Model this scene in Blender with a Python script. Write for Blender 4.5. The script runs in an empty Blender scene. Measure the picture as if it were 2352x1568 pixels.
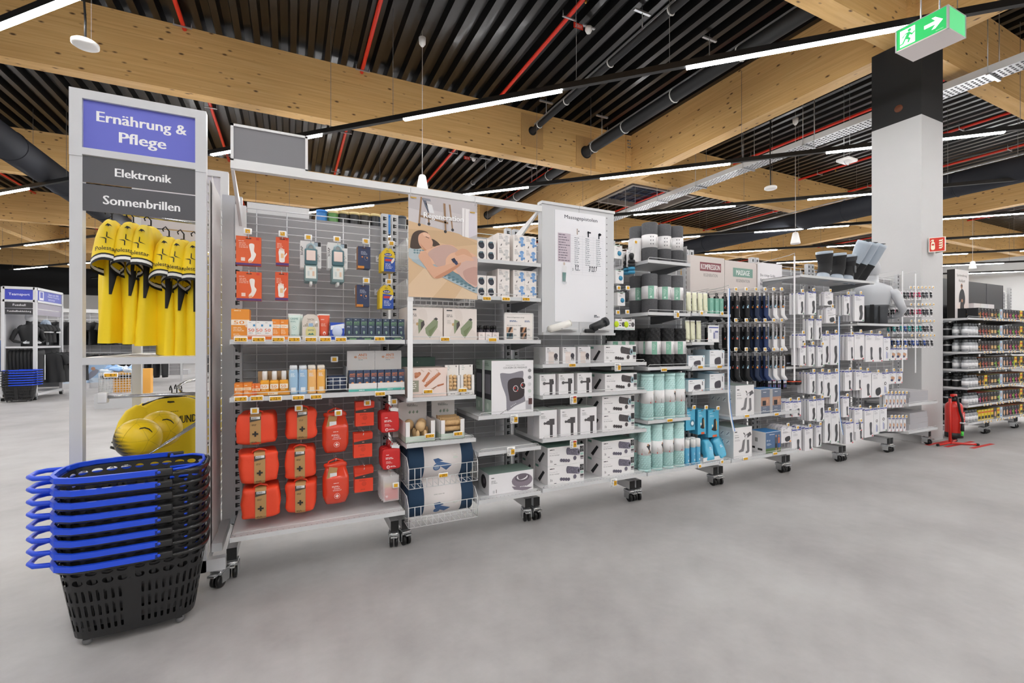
import bpy, bmesh, math, random
from mathutils import Matrix, Vector
random.seed(7)
PI = math.pi
scene = bpy.context.scene
COL = scene.collection

# ---------------------------------------------------------------- camera, world, exposure
# world axes: X runs along the shelving, Y into the shop, Z up; the photographer stands at the origin
F, H, CX, CY = 1057.0, 1.366, 1176.0, 784.0          # focal length in pixels of the 2352 x 1568 frame, eye height
YAW = math.atan2(3370 - 1176, F)
cam_d = bpy.data.cameras.new('camera'); cam = bpy.data.objects.new('camera', cam_d); COL.objects.link(cam)
cam.location = (0, 0, H); cam.rotation_euler = (PI / 2, 0, YAW - PI / 2)
cam_d.sensor_width = 36; cam_d.lens = 36 * F / 2352; cam_d.clip_start = 0.05; cam_d.clip_end = 200
scene.camera = cam
world = bpy.data.worlds.new('hall_air'); scene.world = world; world.use_nodes = True
bg = world.node_tree.nodes['Background']; bg.inputs[0].default_value = (1, .98, .95, 1); bg.inputs[1].default_value = 0.25
STRIP = 46.0                                           # radiance of the ceiling strips
vs = scene.view_settings
vs.view_transform = 'Standard'; vs.look = 'None'; vs.gamma = 1; vs.use_curve_mapping = False; vs.exposure = 1.1

# ---------------------------------------------------------------- measuring helpers (photo pixel + known plane -> place in the shop)
_c, _s = math.cos(YAW), math.sin(YAW)
def aY(px, py, Y):
    t = (px - CX) / F; X = Y * (_c + t * _s) / (_s - t * _c); d = _c * X + _s * Y
    return X, H - (py - CY) * d / F
def aX(px, py, X):
    t = (px - CX) / F; Y = X * (_s - t * _c) / (_c + t * _s); d = _c * X + _s * Y
    return Y, H - (py - CY) * d / F
def aZ(px, py, Z=0.0):
    d = F * (H - Z) / (py - CY); r = (px - CX) / F * d
    return _c * d + _s * r, _s * d - _c * r

# ---------------------------------------------------------------- materials
def lin(h):
    if isinstance(h, str):
        h = h.lstrip('#'); r = [int(h[i:i + 2], 16) / 255 for i in (0, 2, 4)]
    else: r = [v / 255 for v in h]
    return [((v + .055) / 1.055) ** 2.4 if v > .04045 else v / 12.92 for v in r]
_M = {}
def M(col, rough=.5, metal=0., emit=0., trans=0., bump=0., bs=60., var=0., vs_=8., coat=0., alpha=1.):
    key = (str(col), rough, metal, emit, trans, bump, bs, var, vs_, coat, alpha)
    if key in _M: return _M[key]
    m = bpy.data.materials.new('paint_%d' % len(_M)); m.use_nodes = True
    nt = m.node_tree; b = nt.nodes['Principled BSDF']
    c = lin(col); b.inputs['Base Color'].default_value = (*c, 1); m.diffuse_color = (*c, 1)
    b.inputs['Roughness'].default_value = rough; b.inputs['Metallic'].default_value = metal
    if trans: b.inputs['Transmission Weight'].default_value = trans
    if coat: b.inputs['Coat Weight'].default_value = coat; b.inputs['Coat Roughness'].default_value = .1
    if alpha < 1: b.inputs['Alpha'].default_value = alpha
    if emit:
        b.inputs['Emission Color'].default_value = (*c, 1); b.inputs['Emission Strength'].default_value = emit
    if var or bump:
        tc = nt.nodes.new('ShaderNodeTexCoord'); nz = nt.nodes.new('ShaderNodeTexNoise')
        nt.links.new(tc.outputs['Object'], nz.inputs['Vector']); nz.inputs['Detail'].default_value = 5
        nz.inputs['Scale'].default_value = vs_ if var else bs
        if var:
            mx = nt.nodes.new('ShaderNodeMix'); mx.data_type = 'RGBA'
            mx.inputs[6].default_value = (*[v * (1 - var) for v in c], 1); mx.inputs[7].default_value = (*[min(1, v * (1 + var)) for v in c], 1)
            nt.links.new(nz.outputs['Fac'], mx.inputs[0]); nt.links.new(mx.outputs[2], b.inputs['Base Color'])
        if bump:
            bp = nt.nodes.new('ShaderNodeBump'); bp.inputs['Strength'].default_value = bump; bp.inputs['Distance'].default_value = .004
            n2 = nz
            if var:
                n2 = nt.nodes.new('ShaderNodeTexNoise'); n2.inputs['Scale'].default_value = bs; nt.links.new(tc.outputs['Object'], n2.inputs['Vector'])
            nt.links.new(n2.outputs['Fac'], bp.inputs['Height']); nt.links.new(bp.outputs['Normal'], b.inputs['Normal'])
    _M[key] = m
    return m
def PR(col): return M(col, .55)                      # printing ink / coated carton
WHITE = 'f4f1ee'; METAL = M('c9cacb', .42); METALD = M('6f7173', .42); CHROME = M('c8cacc', .22, .9); BLACK = M('151516', .45)
CARTON = M('eeeae6', .5); STEELW = M('e6e6e6', .4)

# ---------------------------------------------------------------- mesh builder
class MB:
    def __init__(s): s.v = []; s.f = []; s.mi = []; s.mats = []; s.sm = []
    def mid(s, m):
        if m not in s.mats: s.mats.append(m)
        return s.mats.index(m)
    def add(s, vs, fs, m, T=None, smooth=False):
        o = len(s.v)
        s.v += [tuple(T @ Vector(v)) for v in vs] if T else [tuple(v) for v in vs]
        k = s.mid(m)
        for f in fs: s.f.append([i + o for i in f]); s.mi.append(k); s.sm.append(smooth)
        return s
    def box(s, x0, x1, y0, y1, z0, z1, m, T=None, top=None, front=None, side=None, bot=None):
        vs = [(x0, y0, z0), (x1, y0, z0), (x1, y1, z0), (x0, y1, z0), (x0, y0, z1), (x1, y0, z1), (x1, y1, z1), (x0, y1, z1)]
        s.add(vs, [(2, 3, 7, 6)], m, T)
        s.add(vs, [(4, 5, 6, 7)], top or m, T); s.add(vs, [(3, 2, 1, 0)], bot or m, T)
        s.add(vs, [(0, 1, 5, 4)], front or m, T); s.add(vs, [(1, 2, 6, 5), (3, 0, 4, 7)], side or m, T)
        return s
    def rbox(s, x0, x1, y0, y1, z0, z1, r, m, T=None, n=3):      # box with rounded vertical and horizontal edges
        bm = bmesh.new(); bmesh.ops.create_cube(bm, size=1)
        for v in bm.verts: v.co = Vector(((x0 + x1) / 2 + v.co.x * (x1 - x0), (y0 + y1) / 2 + v.co.y * (y1 - y0), (z0 + z1) / 2 + v.co.z * (z1 - z0)))
        bmesh.ops.bevel(bm, geom=bm.edges[:], offset=r, segments=n, profile=.5, affect='EDGES')
        bm.verts.index_update()
        s.add([v.co[:] for v in bm.verts], [[v.index for v in f.verts] for f in bm.faces], m, T, True); bm.free()
        return s
    def loft(s, rings, m, T=None, smooth=True, cap0=True, cap1=True, closed=True):
        n = len(rings[0]); vs = [p for r in rings for p in r]; fs = []
        for i in range(len(rings) - 1):
            for j in range(n if closed else n - 1):
                k = (j + 1) % n; fs.append((i * n + j, i * n + k, (i + 1) * n + k, (i + 1) * n + j))
        if cap0: fs.append(tuple(range(n - 1, -1, -1)))
        if cap1: fs.append(tuple((len(rings) - 1) * n + j for j in range(n)))
        return s.add(vs, fs, m, T, smooth)
    def lathe(s, prof, m, n=20, T=None, sx=1., sy=1., c=(0, 0, 0), cap0=True, cap1=True):
        return s.loft([[(c[0] + r * sx * math.cos(2 * PI * j / n), c[1] + r * sy * math.sin(2 * PI * j / n), c[2] + z) for j in range(n)] for r, z in prof], m, T, True, cap0, cap1)
    def cyl(s, a, b, r, m, n=10, r2=None, T=None, smooth=True):
        a, b = Vector(a), Vector(b); d = (b - a).normalized()
        u = d.orthogonal().normalized(); w = d.cross(u); r2 = r if r2 is None else r2
        ring = lambda p, q: [p + u * q * math.cos(2 * PI * j / n) + w * q * math.sin(2 * PI * j / n) for j in range(n)]
        return s.loft([ring(a, r), ring(b, r2)], m, T, smooth)
    def tube(s, pts, r, m, n=6, closed=False, T=None):
        P = [Vector(p) for p in pts]; rings = []; N = len(P)
        up = None
        for i, p in enumerate(P):
            if closed: d = P[(i + 1) % N] - P[i - 1]
            else: d = P[min(i + 1, N - 1)] - P[max(i - 1, 0)]
            d.normalize()
            if up is None: up = d.orthogonal().normalized()
            up = (up - d * up.dot(d)); up = up.normalized() if up.length > 1e-5 else d.orthogonal().normalized()
            w = d.cross(up)
            rings.append([p + up * r * math.cos(2 * PI * j / n) + w * r * math.sin(2 * PI * j / n) for j in range(n)])
        if closed: rings.append(rings[0]); return s.loft(rings, m, T, True, False, False)
        return s.loft(rings, m, T)
    def ell(s, c, rx, ry, rz, m, nu=16, nv=10, T=None, e=1., f=None):  # ellipsoid / superellipsoid, optional warp f(x,y,z)
        rings = []
        pw = lambda q: math.copysign(abs(q) ** e, q)
        for i in range(nv + 1):
            t = -PI / 2 + PI * i / nv; t = max(-PI / 2 + .02, min(PI / 2 - .02, t)); ring = []
            for j in range(nu):
                a = 2 * PI * j / nu
                p = (c[0] + rx * pw(math.cos(t)) * pw(math.cos(a)), c[1] + ry * pw(math.cos(t)) * pw(math.sin(a)), c[2] + rz * pw(math.sin(t)))
                ring.append(f(*p) if f else p)
            rings.append(ring)
        return s.loft(rings, m, T)
    def prism(s, poly, y0, y1, m, T=None, side=None):       # polygon in x,z extruded along y (y0 is the front)
        n = len(poly); vs = [(x, y0, z) for x, z in poly] + [(x, y1, z) for x, z in poly]
        s.add(vs, [tuple(range(n))], m, T); s.add(vs, [tuple(range(2 * n - 1, n - 1, -1))], m, T)
        return s.add(vs, [(i, i + n, (i + 1) % n + n, (i + 1) % n) for i in range(n)], side or m, T)
    def mesh(s, name='mesh'):
        me = bpy.data.meshes.new(name); me.from_pydata(s.v, [], s.f)
        for m in s.mats: me.materials.append(m)
        me.polygons.foreach_set('material_index', s.mi); me.polygons.foreach_set('use_smooth', s.sm)
        me.update(); return me

# ---------------------------------------------------------------- flat print: lettering and pictures as ink-thin faces in the x,z plane
_T = {}
def glyphs(txt, bold=0.):
    key = (txt, bold)
    if key not in _T:
        cu = bpy.data.curves.new('t', 'FONT'); cu.body = txt; cu.resolution_u = 2; cu.offset = bold; cu.fill_mode = 'FRONT'
        ob = bpy.data.objects.new('t', cu); me = bpy.data.meshes.new_from_object(ob)
        v = [(p.co.x, p.co.y) for p in me.vertices]; f = [tuple(p.vertices) for p in me.polygons]
        xs = [p[0] for p in v] or [0, 1]; ys = [p[1] for p in v] or [0, 1]
        _T[key] = (v, f, min(xs), max(xs), min(ys), max(ys))
        bpy.data.objects.remove(ob); bpy.data.curves.remove(cu); bpy.data.meshes.remove(me)
    return _T[key]
class Ink(MB):
    def __init__(s, y=0., step=.00035): super().__init__(); s.y = y; s.st = step; s.k = 1
    def up(s): s.k += 1; return s
    def Y(s): return s.y - s.st * s.k
    def poly(s, pts, col, up=True):
        a = sum(pts[i - 1][0] * pts[i][1] - pts[i][0] * pts[i - 1][1] for i in range(len(pts)))
        if a < 0: pts = pts[::-1]
        s.add([(x, s.Y(), z) for x, z in pts], [tuple(range(len(pts)))], PR(col) if not hasattr(col, 'node_tree') else col)
        if up: s.up()
        return s
    def rect(s, x0, z0, x1, z1, col, up=True): return s.poly([(x0, z0), (x1, z0), (x1, z1), (x0, z1)], col, up)
    def disc(s, x, z, rx, rz, col, n=18, a=0., up=True):
        ca, sa = math.cos(a), math.sin(a)
        return s.poly([(x + rx * math.cos(2 * PI * i / n) * ca - rz * math.sin(2 * PI * i / n) * sa, z + rx * math.cos(2 * PI * i / n) * sa + rz * math.sin(2 * PI * i / n) * ca) for i in range(n)], col, up)
    def curve(s, pts, col, n=6, up=True):                    # smooth closed outline through pts
        N = len(pts); out = []
        for i in range(N):
            p0, p1, p2, p3 = pts[i - 1], pts[i], pts[(i + 1) % N], pts[(i + 2) % N]
            for k in range(n):
                t = k / n; out.append(tuple(.5 * (2 * p1[q] + (p2[q] - p0[q]) * t + (2 * p0[q] - 5 * p1[q] + 4 * p2[q] - p3[q]) * t * t + (3 * p1[q] - p0[q] - 3 * p2[q] + p3[q]) * t ** 3) for q in (0, 1)))
        return s.poly(out, col, up)
    def line(s, a, b, w, col, up=False):
        d = Vector((b[0] - a[0], b[1] - a[1])); n = Vector((-d.y, d.x)).normalized() * w / 2
        return s.poly([(a[0] - n.x, a[1] - n.y), (b[0] - n.x, b[1] - n.y), (b[0] + n.x, b[1] + n.y), (a[0] + n.x, a[1] + n.y)], col, up)
    def text(s, txt, x, z, h, col, al='c', w=None, bold=0.012, rot=0.):   # h: height of the letters' box, w: fit width
        v, f, x0, x1, y0, y1 = glyphs(txt, 0.)
        sc = h / (y1 - y0); sx = w / (x1 - x0) if w else sc
        ox = {'l': x0, 'c': (x0 + x1) / 2, 'r': x1}[al]
        ca, sa = math.cos(rot), math.sin(rot)
        for sh in ((-1.3, -.5, .5, 1.3) if bold >= .014 else (-.5, .5)):          # heavier strokes: the letters printed twice or four times side by side
            pts = []
            for px, py in v:
                a, b = (px - ox + sh * bold) * sx, (py - y0) * sc
                pts.append((x + a * ca - b * sa, s.Y() - sh * 1e-5, z + a * sa + b * ca))
            s.add(pts, f, PR(col))
        return s
    def words(s, x, z, w, h, n, col, gap=1.9, seed=1):        # n lines of print too small to read
        r = random.Random(seed)
        for i in range(n):
            q = x; end = x + w * r.uniform(.6, 1)
            while q < end - h:
                l = min(h * r.uniform(1.5, 5), end - q); s.rect(q, z - i * h * gap, q + l, z - i * h * gap + h, col, False); q += l + h * .7
        return s.up()

def refine(ink, cuts=2, tri=True):                          # subdivide flat print so that it can be wrapped round a curved surface
    me = ink.mesh(); bm = bmesh.new(); bm.from_mesh(me); bmesh.ops.triangulate(bm, faces=bm.faces[:])
    for _ in range(cuts):
        long_ = [e for e in bm.edges if e.calc_length() > .012]
        if long_: bmesh.ops.subdivide_edges(bm, edges=long_, cuts=1, use_grid_fill=False); bmesh.ops.triangulate(bm, faces=[f for f in bm.faces if len(f.verts) > 3])
    bm.verts.index_update(); ink.v = [v.co[:] for v in bm.verts]; ink.f = [[v.index for v in f.verts] for f in bm.faces]; ink.mi = [f.material_index for f in bm.faces]; ink.sm = [False] * len(ink.f)
    bm.free(); bpy.data.meshes.remove(me); return ink

# ---------------------------------------------------------------- objects
def raw(name, mesh, parent=None, loc=None, rot=None):
    o = bpy.data.objects.new(name, mesh); COL.objects.link(o)
    if parent: o.parent = parent
    if loc: o.location = loc
    if rot: o.rotation_euler = rot
    return o
def tag(o, label=None, cat=None, group=None, kind=None):
    for k, v in (('label', label), ('category', cat), ('group', group), ('kind', kind)):
        if v: o[k] = v
    return o
def struct(name, mb, parent=None, loc=None, label=None):
    o = raw(name, mb.mesh(name) if isinstance(mb, MB) else mb, parent, loc)
    if not parent: o['kind'] = 'structure'
    if label: o['label'] = label
    return o
class Kit:                                                   # a thing: body mesh first (or an Empty), then its parts and sub-parts; copies share meshes
    def __init__(s, empty=False): s.p = []; s.empty = empty
    def add(s, name, mb, parent=0, label=None, loc=None, rot=None, kind=None):
        s.p.append((name, mb.mesh(name) if isinstance(mb, MB) else mb, parent, label, loc, rot, kind)); return len(s.p) - (0 if s.empty else 1)
    def place(s, name, loc, label, cat, group=None, rot=(0, 0, 0), scale=None):
        objs = []
        if s.empty: objs.append(raw(name, None, None, loc, rot))
        for i, (nm, me, par, lb, l, r, kd) in enumerate(s.p):
            if not objs: o = raw(name, me, None, loc, rot)
            else:
                o = raw(nm, me, objs[par], l, r)
                if lb: o['label'] = lb
                if kd: o['kind'] = kd
            objs.append(o)
        if scale: objs[0].scale = scale
        tag(objs[0], label, cat, group); return objs[0]
ORD = ['first', 'second', 'third', 'fourth', 'fifth', 'sixth', 'seventh', 'eighth', 'ninth', 'tenth', 'eleventh', 'twelfth', 'thirteenth', 'fourteenth', 'fifteenth', 'sixteenth', 'seventeenth', 'eighteenth', 'nineteenth', 'twentieth'] + ['%dth' % i for i in range(21, 80)]
RX = lambda a: Matrix.Rotation(a, 4, 'X'); RY = lambda a: Matrix.Rotation(a, 4, 'Y'); RZ = lambda a: Matrix.Rotation(a, 4, 'Z'); TR = lambda x, y, z: Matrix.Translation((x, y, z))
# ================================================================ the hall
def node_mat(name):
    m = bpy.data.materials.new(name); m.use_nodes = True; nt = m.node_tree
    return m, nt, nt.nodes['Principled BSDF'], nt.nodes.new('ShaderNodeTexCoord')
def ramp(nt, src, stops):
    r = nt.nodes.new('ShaderNodeValToRGB'); nt.links.new(src, r.inputs[0]); e = r.color_ramp.elements
    while len(e) < len(stops): e.new(.5)
    for q, (p, c) in zip(e, stops): q.position = p; q.color = (*c, 1)
    return r
def noise(nt, vec, scale, detail=6, rough=.55):
    n = nt.nodes.new('ShaderNodeTexNoise'); nt.links.new(vec, n.inputs['Vector']); n.inputs['Scale'].default_value = scale
    n.inputs['Detail'].default_value = detail; n.inputs['Roughness'].default_value = rough; return n
def mapping(nt, tc, sc):
    mp = nt.nodes.new('ShaderNodeMapping'); nt.links.new(tc.outputs['Object'], mp.inputs[0]); mp.inputs['Scale'].default_value = sc; return mp.outputs[0]
# polished concrete
floor_m, nt, b, tc = node_mat('concrete')
n1 = noise(nt, tc.outputs['Object'], .9, 8, .62); n2 = noise(nt, tc.outputs['Object'], 7, 6, .6)
mx = nt.nodes.new('ShaderNodeMath'); mx.operation = 'MULTIPLY_ADD'; nt.links.new(n2.outputs['Fac'], mx.inputs[0]); mx.inputs[1].default_value = .35; nt.links.new(n1.outputs['Fac'], mx.inputs[2])
r = ramp(nt, mx.outputs[0], [(.36, lin('8f8c8b')), (.6, lin('a5a2a1')), (.86, lin('b8b6b5'))]); nt.links.new(r.outputs[0], b.inputs['Base Color'])
r2 = ramp(nt, n2.outputs['Fac'], [(.3, (.42,) * 3), (.7, (.6,) * 3)]); nt.links.new(r2.outputs[0], b.inputs['Roughness'])
b.inputs['Specular IOR Level'].default_value = .35
# glued laminated spruce: boards along the beam, knots
def wood(name, axis):
    m, nt, b, tc = node_mat(name)
    st = (.35, 6, 14) if axis == 'x' else (6, .35, 14)
    g = noise(nt, mapping(nt, tc, st), 2.2, 7, .6)
    r = ramp(nt, g.outputs['Fac'], [(.25, lin('c59a5c')), (.5, lin('d5ab6c')), (.78, lin('e2be84'))])
    lam = nt.nodes.new('ShaderNodeTexWave'); lam.wave_type = 'BANDS'; lam.bands_direction = 'Z'; lam.wave_profile = 'SAW'
    nt.links.new(tc.outputs['Object'], lam.inputs['Vector']); lam.inputs['Scale'].default_value = 1.25; lam.inputs['Distortion'].default_value = 0
    lr = ramp(nt, lam.outputs['Fac'], [(0, (.86,) * 3), (.04, (1,) * 3), (1, (.96,) * 3)])
    mul = nt.nodes.new('ShaderNodeMix'); mul.data_type = 'RGBA'; mul.blend_type = 'MULTIPLY'; mul.inputs[0].default_value = 1
    nt.links.new(r.outputs[0], mul.inputs[6]); nt.links.new(lr.outputs[0], mul.inputs[7])
    vo = nt.nodes.new('ShaderNodeTexVoronoi'); nt.links.new(mapping(nt, tc, (4., 9., 9.) if axis == 'x' else (9., 4., 9.)), vo.inputs['Vector']); vo.inputs['Scale'].default_value = 1
    kr = ramp(nt, vo.outputs['Distance'], [(.08, (1,) * 3), (.19, (0,) * 3)])
    mk = nt.nodes.new('ShaderNodeMix'); mk.data_type = 'RGBA'; nt.links.new(kr.outputs[0], mk.inputs[0])
    nt.links.new(mul.outputs[2], mk.inputs[6]); mk.inputs[7].default_value = (*lin('5d4022'), 1)
    nt.links.new(mk.outputs[2], b.inputs['Base Color']); b.inputs['Roughness'].default_value = .6
    return m
wood_x, wood_y = wood('laminated_timber_x', 'x'), wood('laminated_timber_y', 'y')
deck_m = M('0b0b0c', .33, .0, coat=.15)
wall_m = M('dcdcdb', .6, var=.03, vs_=.5)
XL, XR, YF, YB, ZC = -34., 34., -13., 38., 6.6
struct('floor', MB().box(XL, XR, YF, YB, -.2, 0, floor_m))
# trapezoidal roof deck, ribs running into the shop
d = MB(); per = .285; xs = []; x = XL - .2
while x < XR + .2: xs += [(x, 6.6), (x + .10, 6.6), (x + .135, 6.735), (x + .25, 6.735)]; x += per
d.add([(x, YF, z) for x, z in xs] + [(x, YB, z) for x, z in xs], [(i, i + 1, i + 1 + len(xs), i + len(xs)) for i in range(len(xs) - 1)], deck_m)
struct('ceiling', d)
struct('wall_back', MB().box(XL, XR, YB, YB + .2, 0, 6.9, wall_m)); struct('wall_front', MB().box(XL, XR, YF - .2, YF, 0, 6.9, wall_m))
struct('wall_left', MB().box(XL - .2, XL, YF, YB, 0, 6.9, wall_m)); struct('wall_right', MB().box(XR, XR + .2, YF, YB, 0, 6.9, wall_m))
# dark band under the roof on the far wall, window strip
struct('trim_1', MB().box(XL, XR, YB - .06, YB, 4.3, 6.5, M('1c1c1e', .6)))
# timber frame: main beams along Y, secondary beams along X between them
ZB = 5.52
MAIN = [-28.05, -9.6, 7.95, 19.95, 31.9]; SEC = [-8.7, -2.6, 3.48, 9.38, 15.55, 21.75, 27.95, 34.1]
for i, mxx in enumerate(MAIN):
    bo = struct('beam', MB().box(mxx - .15, mxx + .15, YF, YB, ZB, ZC, wood_y)); bo['label'] = 'main laminated timber roof beam running away from the viewer'
plate_m = M('b9925c', .55, var=.12, vs_=30); bolt_m = M('9a9a9a', .3, .8)
HOLES = {9.38: ((4.96, 6.15, .1), (6.43, 5.93, .15)), 15.55: ((4.96, 6.15, .1), (6.43, 5.93, .15))}
for y in SEC:
    for a, c2 in zip(MAIN[:-1], MAIN[1:]):
        x0, x1 = a + .15, c2 - .15
        bo = struct('cross_beam', MB().box(x0, x1, y - .13, y + .13, ZB, ZC, wood_x)); bo['label'] = 'deep laminated timber cross beam under the black roof deck'
        if y in HOLES and a == -9.6:
            for hx, hz, hr in HOLES[y]:
                op = raw('opening_plate', MB().box(hx - .28, hx + .28, y - .155, y - .131, hz - .36, hz + .36, plate_m).mesh('opening_plate'), bo); raw('pipe_hole', MB().cyl((hx, y - .157, hz), (hx, y - .155, hz), hr, M('0d0d0d', .8), 24).mesh('pipe_hole'), op)
        for xe, sg in ((x0, 1), (x1, -1)):                       # bolted corner posts at the joints
            if abs(xe) < 22 and -3 < y < 30:
                k = MB().box(min(xe, xe + sg * .16), max(xe, xe + sg * .16), y - .17, y - .132, ZB, ZC - .02, wood_y)
                po = raw('joint_cleat', k.mesh('joint_cleat'), bo)
                for zz in (5.62, 5.7, 5.78, 6.28, 6.36, 6.44):
                    for dx in (.05, .11): raw('bolt', MB().cyl((xe + sg * dx, y - .185, zz), (xe + sg * dx, y - .17, zz), .02, bolt_m, 8).mesh('bolt'), po)
# column: white with a black head
COLX, COLY = (7.66, 8.24), (3.19, 3.78)
colm = M('cbcaca', .55, bump=.25, bs=40, var=.03, vs_=3)
co = struct('column', MB().box(*COLX, *COLY, 0, 4.43, colm, bot=colm))
struct('column_head', MB().box(*COLX, *COLY, 4.43, ZB, M('121213', .6)), co); co['label'] = 'square concrete column painted white with a black head'
struct('column_hole', MB().cyl((7.655, 3.45, 4.62), (7.67, 3.45, 4.62), .05, M('6b3a22', .7), 16), co)

# ---- suspended diagonal light rows
LS = 1.0618; ZL = 4.8; rail_m = M('0c0c0d', .4); lamp_m = M('ffffff', .5, emit=STRIP); lamp_s = M('ffffff', .5, emit=STRIP * .8)
rows = [(-3.6, -.4), (-.4, 1.7), (2.72, 7.6), (5.8, 3.69), (9.2, 1.36), (12.1, .94), (15.2, -2.28), (18.35, -1.12), (21.5, -.2), (24.6, 1.0), (27.8, -1.5), (31, .3), (34.2, -1), (37.4, .6), (-6.8, .9)]
PERIOD = 3.84 * LS; LIT = 2.34 * LS
ROWNAME = {2.72: 'ending above the sign frame', 5.8: 'passing in front of the nearest timber beam', 9.2: 'crossing behind the exit sign and column', 12.1: 'third away from the exit sign', 15.2: 'above the compression and massage boards', 18.35: 'low behind the sock hooks'}
diag = RZ(PI * .75)                                            # local x -> (-1,1)/sqrt2
for u, v0 in rows:
    uu = u * LS; cx, cy = uu / math.sqrt(2), uu / math.sqrt(2)
    lo, hi = -60, 60                                           # clip the row to the hall
    def inside(v):
        X, Y = cx - v / math.sqrt(2), cy + v / math.sqrt(2); return XL + 1 < X < XR - 1 and YF + 1 < Y < YB - 1
    vv = [v * .25 for v in range(-240, 241) if inside(v * .25)]
    if not vv: continue
    lo, hi = max(min(vv), -26), min(max(vv), 30)
    T = TR(cx, cy, ZL) @ diag
    root = raw('light_row', None, None)
    tag(root, 'black suspended rail of white strip lights ' + ROWNAME.get(u, 'in the %s diagonal row' % ORD[sorted(r_[0] for r_ in rows).index(u)]), 'ceiling light', 'diagonal strip light rows')
    root.matrix_world = T
    raw('rail', MB().box(lo, hi, -.032, .032, 0, .075, rail_m).mesh('rail'), root)
    st = v0 * LS - LIT; k = math.floor((lo - st) / PERIOD) + 1
    dm = MB().box(0, LIT, -.03, .03, -.022, -.002, lamp_s, bot=lamp_m).mesh('diffuser'); wm = MB().cyl((0, 0, .075), (0, 0, 1.75), .004, M('7c7c7c', .4), 4).mesh('suspension_wire')
    while st + k * PERIOD + LIT < hi:
        a = st + k * PERIOD; raw('diffuser', dm, root, (a, 0, 0))
        raw('suspension_wire', wm, root, (a - .2, 0, 0)); raw('suspension_wire', wm, root, (a + LIT + .2, 0, 0)); k += 1

# ---- pipes, ducts, trays
red = M('d8301c', .35); rubber = M('1b1c1e', .6); alu = M('b4b6b8', .3, .6); duct_m = M('23262e', .75, bump=.3, bs=12); duct2 = M('1d2029', .7, bump=.2, bs=9)
def pipe(name, x, z, r, m, label, cat, y0=YF + .5, y1=YB - .5, n=12, clips=None, group=None):
    k = Kit(); k.add(name, MB().cyl((0, y0, 0), (0, y1, 0), r, m, n))
    if clips:
        cm = MB().box(-.13, .13, -.012, .012, -r - .02, -r - .004, alu).cyl((-.12, 0, -r), (-.12, 0, ZC - z), .006, alu, 5).cyl((.12, 0, -r), (.12, 0, ZC - z), .006, alu, 5).mesh('clip')
        hm = MB().lathe([(.012, -r - .07), (.02, -r - .05), (.012, -r - .02), (.012, -r)], M('b08a3e', .3, .8), 8).mesh('sprinkler_head')
        y = y0 + 1.3; i = 0
        while y < y1:
            k.add('clip', cm, 0, None, (0, y, 0))
            if i % 2 == 0: k.add('sprinkler_head', hm, 0, None, (0, y - .45, 0))
            y += clips; i += 1
    return k.place(name, (x, 0, z), label, cat, group)
for i, (px, py) in enumerate([(411, 30), (835, 150), (1180, 185), (1470, 255), (1600, 175)]):
    z = 6.55 if i < 4 else 6.5; x, y = aZ(px, py, z)
    pipe('sprinkler_pipe', x, z, .034, red, 'red sprinkler pipe ' + ['above the purple sign frame', 'over the empty grey sign board', 'over the hanging poster', 'beside the thick lagged pipe', 'crossing above the long front light'][i], 'pipe', clips=2.9, group='red sprinkler pipes', n=8)
for i, x in enumerate((11.6, 14.6, 17.3, 22.6, 26., -8., -14.)):
    pipe('sprinkler_pipe', x, 6.52, .034, red, ['red sprinkler pipe behind the white column', 'red sprinkler pipe past the cable tray', 'red sprinkler pipe above the far knee supports', 'distant red sprinkler pipe beyond the column', 'most distant red sprinkler pipe beyond the column', 'red sprinkler pipe over the team sport shelves', 'red sprinkler pipe at the far edge of the team sport hall'][i], 'pipe', clips=3.3, group='red sprinkler pipes', n=6)
def lagged(x, z, r, label):
    k = Kit(); k.add('lagged_pipe', MB().cyl((0, 1.0, 0), (0, 22, 0), r, rubber, 14))
    k.add('carrier_rail', MB().box(-.02, .02, 1, 9.1, r + .02, r + .05, alu).mesh('carrier_rail'))
    ring = MB().tube([((r + .006) * math.cos(a * PI / 6), 0, (r + .006) * math.sin(a * PI / 6)) for a in range(12)], .012, M('d9d9d6', .4), 5, True).mesh('pipe_clamp')
    rod = MB().cyl((0, 0, r), (0, 0, ZC - z), .008, alu, 5).box(-.16, .16, -.02, .02, ZC - z - .1, ZC - z - .07, alu).mesh('hanger_rod')
    for y in (2.2, 3.6, 5.0, 6.4, 7.8, 8.9, 11, 13): k.add('pipe_clamp', ring, 0, None, (0, y, 0))
    for y in (2.6, 5.6, 8.6, 12): k.add('hanger_rod', rod, 0, None, (0, y, 0))
    return k.place('lagged_pipe', (x, 0, z), label, 'pipe', 'black lagged pipes')
lagged(4.96, 6.15, .06, 'thin black pipe with silver rail through the first beam plate')
lagged(6.43, 5.93, .115, 'thick black lagged pipe through the second beam plate')
# cable tray
x = 9.4; k = Kit()
tr = MB().box(-.17, .17, 0, 40, 0, .004, M('d3d4d6', .35, .2)).box(-.174, -.168, 0, 40, 0, .11, METAL).box(.168, .174, 0, 40, 0, .11, METAL)
k.add('cable_tray', tr)
slot = MB(); dk = M('3a3b3d', .6)
for i in range(330):
    for j in range(4): slot.box(-.14 + j * .075 + (.03 if i % 2 else 0), -.095 + j * .075 + (.03 if i % 2 else 0), i * .06 + .5, i * .06 + .53, -.002, -.0005, dk)
k.add('slots', slot, kind='stuff')
cl = MB().box(-.2, .2, -.02, .02, -.03, -.004, alu).cyl((-.19, 0, 0), (-.19, 0, 1.25), .006, alu, 5).cyl((.19, 0, 0), (.19, 0, 1.25), .006, alu, 5).mesh('tray_hanger')
for i in range(18): k.add('tray_hanger', cl, 0, None, (0, 1 + i * 1.35, 0))
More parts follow.
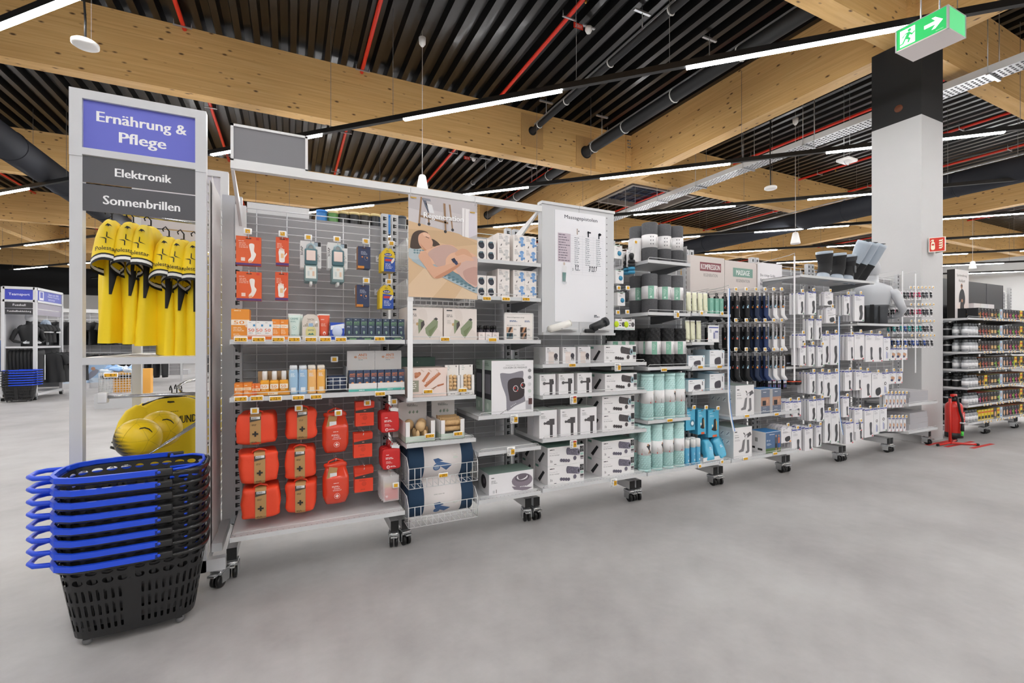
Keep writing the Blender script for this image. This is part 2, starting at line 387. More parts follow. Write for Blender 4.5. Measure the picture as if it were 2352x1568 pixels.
k.place('cable_tray', (x, -2, 5.3), 'long perforated steel cable tray passing behind the white column', 'cable tray')
# fabric ventilation ducts
def duct(x, z, r, label, y0, y1):
    k = Kit(); k.add('fabric_duct', MB().cyl((0, y0, 0), (0, y1, 0), r, duct_m, 28))
    ring = MB().tube([((r + .004) * math.cos(a * PI / 12), 0, (r + .004) * math.sin(a * PI / 12)) for a in range(24)], .012, duct2, 5, True).mesh('seam_ring')
    y = y0 + 2
    while y < y1: k.add('seam_ring', ring, 0, None, (0, y, 0)); y += 2.4
    k.add('carrier_rail', MB().box(-.02, .02, y0, y1, r + .03, r + .06, alu))
    return k.place('fabric_duct', (x, 0, z), label, 'air duct', 'dark fabric air ducts')
duct(-4.9, 5.15, .29, 'dark blue fabric air duct left of the purple sign', 3.0, 33)
duct(14.1, 5.05, .28, 'wide dark fabric air duct behind the white column', -4, 33)
# roof lights (dark glazing with bars)
for i, (sx, sy) in enumerate([(11.3, 12.6), (21.5, 7.2)]):
    k = Kit(); fr = M('8a8078', .5)
    k.add('roof_light', MB().box(-1.3, 1.3, -.9, .9, .06, .08, M('0a1430', .15, coat=.5)))
    k.add('kerb', MB().box(-1.42, -1.3, -1, 1, -.12, .1, fr).box(1.3, 1.42, -1, 1, -.12, .1, fr).box(-1.3, 1.3, -1, -.9, -.12, .1, fr).box(-1.3, 1.3, .9, 1, -.12, .1, fr))
    bars = MB()
    for q in range(7): bars.box(-1.2 + q * .4, -1.19 + q * .4, -.9, .9, .03, .05, M('3b465c', .4))
    for q in range(5): bars.box(-1.3, 1.3, -.8 + q * .4, -.79 + q * .4, .03, .05, M('3b465c', .4))
    k.add('burglar_grille', bars)
    k.place('roof_light', (sx, sy, 6.5), ['dark blue roof light between the two big timber beams', 'dark blue roof light beyond the white column'][i], 'skylight')
# pendant devices
def pendant(px, py, z, kind, label):
    x, y = aZ(px, py, z); k = Kit(); wh = M('f0efed', .4)
    if kind == 'speaker':
        k.add('pendant_speaker', MB().lathe([(.0, 0), (.095, 0), (.1, .01), (.1, .03), (.06, .24), (.045, .26), (.0, .262)], wh, 20))
        k.add('cable', MB().cyl((0, 0, .26), (0, 0, ZC - z + .13), .005, M('c9c7c4', .5), 5))
        k.add('ceiling_cap', MB().lathe([(.02, 0), (.055, .05), (.06, .15), (.0, .16)], wh, 14), 0, None, (0, 0, ZC - z - .28))
        cat = 'speaker'
    else:
        k.add('access_point', MB().lathe([(0, 0), (.1, 0), (.118, .012), (.118, .045), (.1, .06), (0, .06)], wh, 24))
        k.add('cable', MB().tube([(0, 0, .06), (.0, .0, .3), (-.015, 0, .6), (0, 0, ZC - z)], .012, BLACK, 6))
        k.add('safety_wire', MB().cyl((.05, 0, .06), (.05, 0, ZC - z), .002, M('888888', .4), 4))
        cat = 'sensor'
    k.place(kind == 'speaker' and 'pendant_speaker' or 'wireless_access_point', (x, y, z), label, cat)
pendant(196, 108, 4.55, 'ap', 'round white ceiling device hanging in front of the big beam above the purple sign')
pendant(1770, 435, 4.5, 'ap', 'round white ceiling device hanging above the compression boards')
pendant(970, 438, 3.9, 'speaker', 'white bell speaker on a long cable behind the grey crossbar')
pendant(1827, 560, 3.6, 'speaker', 'white bell speaker hanging above the sock hooks')
pendant(2234, 617, 3.9, 'speaker', 'white bell speaker hanging beyond the column')
k = Kit(); k.add('access_point_box', MB().rbox(-.17, .17, -.12, .12, 0, .06, .02, M('f0efed', .4))); k.add('hanger_cables', MB().cyl((-.1, 0, .06), (-.1, 0, 1.6), .004, alu, 5).cyl((.1, 0, .06), (.1, 0, 1.6), .004, alu, 5)); k.add('bracket', MB().tube([(-.1, 0, 0), (-.05, 0, -.05), (.05, 0, -.05), (.1, 0, 0)], .008, METAL, 5))
xx, yy = aZ(1945, 372, 5.0); k.place('wireless_access_point', (xx, yy, 5.0), 'flat white square ceiling box left of the column', 'sensor')
# smoke detectors with red number flags
for i, (px, py) in enumerate([(1352, 76), (1088, 370)]):
    x, y = aZ(px, py, 6.4); k = Kit(); wh = M('e9e8e6', .4)
    k.add('smoke_detector', MB().lathe([(0, 0), (.035, 0), (.05, .03), (.06, .05), (.06, .09), (0, .09)], wh, 16))
    k.add('bracket', MB().box(-.12, .12, -.02, .02, .09, .11, alu))
    ink = Ink(); ink.text('2131/1' if i == 0 else '213', -.2, .03, .05, 'f5f5f5', 'c', .12)
    fl = k.add('number_flag', MB().box(-.29, -.11, 0, .003, .01, .1, red)); k.add('lettering', ink, fl)
    k.place('smoke_detector', (x, y, 6.4), ['round smoke detector with a red number flag between the black pipes', 'small smoke detector with a red flag behind the first beam'][i], 'smoke detector')
# exit sign
grn = M('2fb862', .4, emit=.32); grnS = M('5fd089', .4, emit=.32)
ex = Kit(); ex.add('exit_sign', MB().box(0, .35, 0, .431, .012, .226, grn, front=grnS, side=grn))
ex.add('diffuser', MB().box(-.002, .352, -.002, .433, 0, .012, M('d8cfcd', .3, emit=.06)), 0, 'pale translucent underside')
ex.add('corner_profile', MB().box(-.006, .012, -.006, .012, 0, .228, METAL).box(-.006, .006, .425, .435, 0, .228, METAL).box(.345, .356, -.006, .006, 0, .228, METAL).box(-.006, .356, -.004, .435, .226, .232, METAL))
ink = Ink(0); wcol = M('ffffff', .5, emit=.35)                # drawn in x,z then turned to the face along Y
ink.rect(-.395, .03, -.265, .2, wcol)
ink.k = 2
g2 = grn
ink.disc(-.313, .175, .015, .015, g2)
ink.poly([(-.345, .155), (-.315, .16), (-.29, .13), (-.27, .145), (-.265, .135), (-.292, .112), (-.31, .128), (-.32, .105), (-.302, .085), (-.318, .05), (-.332, .055), (-.322, .082), (-.345, .095), (-.365, .055), (-.4, .05), (-.4, .062), (-.375, .067), (-.352, .112), (-.335, .145), (-.352, .14), (-.37, .118), (-.378, .126)], g2)
ink.k = 1
ink.poly([(-.19, .1), (-.1, .1), (-.13, .06), (-.1, .06), (-.04, .118), (-.1, .176), (-.13, .176), (-.1, .136), (-.19, .136)], wcol)
ink.text('INOTEC', -.065, .026, .012, 'e8fff0', 'c', .06)
ex.add('pictogram', ink, 0, 'white running figure and arrow', (-.0008, 0, 0), (0, 0, -PI / 2))
ex.add('suspension', MB().cyl((.09, .1, .23), (.09, .1, 2.1), .006, alu, 6).cyl((.2, .3, .23), (.2, .3, 2.1), .006, alu, 6))
ex.place('exit_sign', (5.8, 2.204, 4.43), 'glowing green box sign with running figure and arrow below the roof', 'exit sign')
# ================================================================ shelving
GREY = M('c6c7c9', .42); GREYL = M('d6d6d7', .42); GREYD = M('8d8f92', .45); WIRE = M('d8d8d8', .38); WIREG = M('dadbdc', .36); DARK = M('1b1b1c', .6)
LIPM = M('d2d3d4', .4); BACK = M('a9a8aa', .5, var=.05, vs_=3); FABRIC = M('d9d5d4', .85, bump=.3, bs=9, var=.04, vs_=4)
YP, YL = 3.45, 2.95                                           # post plane, shelf-lip plane
caster_fork = MB().rbox(-.033, .033, -.04, .045, .072, .1, .008, CHROME).box(-.036, -.03, -.03, .03, .03, .085, CHROME).box(.03, .036, -.03, .03, .03, .085, CHROME).cyl((0, .03, .095), (0, .03, .115), .012, CHROME, 8).rbox(-.022, .022, -.075, -.03, .075, .088, .004, CHROME).mesh('caster')
caster_wheel = MB().lathe([(.0, -.012), (.014, -.012), (.03, -.011), (.036, -.008), (.036, .008), (.03, .011), (.014, .012), (0, .012)], M('0e0e0f', .35), 20, T=RY(PI / 2)).mesh('wheel')
def caster(parent, x, y, rz=0.):
    c = raw('caster', caster_fork, parent, (x, y, 0), (0, 0, rz))
    for dx in (-.016, .016): raw('wheel', caster_wheel, c, (dx, -.015, .037))
    return c
post_mesh = MB().box(-.024, .024, -.015, .03, .12, 2.3, GREY).mesh('post')
sl = MB()
for i in range(42): z = .2 + i * .05; sl.box(-.014, -.002, -.0158, -.0152, z, z + .028, DARK).box(-.002, .01, -.0158, -.0152, z + .004, z + .012, DARK).box(-.002, .01, -.0158, -.0152, z + .018, z + .025, DARK)
slot_mesh = sl.mesh('slots')
def wires(w, z0, z1, dz=.0505, nv=5, r=.0033):
    m = MB(); z = z1
    while z > z0: m.cyl((0, 0, z), (w, 0, z), r, WIREG, 5); z -= dz
    for i in range(nv): x = w * (i + .5) / nv; m.cyl((x, .005, z0), (x, .005, z1), r, WIREG, 5)
    return m
wire_mesh = wires(.9, .22, 2.24).mesh('wire_panel')
back_mesh = MB().box(.05, .95, .055, .06, .16, 2.22, BACK).mesh('back_panel')
foot_mesh = MB().box(-.025, .025, -.36, .06, .11, .175, GREYL).mesh('foot'); cap_mesh = MB().box(-.0255, .0255, -.366, -.36, .109, .176, DARK).mesh('end_cap')
base_mesh = MB().box(.05, .95, -.01, .04, .12, .18, GREY).mesh('base_bar')
BAYS = {}
def bay(key, X0, label, casters=(1, 1)):
    r = raw('shelving_bay', None, None, (X0, YP, 0)); tag(r, label, 'shelving', 'grey shelving bays on castors')
    for x in (.036, .964):
        p = raw('post', post_mesh, r, (x, 0, 0)); raw('slots', slot_mesh, p)['kind'] = 'stuff'
        f = raw('foot', foot_mesh, r, (x, 0, 0)); raw('end_cap', cap_mesh, f); caster(r, x, -.33, random.uniform(-.3, .5))
    raw('wire_panel', wire_mesh, r, (.05, .02, 0))['kind'] = 'stuff'; raw('back_panel', back_mesh, r); raw('base_bar', base_mesh, r)
    BAYS[key] = (r, X0); return r
_SH = {}
def shelf(key, xa, xb, z, depth=.5, fence=True, lip=.024, yoff=0.):
    r, X0 = BAYS[key]; w = xb - xa; k = (round(w, 3), depth, lip)
    if k not in _SH:
        m = MB().box(0, w, -depth, -.02, -.004, 0, GREYL).box(0, w, -depth - .004, -depth, -lip, .002, LIPM).box(0, .003, -depth, -.05, -.028, 0, GREYL).box(w - .003, w, -depth, -.05, -.028, 0, GREYL)
        hol = MB()
        for i in range(int(w / .03)): hol.box(.02 + i * .03, .026 + i * .03, -depth + .012, -depth + .017, 0, .0005, GREYD)
        br = MB().prism([(-.02, 0), (-depth + .04, 0), (-depth + .04, -.02), (-.1, -.075), (-.02, -.075)], 0, .004, GREYD, RZ(PI / 2)).mesh('bracket')
        pts = [(.025, -depth + .02, 0), (.012, -depth + .006, .012), (.025, -depth + .004, .022), (w - .025, -depth + .004, .022), (w - .012, -depth + .006, .012), (w - .025, -depth + .02, 0)]
        fn = MB().tube(pts, .0022, WIRE, 5).mesh('wire_fence')
        _SH[k] = (m.mesh('shelf'), hol.mesh('perforation'), br, fn)
    a, h, bk, fn = _SH[k]
    s = raw('shelf', a, r, (xa - X0, yoff, z)); raw('perforation', h, s)['kind'] = 'stuff'
    for x in (.012, w - .008): raw('bracket', bk, s, (x, 0, -.004))
    if fence: raw('wire_fence', fn, s)
    return s
_HK = {}
def hook(key, x, z, ln=.3, top=True):
    r, X0 = BAYS[key]
    if (ln, top) not in _HK:
        m = MB().tube([(0, .02, .0), (0, -ln + .02, 0), (0, -ln, .012), (0, -ln - .003, .02)], .0026, WIRE, 5)
        if top: m.tube([(0, .02, .022), (0, -ln - .01, .034), (-.004, -ln - .015, .036)], .002, WIRE, 5)
        m.box(-.012, .012, .012, .02, -.015, .03, WIRE); _HK[(ln, top)] = m.mesh('hook')
    return raw('hook', _HK[(ln, top)], r, (x - X0, 0, z))

B0 = .66
names = ['sunscreen and first aid', 'massage toys and heating pads', 'massage guns', 'foam rollers', 'compression socks', 'knee and ankle supports', 'back supports', 'swimming goggles']
for i in range(8): bay('b%d' % (i + 1), B0 - 1 + i, 'grey wire-backed shelving bay holding ' + names[i])
# bay 1 shelves
b1 = BAYS['b1'][0]
shelf('b1', -.30, .66, 1.375); shelf('b1', -.30, .66, 1.055); shelf('b1', -.30, .66, .285, depth=.5)
# bay 2: upper shelves on the right half, wire trays on the left half, half shelves below
SH2 = {}
for nm, xa, xb, z in [('c1', 1.16, 1.655, 1.935), ('c2', 1.16, 1.655, 1.68), ('c3', .67, 1.655, 1.375), ('d1', .67, 1.145, 1.0), ('d2', .67, 1.145, .705), ('e1', 1.165, 1.655, .85), ('e2', 1.165, 1.655, .60), ('e3', 1.165, 1.655, .27)]:
    SH2[nm] = z; shelf('b2', xa, xb, z, fence=nm not in ('c1',))
# bay 3
for z in (1.195, .965, .645, .28): shelf('b3', 1.67, 2.655, z)
# bay 4
for z in (2.045, 1.61, 1.15, .705): shelf('b4', 2.67, 3.15, z)
shelf('b4', 2.67, 3.655, .275)
shelf('b4', 3.17, 3.655, 1.615); shelf('b4', 3.17, 3.44, 1.36); shelf('b4', 3.17, 3.655, 1.135); shelf('b4', 3.17, 3.655, .92)
# bay 5 to 8
shelf('b5', 3.67, 4.655, .665); shelf('b5', 3.67, 4.655, .27)
shelf('b6', 4.68, 5.3, 1.10, depth=.35, fence=False); shelf('b6', 4.68, 6.03, 2.05, fence=False); shelf('b7', 5.68, 6.55, 1.57, fence=False)
shelf('b8', 6.77, 7.48, .6); shelf('b8', 6.77, 7.48, .265)

# wire trays and mat baskets in bay 2
def wire_basket(w, dpt, h, hf, n=12):
    m = MB(); R = .0026
    for a in (0, w):                                          # sides: sheet-like close wires
        m.tube([(a, 0, 0), (a, 0, h), (a, -dpt + .06, h), (a, -dpt, hf), (a, -dpt, 0), (a, 0, 0)], R, WIRE, 5)
        for i in range(16):
            y = -dpt * (i + .5) / 16; zt = h if y > -dpt + .06 else hf + (h - hf) * (y + dpt) / .06
            m.cyl((a, y, 0), (a, y, zt), .0017, WIRE, 4)
    for z in (0, hf * .45, hf): m.cyl((0, -dpt, z), (w, -dpt, z), R, WIRE, 5)
    for i in range(n + 1): x = w * i / n; m.cyl((x, -dpt, 0), (x, -dpt, hf if i in (0, 1, 2, n - 2, n - 1, n) else hf * .45), R, WIRE, 5)
    for i in range(n + 1): x = w * i / n; m.cyl((x, 0, 0), (x, -dpt, 0), .0018, WIRE, 4)
    for i in range(5): m.cyl((0, -dpt * i / 5, 0), (w, -dpt * i / 5, 0), .0018, WIRE, 4)
    return m
bm_ = wire_basket(.475, .5, .19, .13).mesh('wire_basket')
r2, X2 = BAYS['b2']
for z in (.415, .165): raw('wire_basket', bm_, r2, (.685 - X2, -.0, z))
tm_ = wire_basket(.46, .42, .17, .06).mesh('wire_tray')
for z in (1.885, 1.61): raw('wire_tray', tm_, r2, (.70 - X2, -.02, z))

# ---- top crossbar with brackets, blank grey sign, hanging poster
k = Kit(True); xa, xb, zb = -.295, 1.655, 2.335
k.add('crossbar', MB().box(xa, xb, -.02, .02, -.02, .022, STEELW)); 
for xx in (xa + .01, xb - .03):
    k.add('bracket', MB().prism([(.0, -.02), (-.5, -.16), (-.5, -.24), (-.46, -.24), (0.02, -.03)], -.008, .008, STEELW, RZ(-PI / 2)), 0, None, (xx, 0, 0))
    k.add('socket_plate', MB().box(-.03, .03, .46, .5, -.32, -.1, STEELW), 0, None, (xx, -.015, 0))
sx1 = aY(707, 350, YL)[0]
sg = k.add('sign_frame', MB().box(xa, sx1, -.012, .012, .022, .034, STEELW).box(xa, sx1, -.012, .012, .215, .228, STEELW).box(xa, xa + .014, -.012, .012, .022, .228, STEELW).box(sx1 - .014, sx1, -.012, .012, .022, .228, STEELW))
k.add('sign_panel', MB().box(xa + .014, sx1 - .014, -.004, .004, .034, .215, M('86858a', .7)), sg, 'blank grey panel')
k.place('overhead_sign_bar', (0, YL, zb), 'pale grey crossbar with a blank grey sign above the first two bays', 'sign bar')

# poster: woman lying on a massage mat
def poster():
    W_, H_ = .470, .655; k = Kit(); k.add('poster', MB().box(0, W_, 0, .003, 0, H_, M('efe6df', .5)))
    ink = Ink(0, .00012)
    U = lambda x, y: ((x - 153) / 618 * W_, (1003 - y) / (1003 - 88) * H_)          # drawing units -> metres
    P = lambda *a: [U(a[i], a[i + 1]) for i in range(0, len(a), 2)]
    ink.poly(P(153, 88, 771, 88, 771, 470, 153, 320), 'c4bec0'); ink.poly(P(153, 320, 771, 440, 771, 1003, 153, 1003), 'd9b892')
    ink.poly(P(153, 400, 560, 380, 771, 470, 771, 480, 560, 520, 300, 470, 153, 470), 'cfae88'); ink.poly(P(153, 900, 320, 700, 500, 830, 360, 1003, 153, 1003), 'e2c4a2'); ink.poly(P(560, 1003, 640, 880, 771, 960, 771, 1003), 'e0c6a6')
    ink.poly(P(153, 210, 250, 225, 250, 345, 153, 325), 'd2cccd'); ink.poly(P(300, 200, 450, 215, 450, 372, 300, 350), 'd0cacb'); ink.poly(P(500, 200, 620, 215, 620, 400, 500, 380), 'cdc7c8')
    ink.poly(P(628, 150, 700, 155, 690, 425, 630, 415), 'f0ecec'); ink.poly(P(650, 155, 660, 156, 655, 420, 645, 418), 'd5cfd0'); ink.poly(P(690, 170, 771, 180, 771, 385, 690, 425), 'dcd6dd')
    for a in ((255, 100, 270, 100, 250, 350, 236, 348), (455, 130, 475, 132, 485, 385, 470, 384), (505, 135, 520, 136, 545, 365, 533, 366), (318, 240, 330, 240, 335, 335, 322, 335), (250, 262, 500, 300, 500, 318, 250, 280)): ink.poly(P(*a), '9a7a5c', False)
    ink.up()
    for x, y in ((245, 352), (328, 335), (474, 390), (540, 367)): u = U(x, y); ink.disc(*u, .01, .01, '3a3a3c', 10, 0, False)
    ink.up(); ink.poly(P(268, 110, 300, 112, 330, 235, 320, 236), '5c6270', False); ink.poly(P(300, 150, 355, 160, 375, 235, 335, 232), 'e9e9ea'); ink.poly(P(275, 105, 340, 110, 345, 130, 280, 128), '8d8f96')
    ink.curve(P(180, 670, 260, 650, 500, 740, 771, 870, 771, 945, 600, 880, 400, 790, 240, 715), 'a9b8bf'); ink.curve(P(430, 760, 560, 745, 771, 850, 771, 900, 600, 850), '6f8d97')
    for i in range(16):
        u = U(470 + (i % 8) * 38, 770 + (i % 8) * 17 + (i // 8) * 28); ink.disc(*u, .011, .006, '5b7a85', 8, 0, False)
    ink.up(); ink.curve(P(155, 575, 240, 565, 300, 600, 290, 650, 200, 668, 156, 650), 'b9c4c8')
    for i in range(8): u = U(205 + (i % 4) * 24, 585 + (i // 4) * 22); ink.disc(*u, .008, .006, '6f8d97', 8, 0, False)
    ink.up()
    ink.curve(P(168, 540, 190, 440, 250, 402, 320, 418, 300, 470, 260, 560, 180, 572), '4a3a31'); ink.curve(P(350, 470, 400, 490, 428, 525, 395, 540, 345, 520), '4a3a31')
    skin = 'dcab8e'; skin2 = 'c98f70'
    ink.curve(P(245, 440, 290, 415, 330, 430, 350, 470, 362, 500, 355, 540, 330, 575, 290, 570, 250, 540, 235, 490), skin)
    ink.curve(P(250, 520, 300, 590, 340, 600, 355, 545, 310, 575), skin2)
    ink.curve(P(285, 418, 335, 440, 325, 460, 280, 445), 'e8bfa4'); ink.poly(P(300, 452, 330, 462, 328, 468, 298, 458), '6b4634')
    ink.curve(P(250, 600, 300, 580, 420, 520, 540, 510, 600, 560, 690, 560, 771, 620, 771, 870, 700, 860, 620, 790, 560, 760, 500, 720, 420, 700, 300, 690), 'e3b597')
    ink.curve(P(320, 600, 420, 525, 520, 512, 590, 555, 520, 590, 480, 640, 470, 700, 400, 715, 360, 660), 'c9a79c'); ink.curve(P(560, 700, 650, 650, 771, 606, 771, 872, 700, 862, 620, 800, 580, 750), 'd4b1a5')
    ink.curve(P(640, 740, 771, 700, 771, 860, 720, 860, 660, 820), 'c39b8f')
    ink.curve(P(250, 610, 300, 590, 340, 650, 385, 720, 520, 680, 600, 640, 615, 680, 540, 740, 400, 820, 360, 815, 290, 720, 240, 650), skin)
    ink.curve(P(380, 820, 420, 790, 560, 700, 610, 660, 600, 700, 480, 790, 410, 825), skin2)
    ink.curve(P(550, 640, 600, 605, 660, 590, 735, 625, 720, 640, 640, 645, 600, 670), 'e0b398'); ink.curve(P(560, 580, 620, 535, 680, 545, 725, 605, 690, 600, 640, 585, 580, 605), 'd9a687')
    ink.poly(P(525, 640, 555, 625, 575, 655, 545, 672), '232a45'); ink.poly(P(548, 668, 580, 652, 590, 680, 570, 692), '2f3a5c')
    ink.text('Regeneration', U(283, 0)[0], U(0, 300)[1] , .047, 'ffffff', 'l', .27, .02)
    ink.rect(*U(700, 188), *U(748, 176), 'c9a24b'); ink.rect(*U(168, 122), *U(220, 110), 'c9a24b')
    ink.v = [(min(max(x, 0), W_), y, z) for x, y, z in ink.v]; k.add('printed_picture', ink)
    k.add('hanging_clip', MB().cyl((.015, 0, H_ - .02), (.015, 0, H_ + .04), .003, WIRE, 5).cyl((W_ - .015, 0, H_ - .02), (W_ - .015, 0, H_ + .04), .003, WIRE, 5))
    return k
px0 = aY(938, 687, 2.93)
poster().place('hanging_poster', (px0[0], 2.93, 1.652), 'hanging poster headed Regeneration showing a woman lying on a massage mat', 'poster')
# white tube below the poster
k = Kit(); k.add('tag_strip', MB().box(-.017, .017, -.002, .002, 0, .665, M('f2f2f2', .4))); k.add('strip_clip', MB().box(-.02, .02, -.006, .0, .64, .665, STEELW))
k.place('measuring_strip', (aY(942, 800, 2.94)[0], 2.94, .985), 'plain white strip hanging below the Regeneration poster', 'strip')

# ---- massage gun display panel
def mp_panel():
    k = Kit(True); x0, x1, z0, z1 = 0, .655, 0, .985; pm = M('cfd0d2', .45)
    for a, b_ in ((0, .3235), (.3265, .655)):
        p = k.add('metal_panel', MB().box(a, b_, 0, .06, .0, z1, pm).box(a - (.006 if a == 0 else 0), b_ + (.006 if b_ > .5 else 0), -.008, .06, z1 - .02, z1, GREYL).box(a, b_, -.02, .0, 0, .018, GREYL))
    hol = MB()
    for i in range(17): hol.box(.583, .589, -.0006, 0, .12 + i * .05, .127 + i * .05, DARK)
    k.add('peg_holes', hol, 1, None)
    pp = k.add('paper_chart', MB().box(.108, .572, -.003, -.0005, .1, .935, M('eeeef2', .25)))
    ink = Ink(-.0032); ink.text('Massagepistolen', .342, .87, .035, '2d3140', 'c', .30)
    ink.rect(.133, .55, .245, .765, 'c9bcc6'); ink.words(.14, .75, .1, .006, 11, '6b6270', 3.2)
    for x in (.3, .4, .5):
        ink.words(x - .02, .738, .05, .005, 14, '9aa0a8', 3.1, int(x * 100)); 
    for z in [.46 + .0196 * i for i in range(16)]: ink.rect(.247, z, .545, z + .0008, 'c9ccd2', False)
    for x in (.247, .352, .455, .545): ink.rect(x, .46, x + .0008, .765, 'c9ccd2', False)
    ink.up()
    ink.rect(.3, .765, .31, .81, 'b9aaa2', False); ink.disc(.318, .792, .005, .005, '333844', 8, 0, False)
    ink.rect(.4, .755, .412, .8, '3a3f4a', False); ink.rect(.398, .785, .43, .797, '3a3f4a', False); ink.rect(.5, .75, .512, .79, '4a4f5a', False); ink.disc(.514, .785, .012, .012, '3a3f4a', 10, 0, False); ink.rect(.51, .782, .53, .79, '3a3f4a', False)
    for x in (.29, .31, .42, .44, .46, .48): ink.rect(x, .5, x + .004, .525, '333844', False); ink.disc(x + .002, .527, .006, .006, '333844', 8, 0, False)
    ink.text('2', .265, .49, .018, '50545e'); ink.text('2', .415, .49, .018, '50545e'); ink.words(.29, .492, .06, .006, 1, '777c86'); ink.words(.435, .492, .06, .006, 1, '777c86')
    ink.up(); ink.disc(.187, .535, .008, .012, 'c9b8aa', 10, 0, False); ink.poly([(.17, .47), (.205, .47), (.21, .515), (.187, .523), (.168, .515)], 'e3e3e5', False); ink.poly([(.172, .47), (.204, .47), (.2, .42), (.198, .4), (.19, .4), (.187, .45), (.184, .4), (.174, .4)], '6d8f8c', False); ink.disc(.19, .394, .022, .012, 'd3d6da', 12, 0, False)
    ink.words(.46, .15, .055, .006, 2, '3a3f4a', 1.8)
    k.add('chart_print', ink, pp)
    for a in (.04, .36): k.add('device_ledge', MB().box(a, a + .25, -.025, 0, .035, .055, GREYL).box(a + .06, a + .2, -.12, -.02, .04, .046, GREYL))
    return k
mx0 = aY(1245, 600, YL)[0]
mp_panel().place('chart_display', (mx0, YL, 1.415), 'tall grey display panel with a paper chart headed Massagepistolen', 'display panel')
# demo devices on its ledge
k = Kit(); k.add('massage_gun', MB().cyl((-.09, 0, 0), (.075, .0, .045), .026, M('f0ede6', .3), 18)); k.add('end_cap', MB().cyl((.075, 0, .045), (.085, 0, .048), .023, M('dcd9d2', .3), 18)); k.add('head_ring', MB().cyl((-.098, 0, -.002), (-.09, 0, 0), .02, M('d9d6cf', .3), 14))
xx, zz = aY(1287, 750, 2.86); k.place('massage_device', (xx, 2.86, zz - .02), 'white cylindrical massage device on the ledge under the chart', 'massager')
k = Kit(); k.add('massage_gun', MB().cyl((-.05, 0, 0), (.06, 0, .045), .032, M('1d1f23', .35), 18)); k.add('head_ring', MB().cyl((.06, 0, .045), (.085, 0, .056), .036, M('2b2d33', .25), 18).cyl((.08, 0, .054), (.089, 0, .058), .02, M('55585f', .3), 14)); k.add('grip', MB().rbox(-.11, -.03, -.018, .018, -.035, -.005, .008, M('17181b', .4)))
xx, zz = aY(1372, 748, 2.86); k.place('massage_device', (xx, 2.86, zz - .02), 'black massage gun lying on the ledge under the chart', 'massager')

# ---- end cap frame with the purple sign
FR = M('cfd0d3', .38); XA, XB2, YA, YBk = -.985, -.415, 3.0, 4.0
k = Kit(True)
slots = MB()
for i in range(44): slots.box(-.013, .013, -.0005, .0002, .1 + i * .05, .13 + i * .05, M('9a8a60', .6))
for (x, y) in ((XA, YA), (XB2 - .05, YA), (XA, YBk), (XB2 - .05, YBk)):
    k.add('post', MB().box(x, x + .05, y, y + .045, .1, 2.29, FR), 0)
for y in (YA, YBk):
    f = y == YA
    si = k.add('sign_frame', MB().box(XA, XA + .05, y - .004, y + .045, 2.29, 2.625, FR).box(XB2 - .05, XB2, y - .004, y + .045, 2.29, 2.625, FR).box(XA + .05, XB2 - .05, y - .004, y + .045, 2.58, 2.625, FR).box(XA + .05, XB2 - .05, y - .004, y + .045, 2.3, 2.335, FR))
    k.add('purple_panel', MB().box(XA + .05, XB2 - .05, y + .012, y + .02, 2.335, 2.58, M('6a70d0' if f else 'cfccd4', .55)), si, 'purple sign panel')
    for z0, z1 in ((2.165, 2.297), (2.022, 2.157)):
        k.add('grey_panel', MB().box(XA + .045, XB2 - .045, y + .004, y + .01, z0, z1, M('55555a' if f else 'c6c3ca', .55)), si, 'dark grey sign panel')
    if f:
        ink = Ink(y + .012); ink.text('Ernährung &', -.695, 2.465, .068, 'f4f4f6', 'c', .375, .022); ink.text('Pflege', -.695, 2.372, .072, 'f4f4f6', 'c', .195, .022); k.add('lettering', ink, si)
        ink = Ink(y + .004); ink.text('Elektronik', -.69, 2.21, .042, 'f4f4f6', 'c', .235, .022); ink.text('Sonnenbrillen', -.695, 2.063, .045, 'f4f4f6', 'c', .32, .022); k.add('lettering', ink, si)
k.add('shelf', MB().box(XA + .05, XB2 - .05, YA - .002, YA + .03, 1.248, 1.285, FR).box(XA, XB2, YA + .03, YBk, 1.275, 1.285, M('e0e0e2', .4)).box(XA, XA + .03, YA + .04, YBk, 1.245, 1.285, FR))
wm = wires(.9, .2, 2.25, .0505, 5)
k.add('wire_panel', wm, 0, None, (XB2 + .0, YA + .05, 0), (0, 0, PI / 2), 'stuff')
k.add('base_frame', MB().box(XA, XB2 + .09, YA, YA + .05, .1, .165, FR).box(XA, XB2 + .09, YBk, YBk + .05, .1, .165, FR).box(XB2 - .05, XB2, YA + .05, YBk, .1, .165, FR).box(XA, XA + .05, YA + .05, YBk, .1, .165, FR).box(XB2 - .1, XB2 - .05, YA + .03, YA + .035, .17, .33, M('d8c79a', .6)))
root = k.place('end_cap_frame', (0, 0, 0), 'tall grey end frame with purple sign Ernährung & Pflege above yellow jerseys', 'sign frame')
for x, y in ((XB2 + .06, YA + .03), (XB2 + .06, YBk), (XA + .04, YA + .06), (XA + .04, YBk)): caster(root, x, y, -.5)
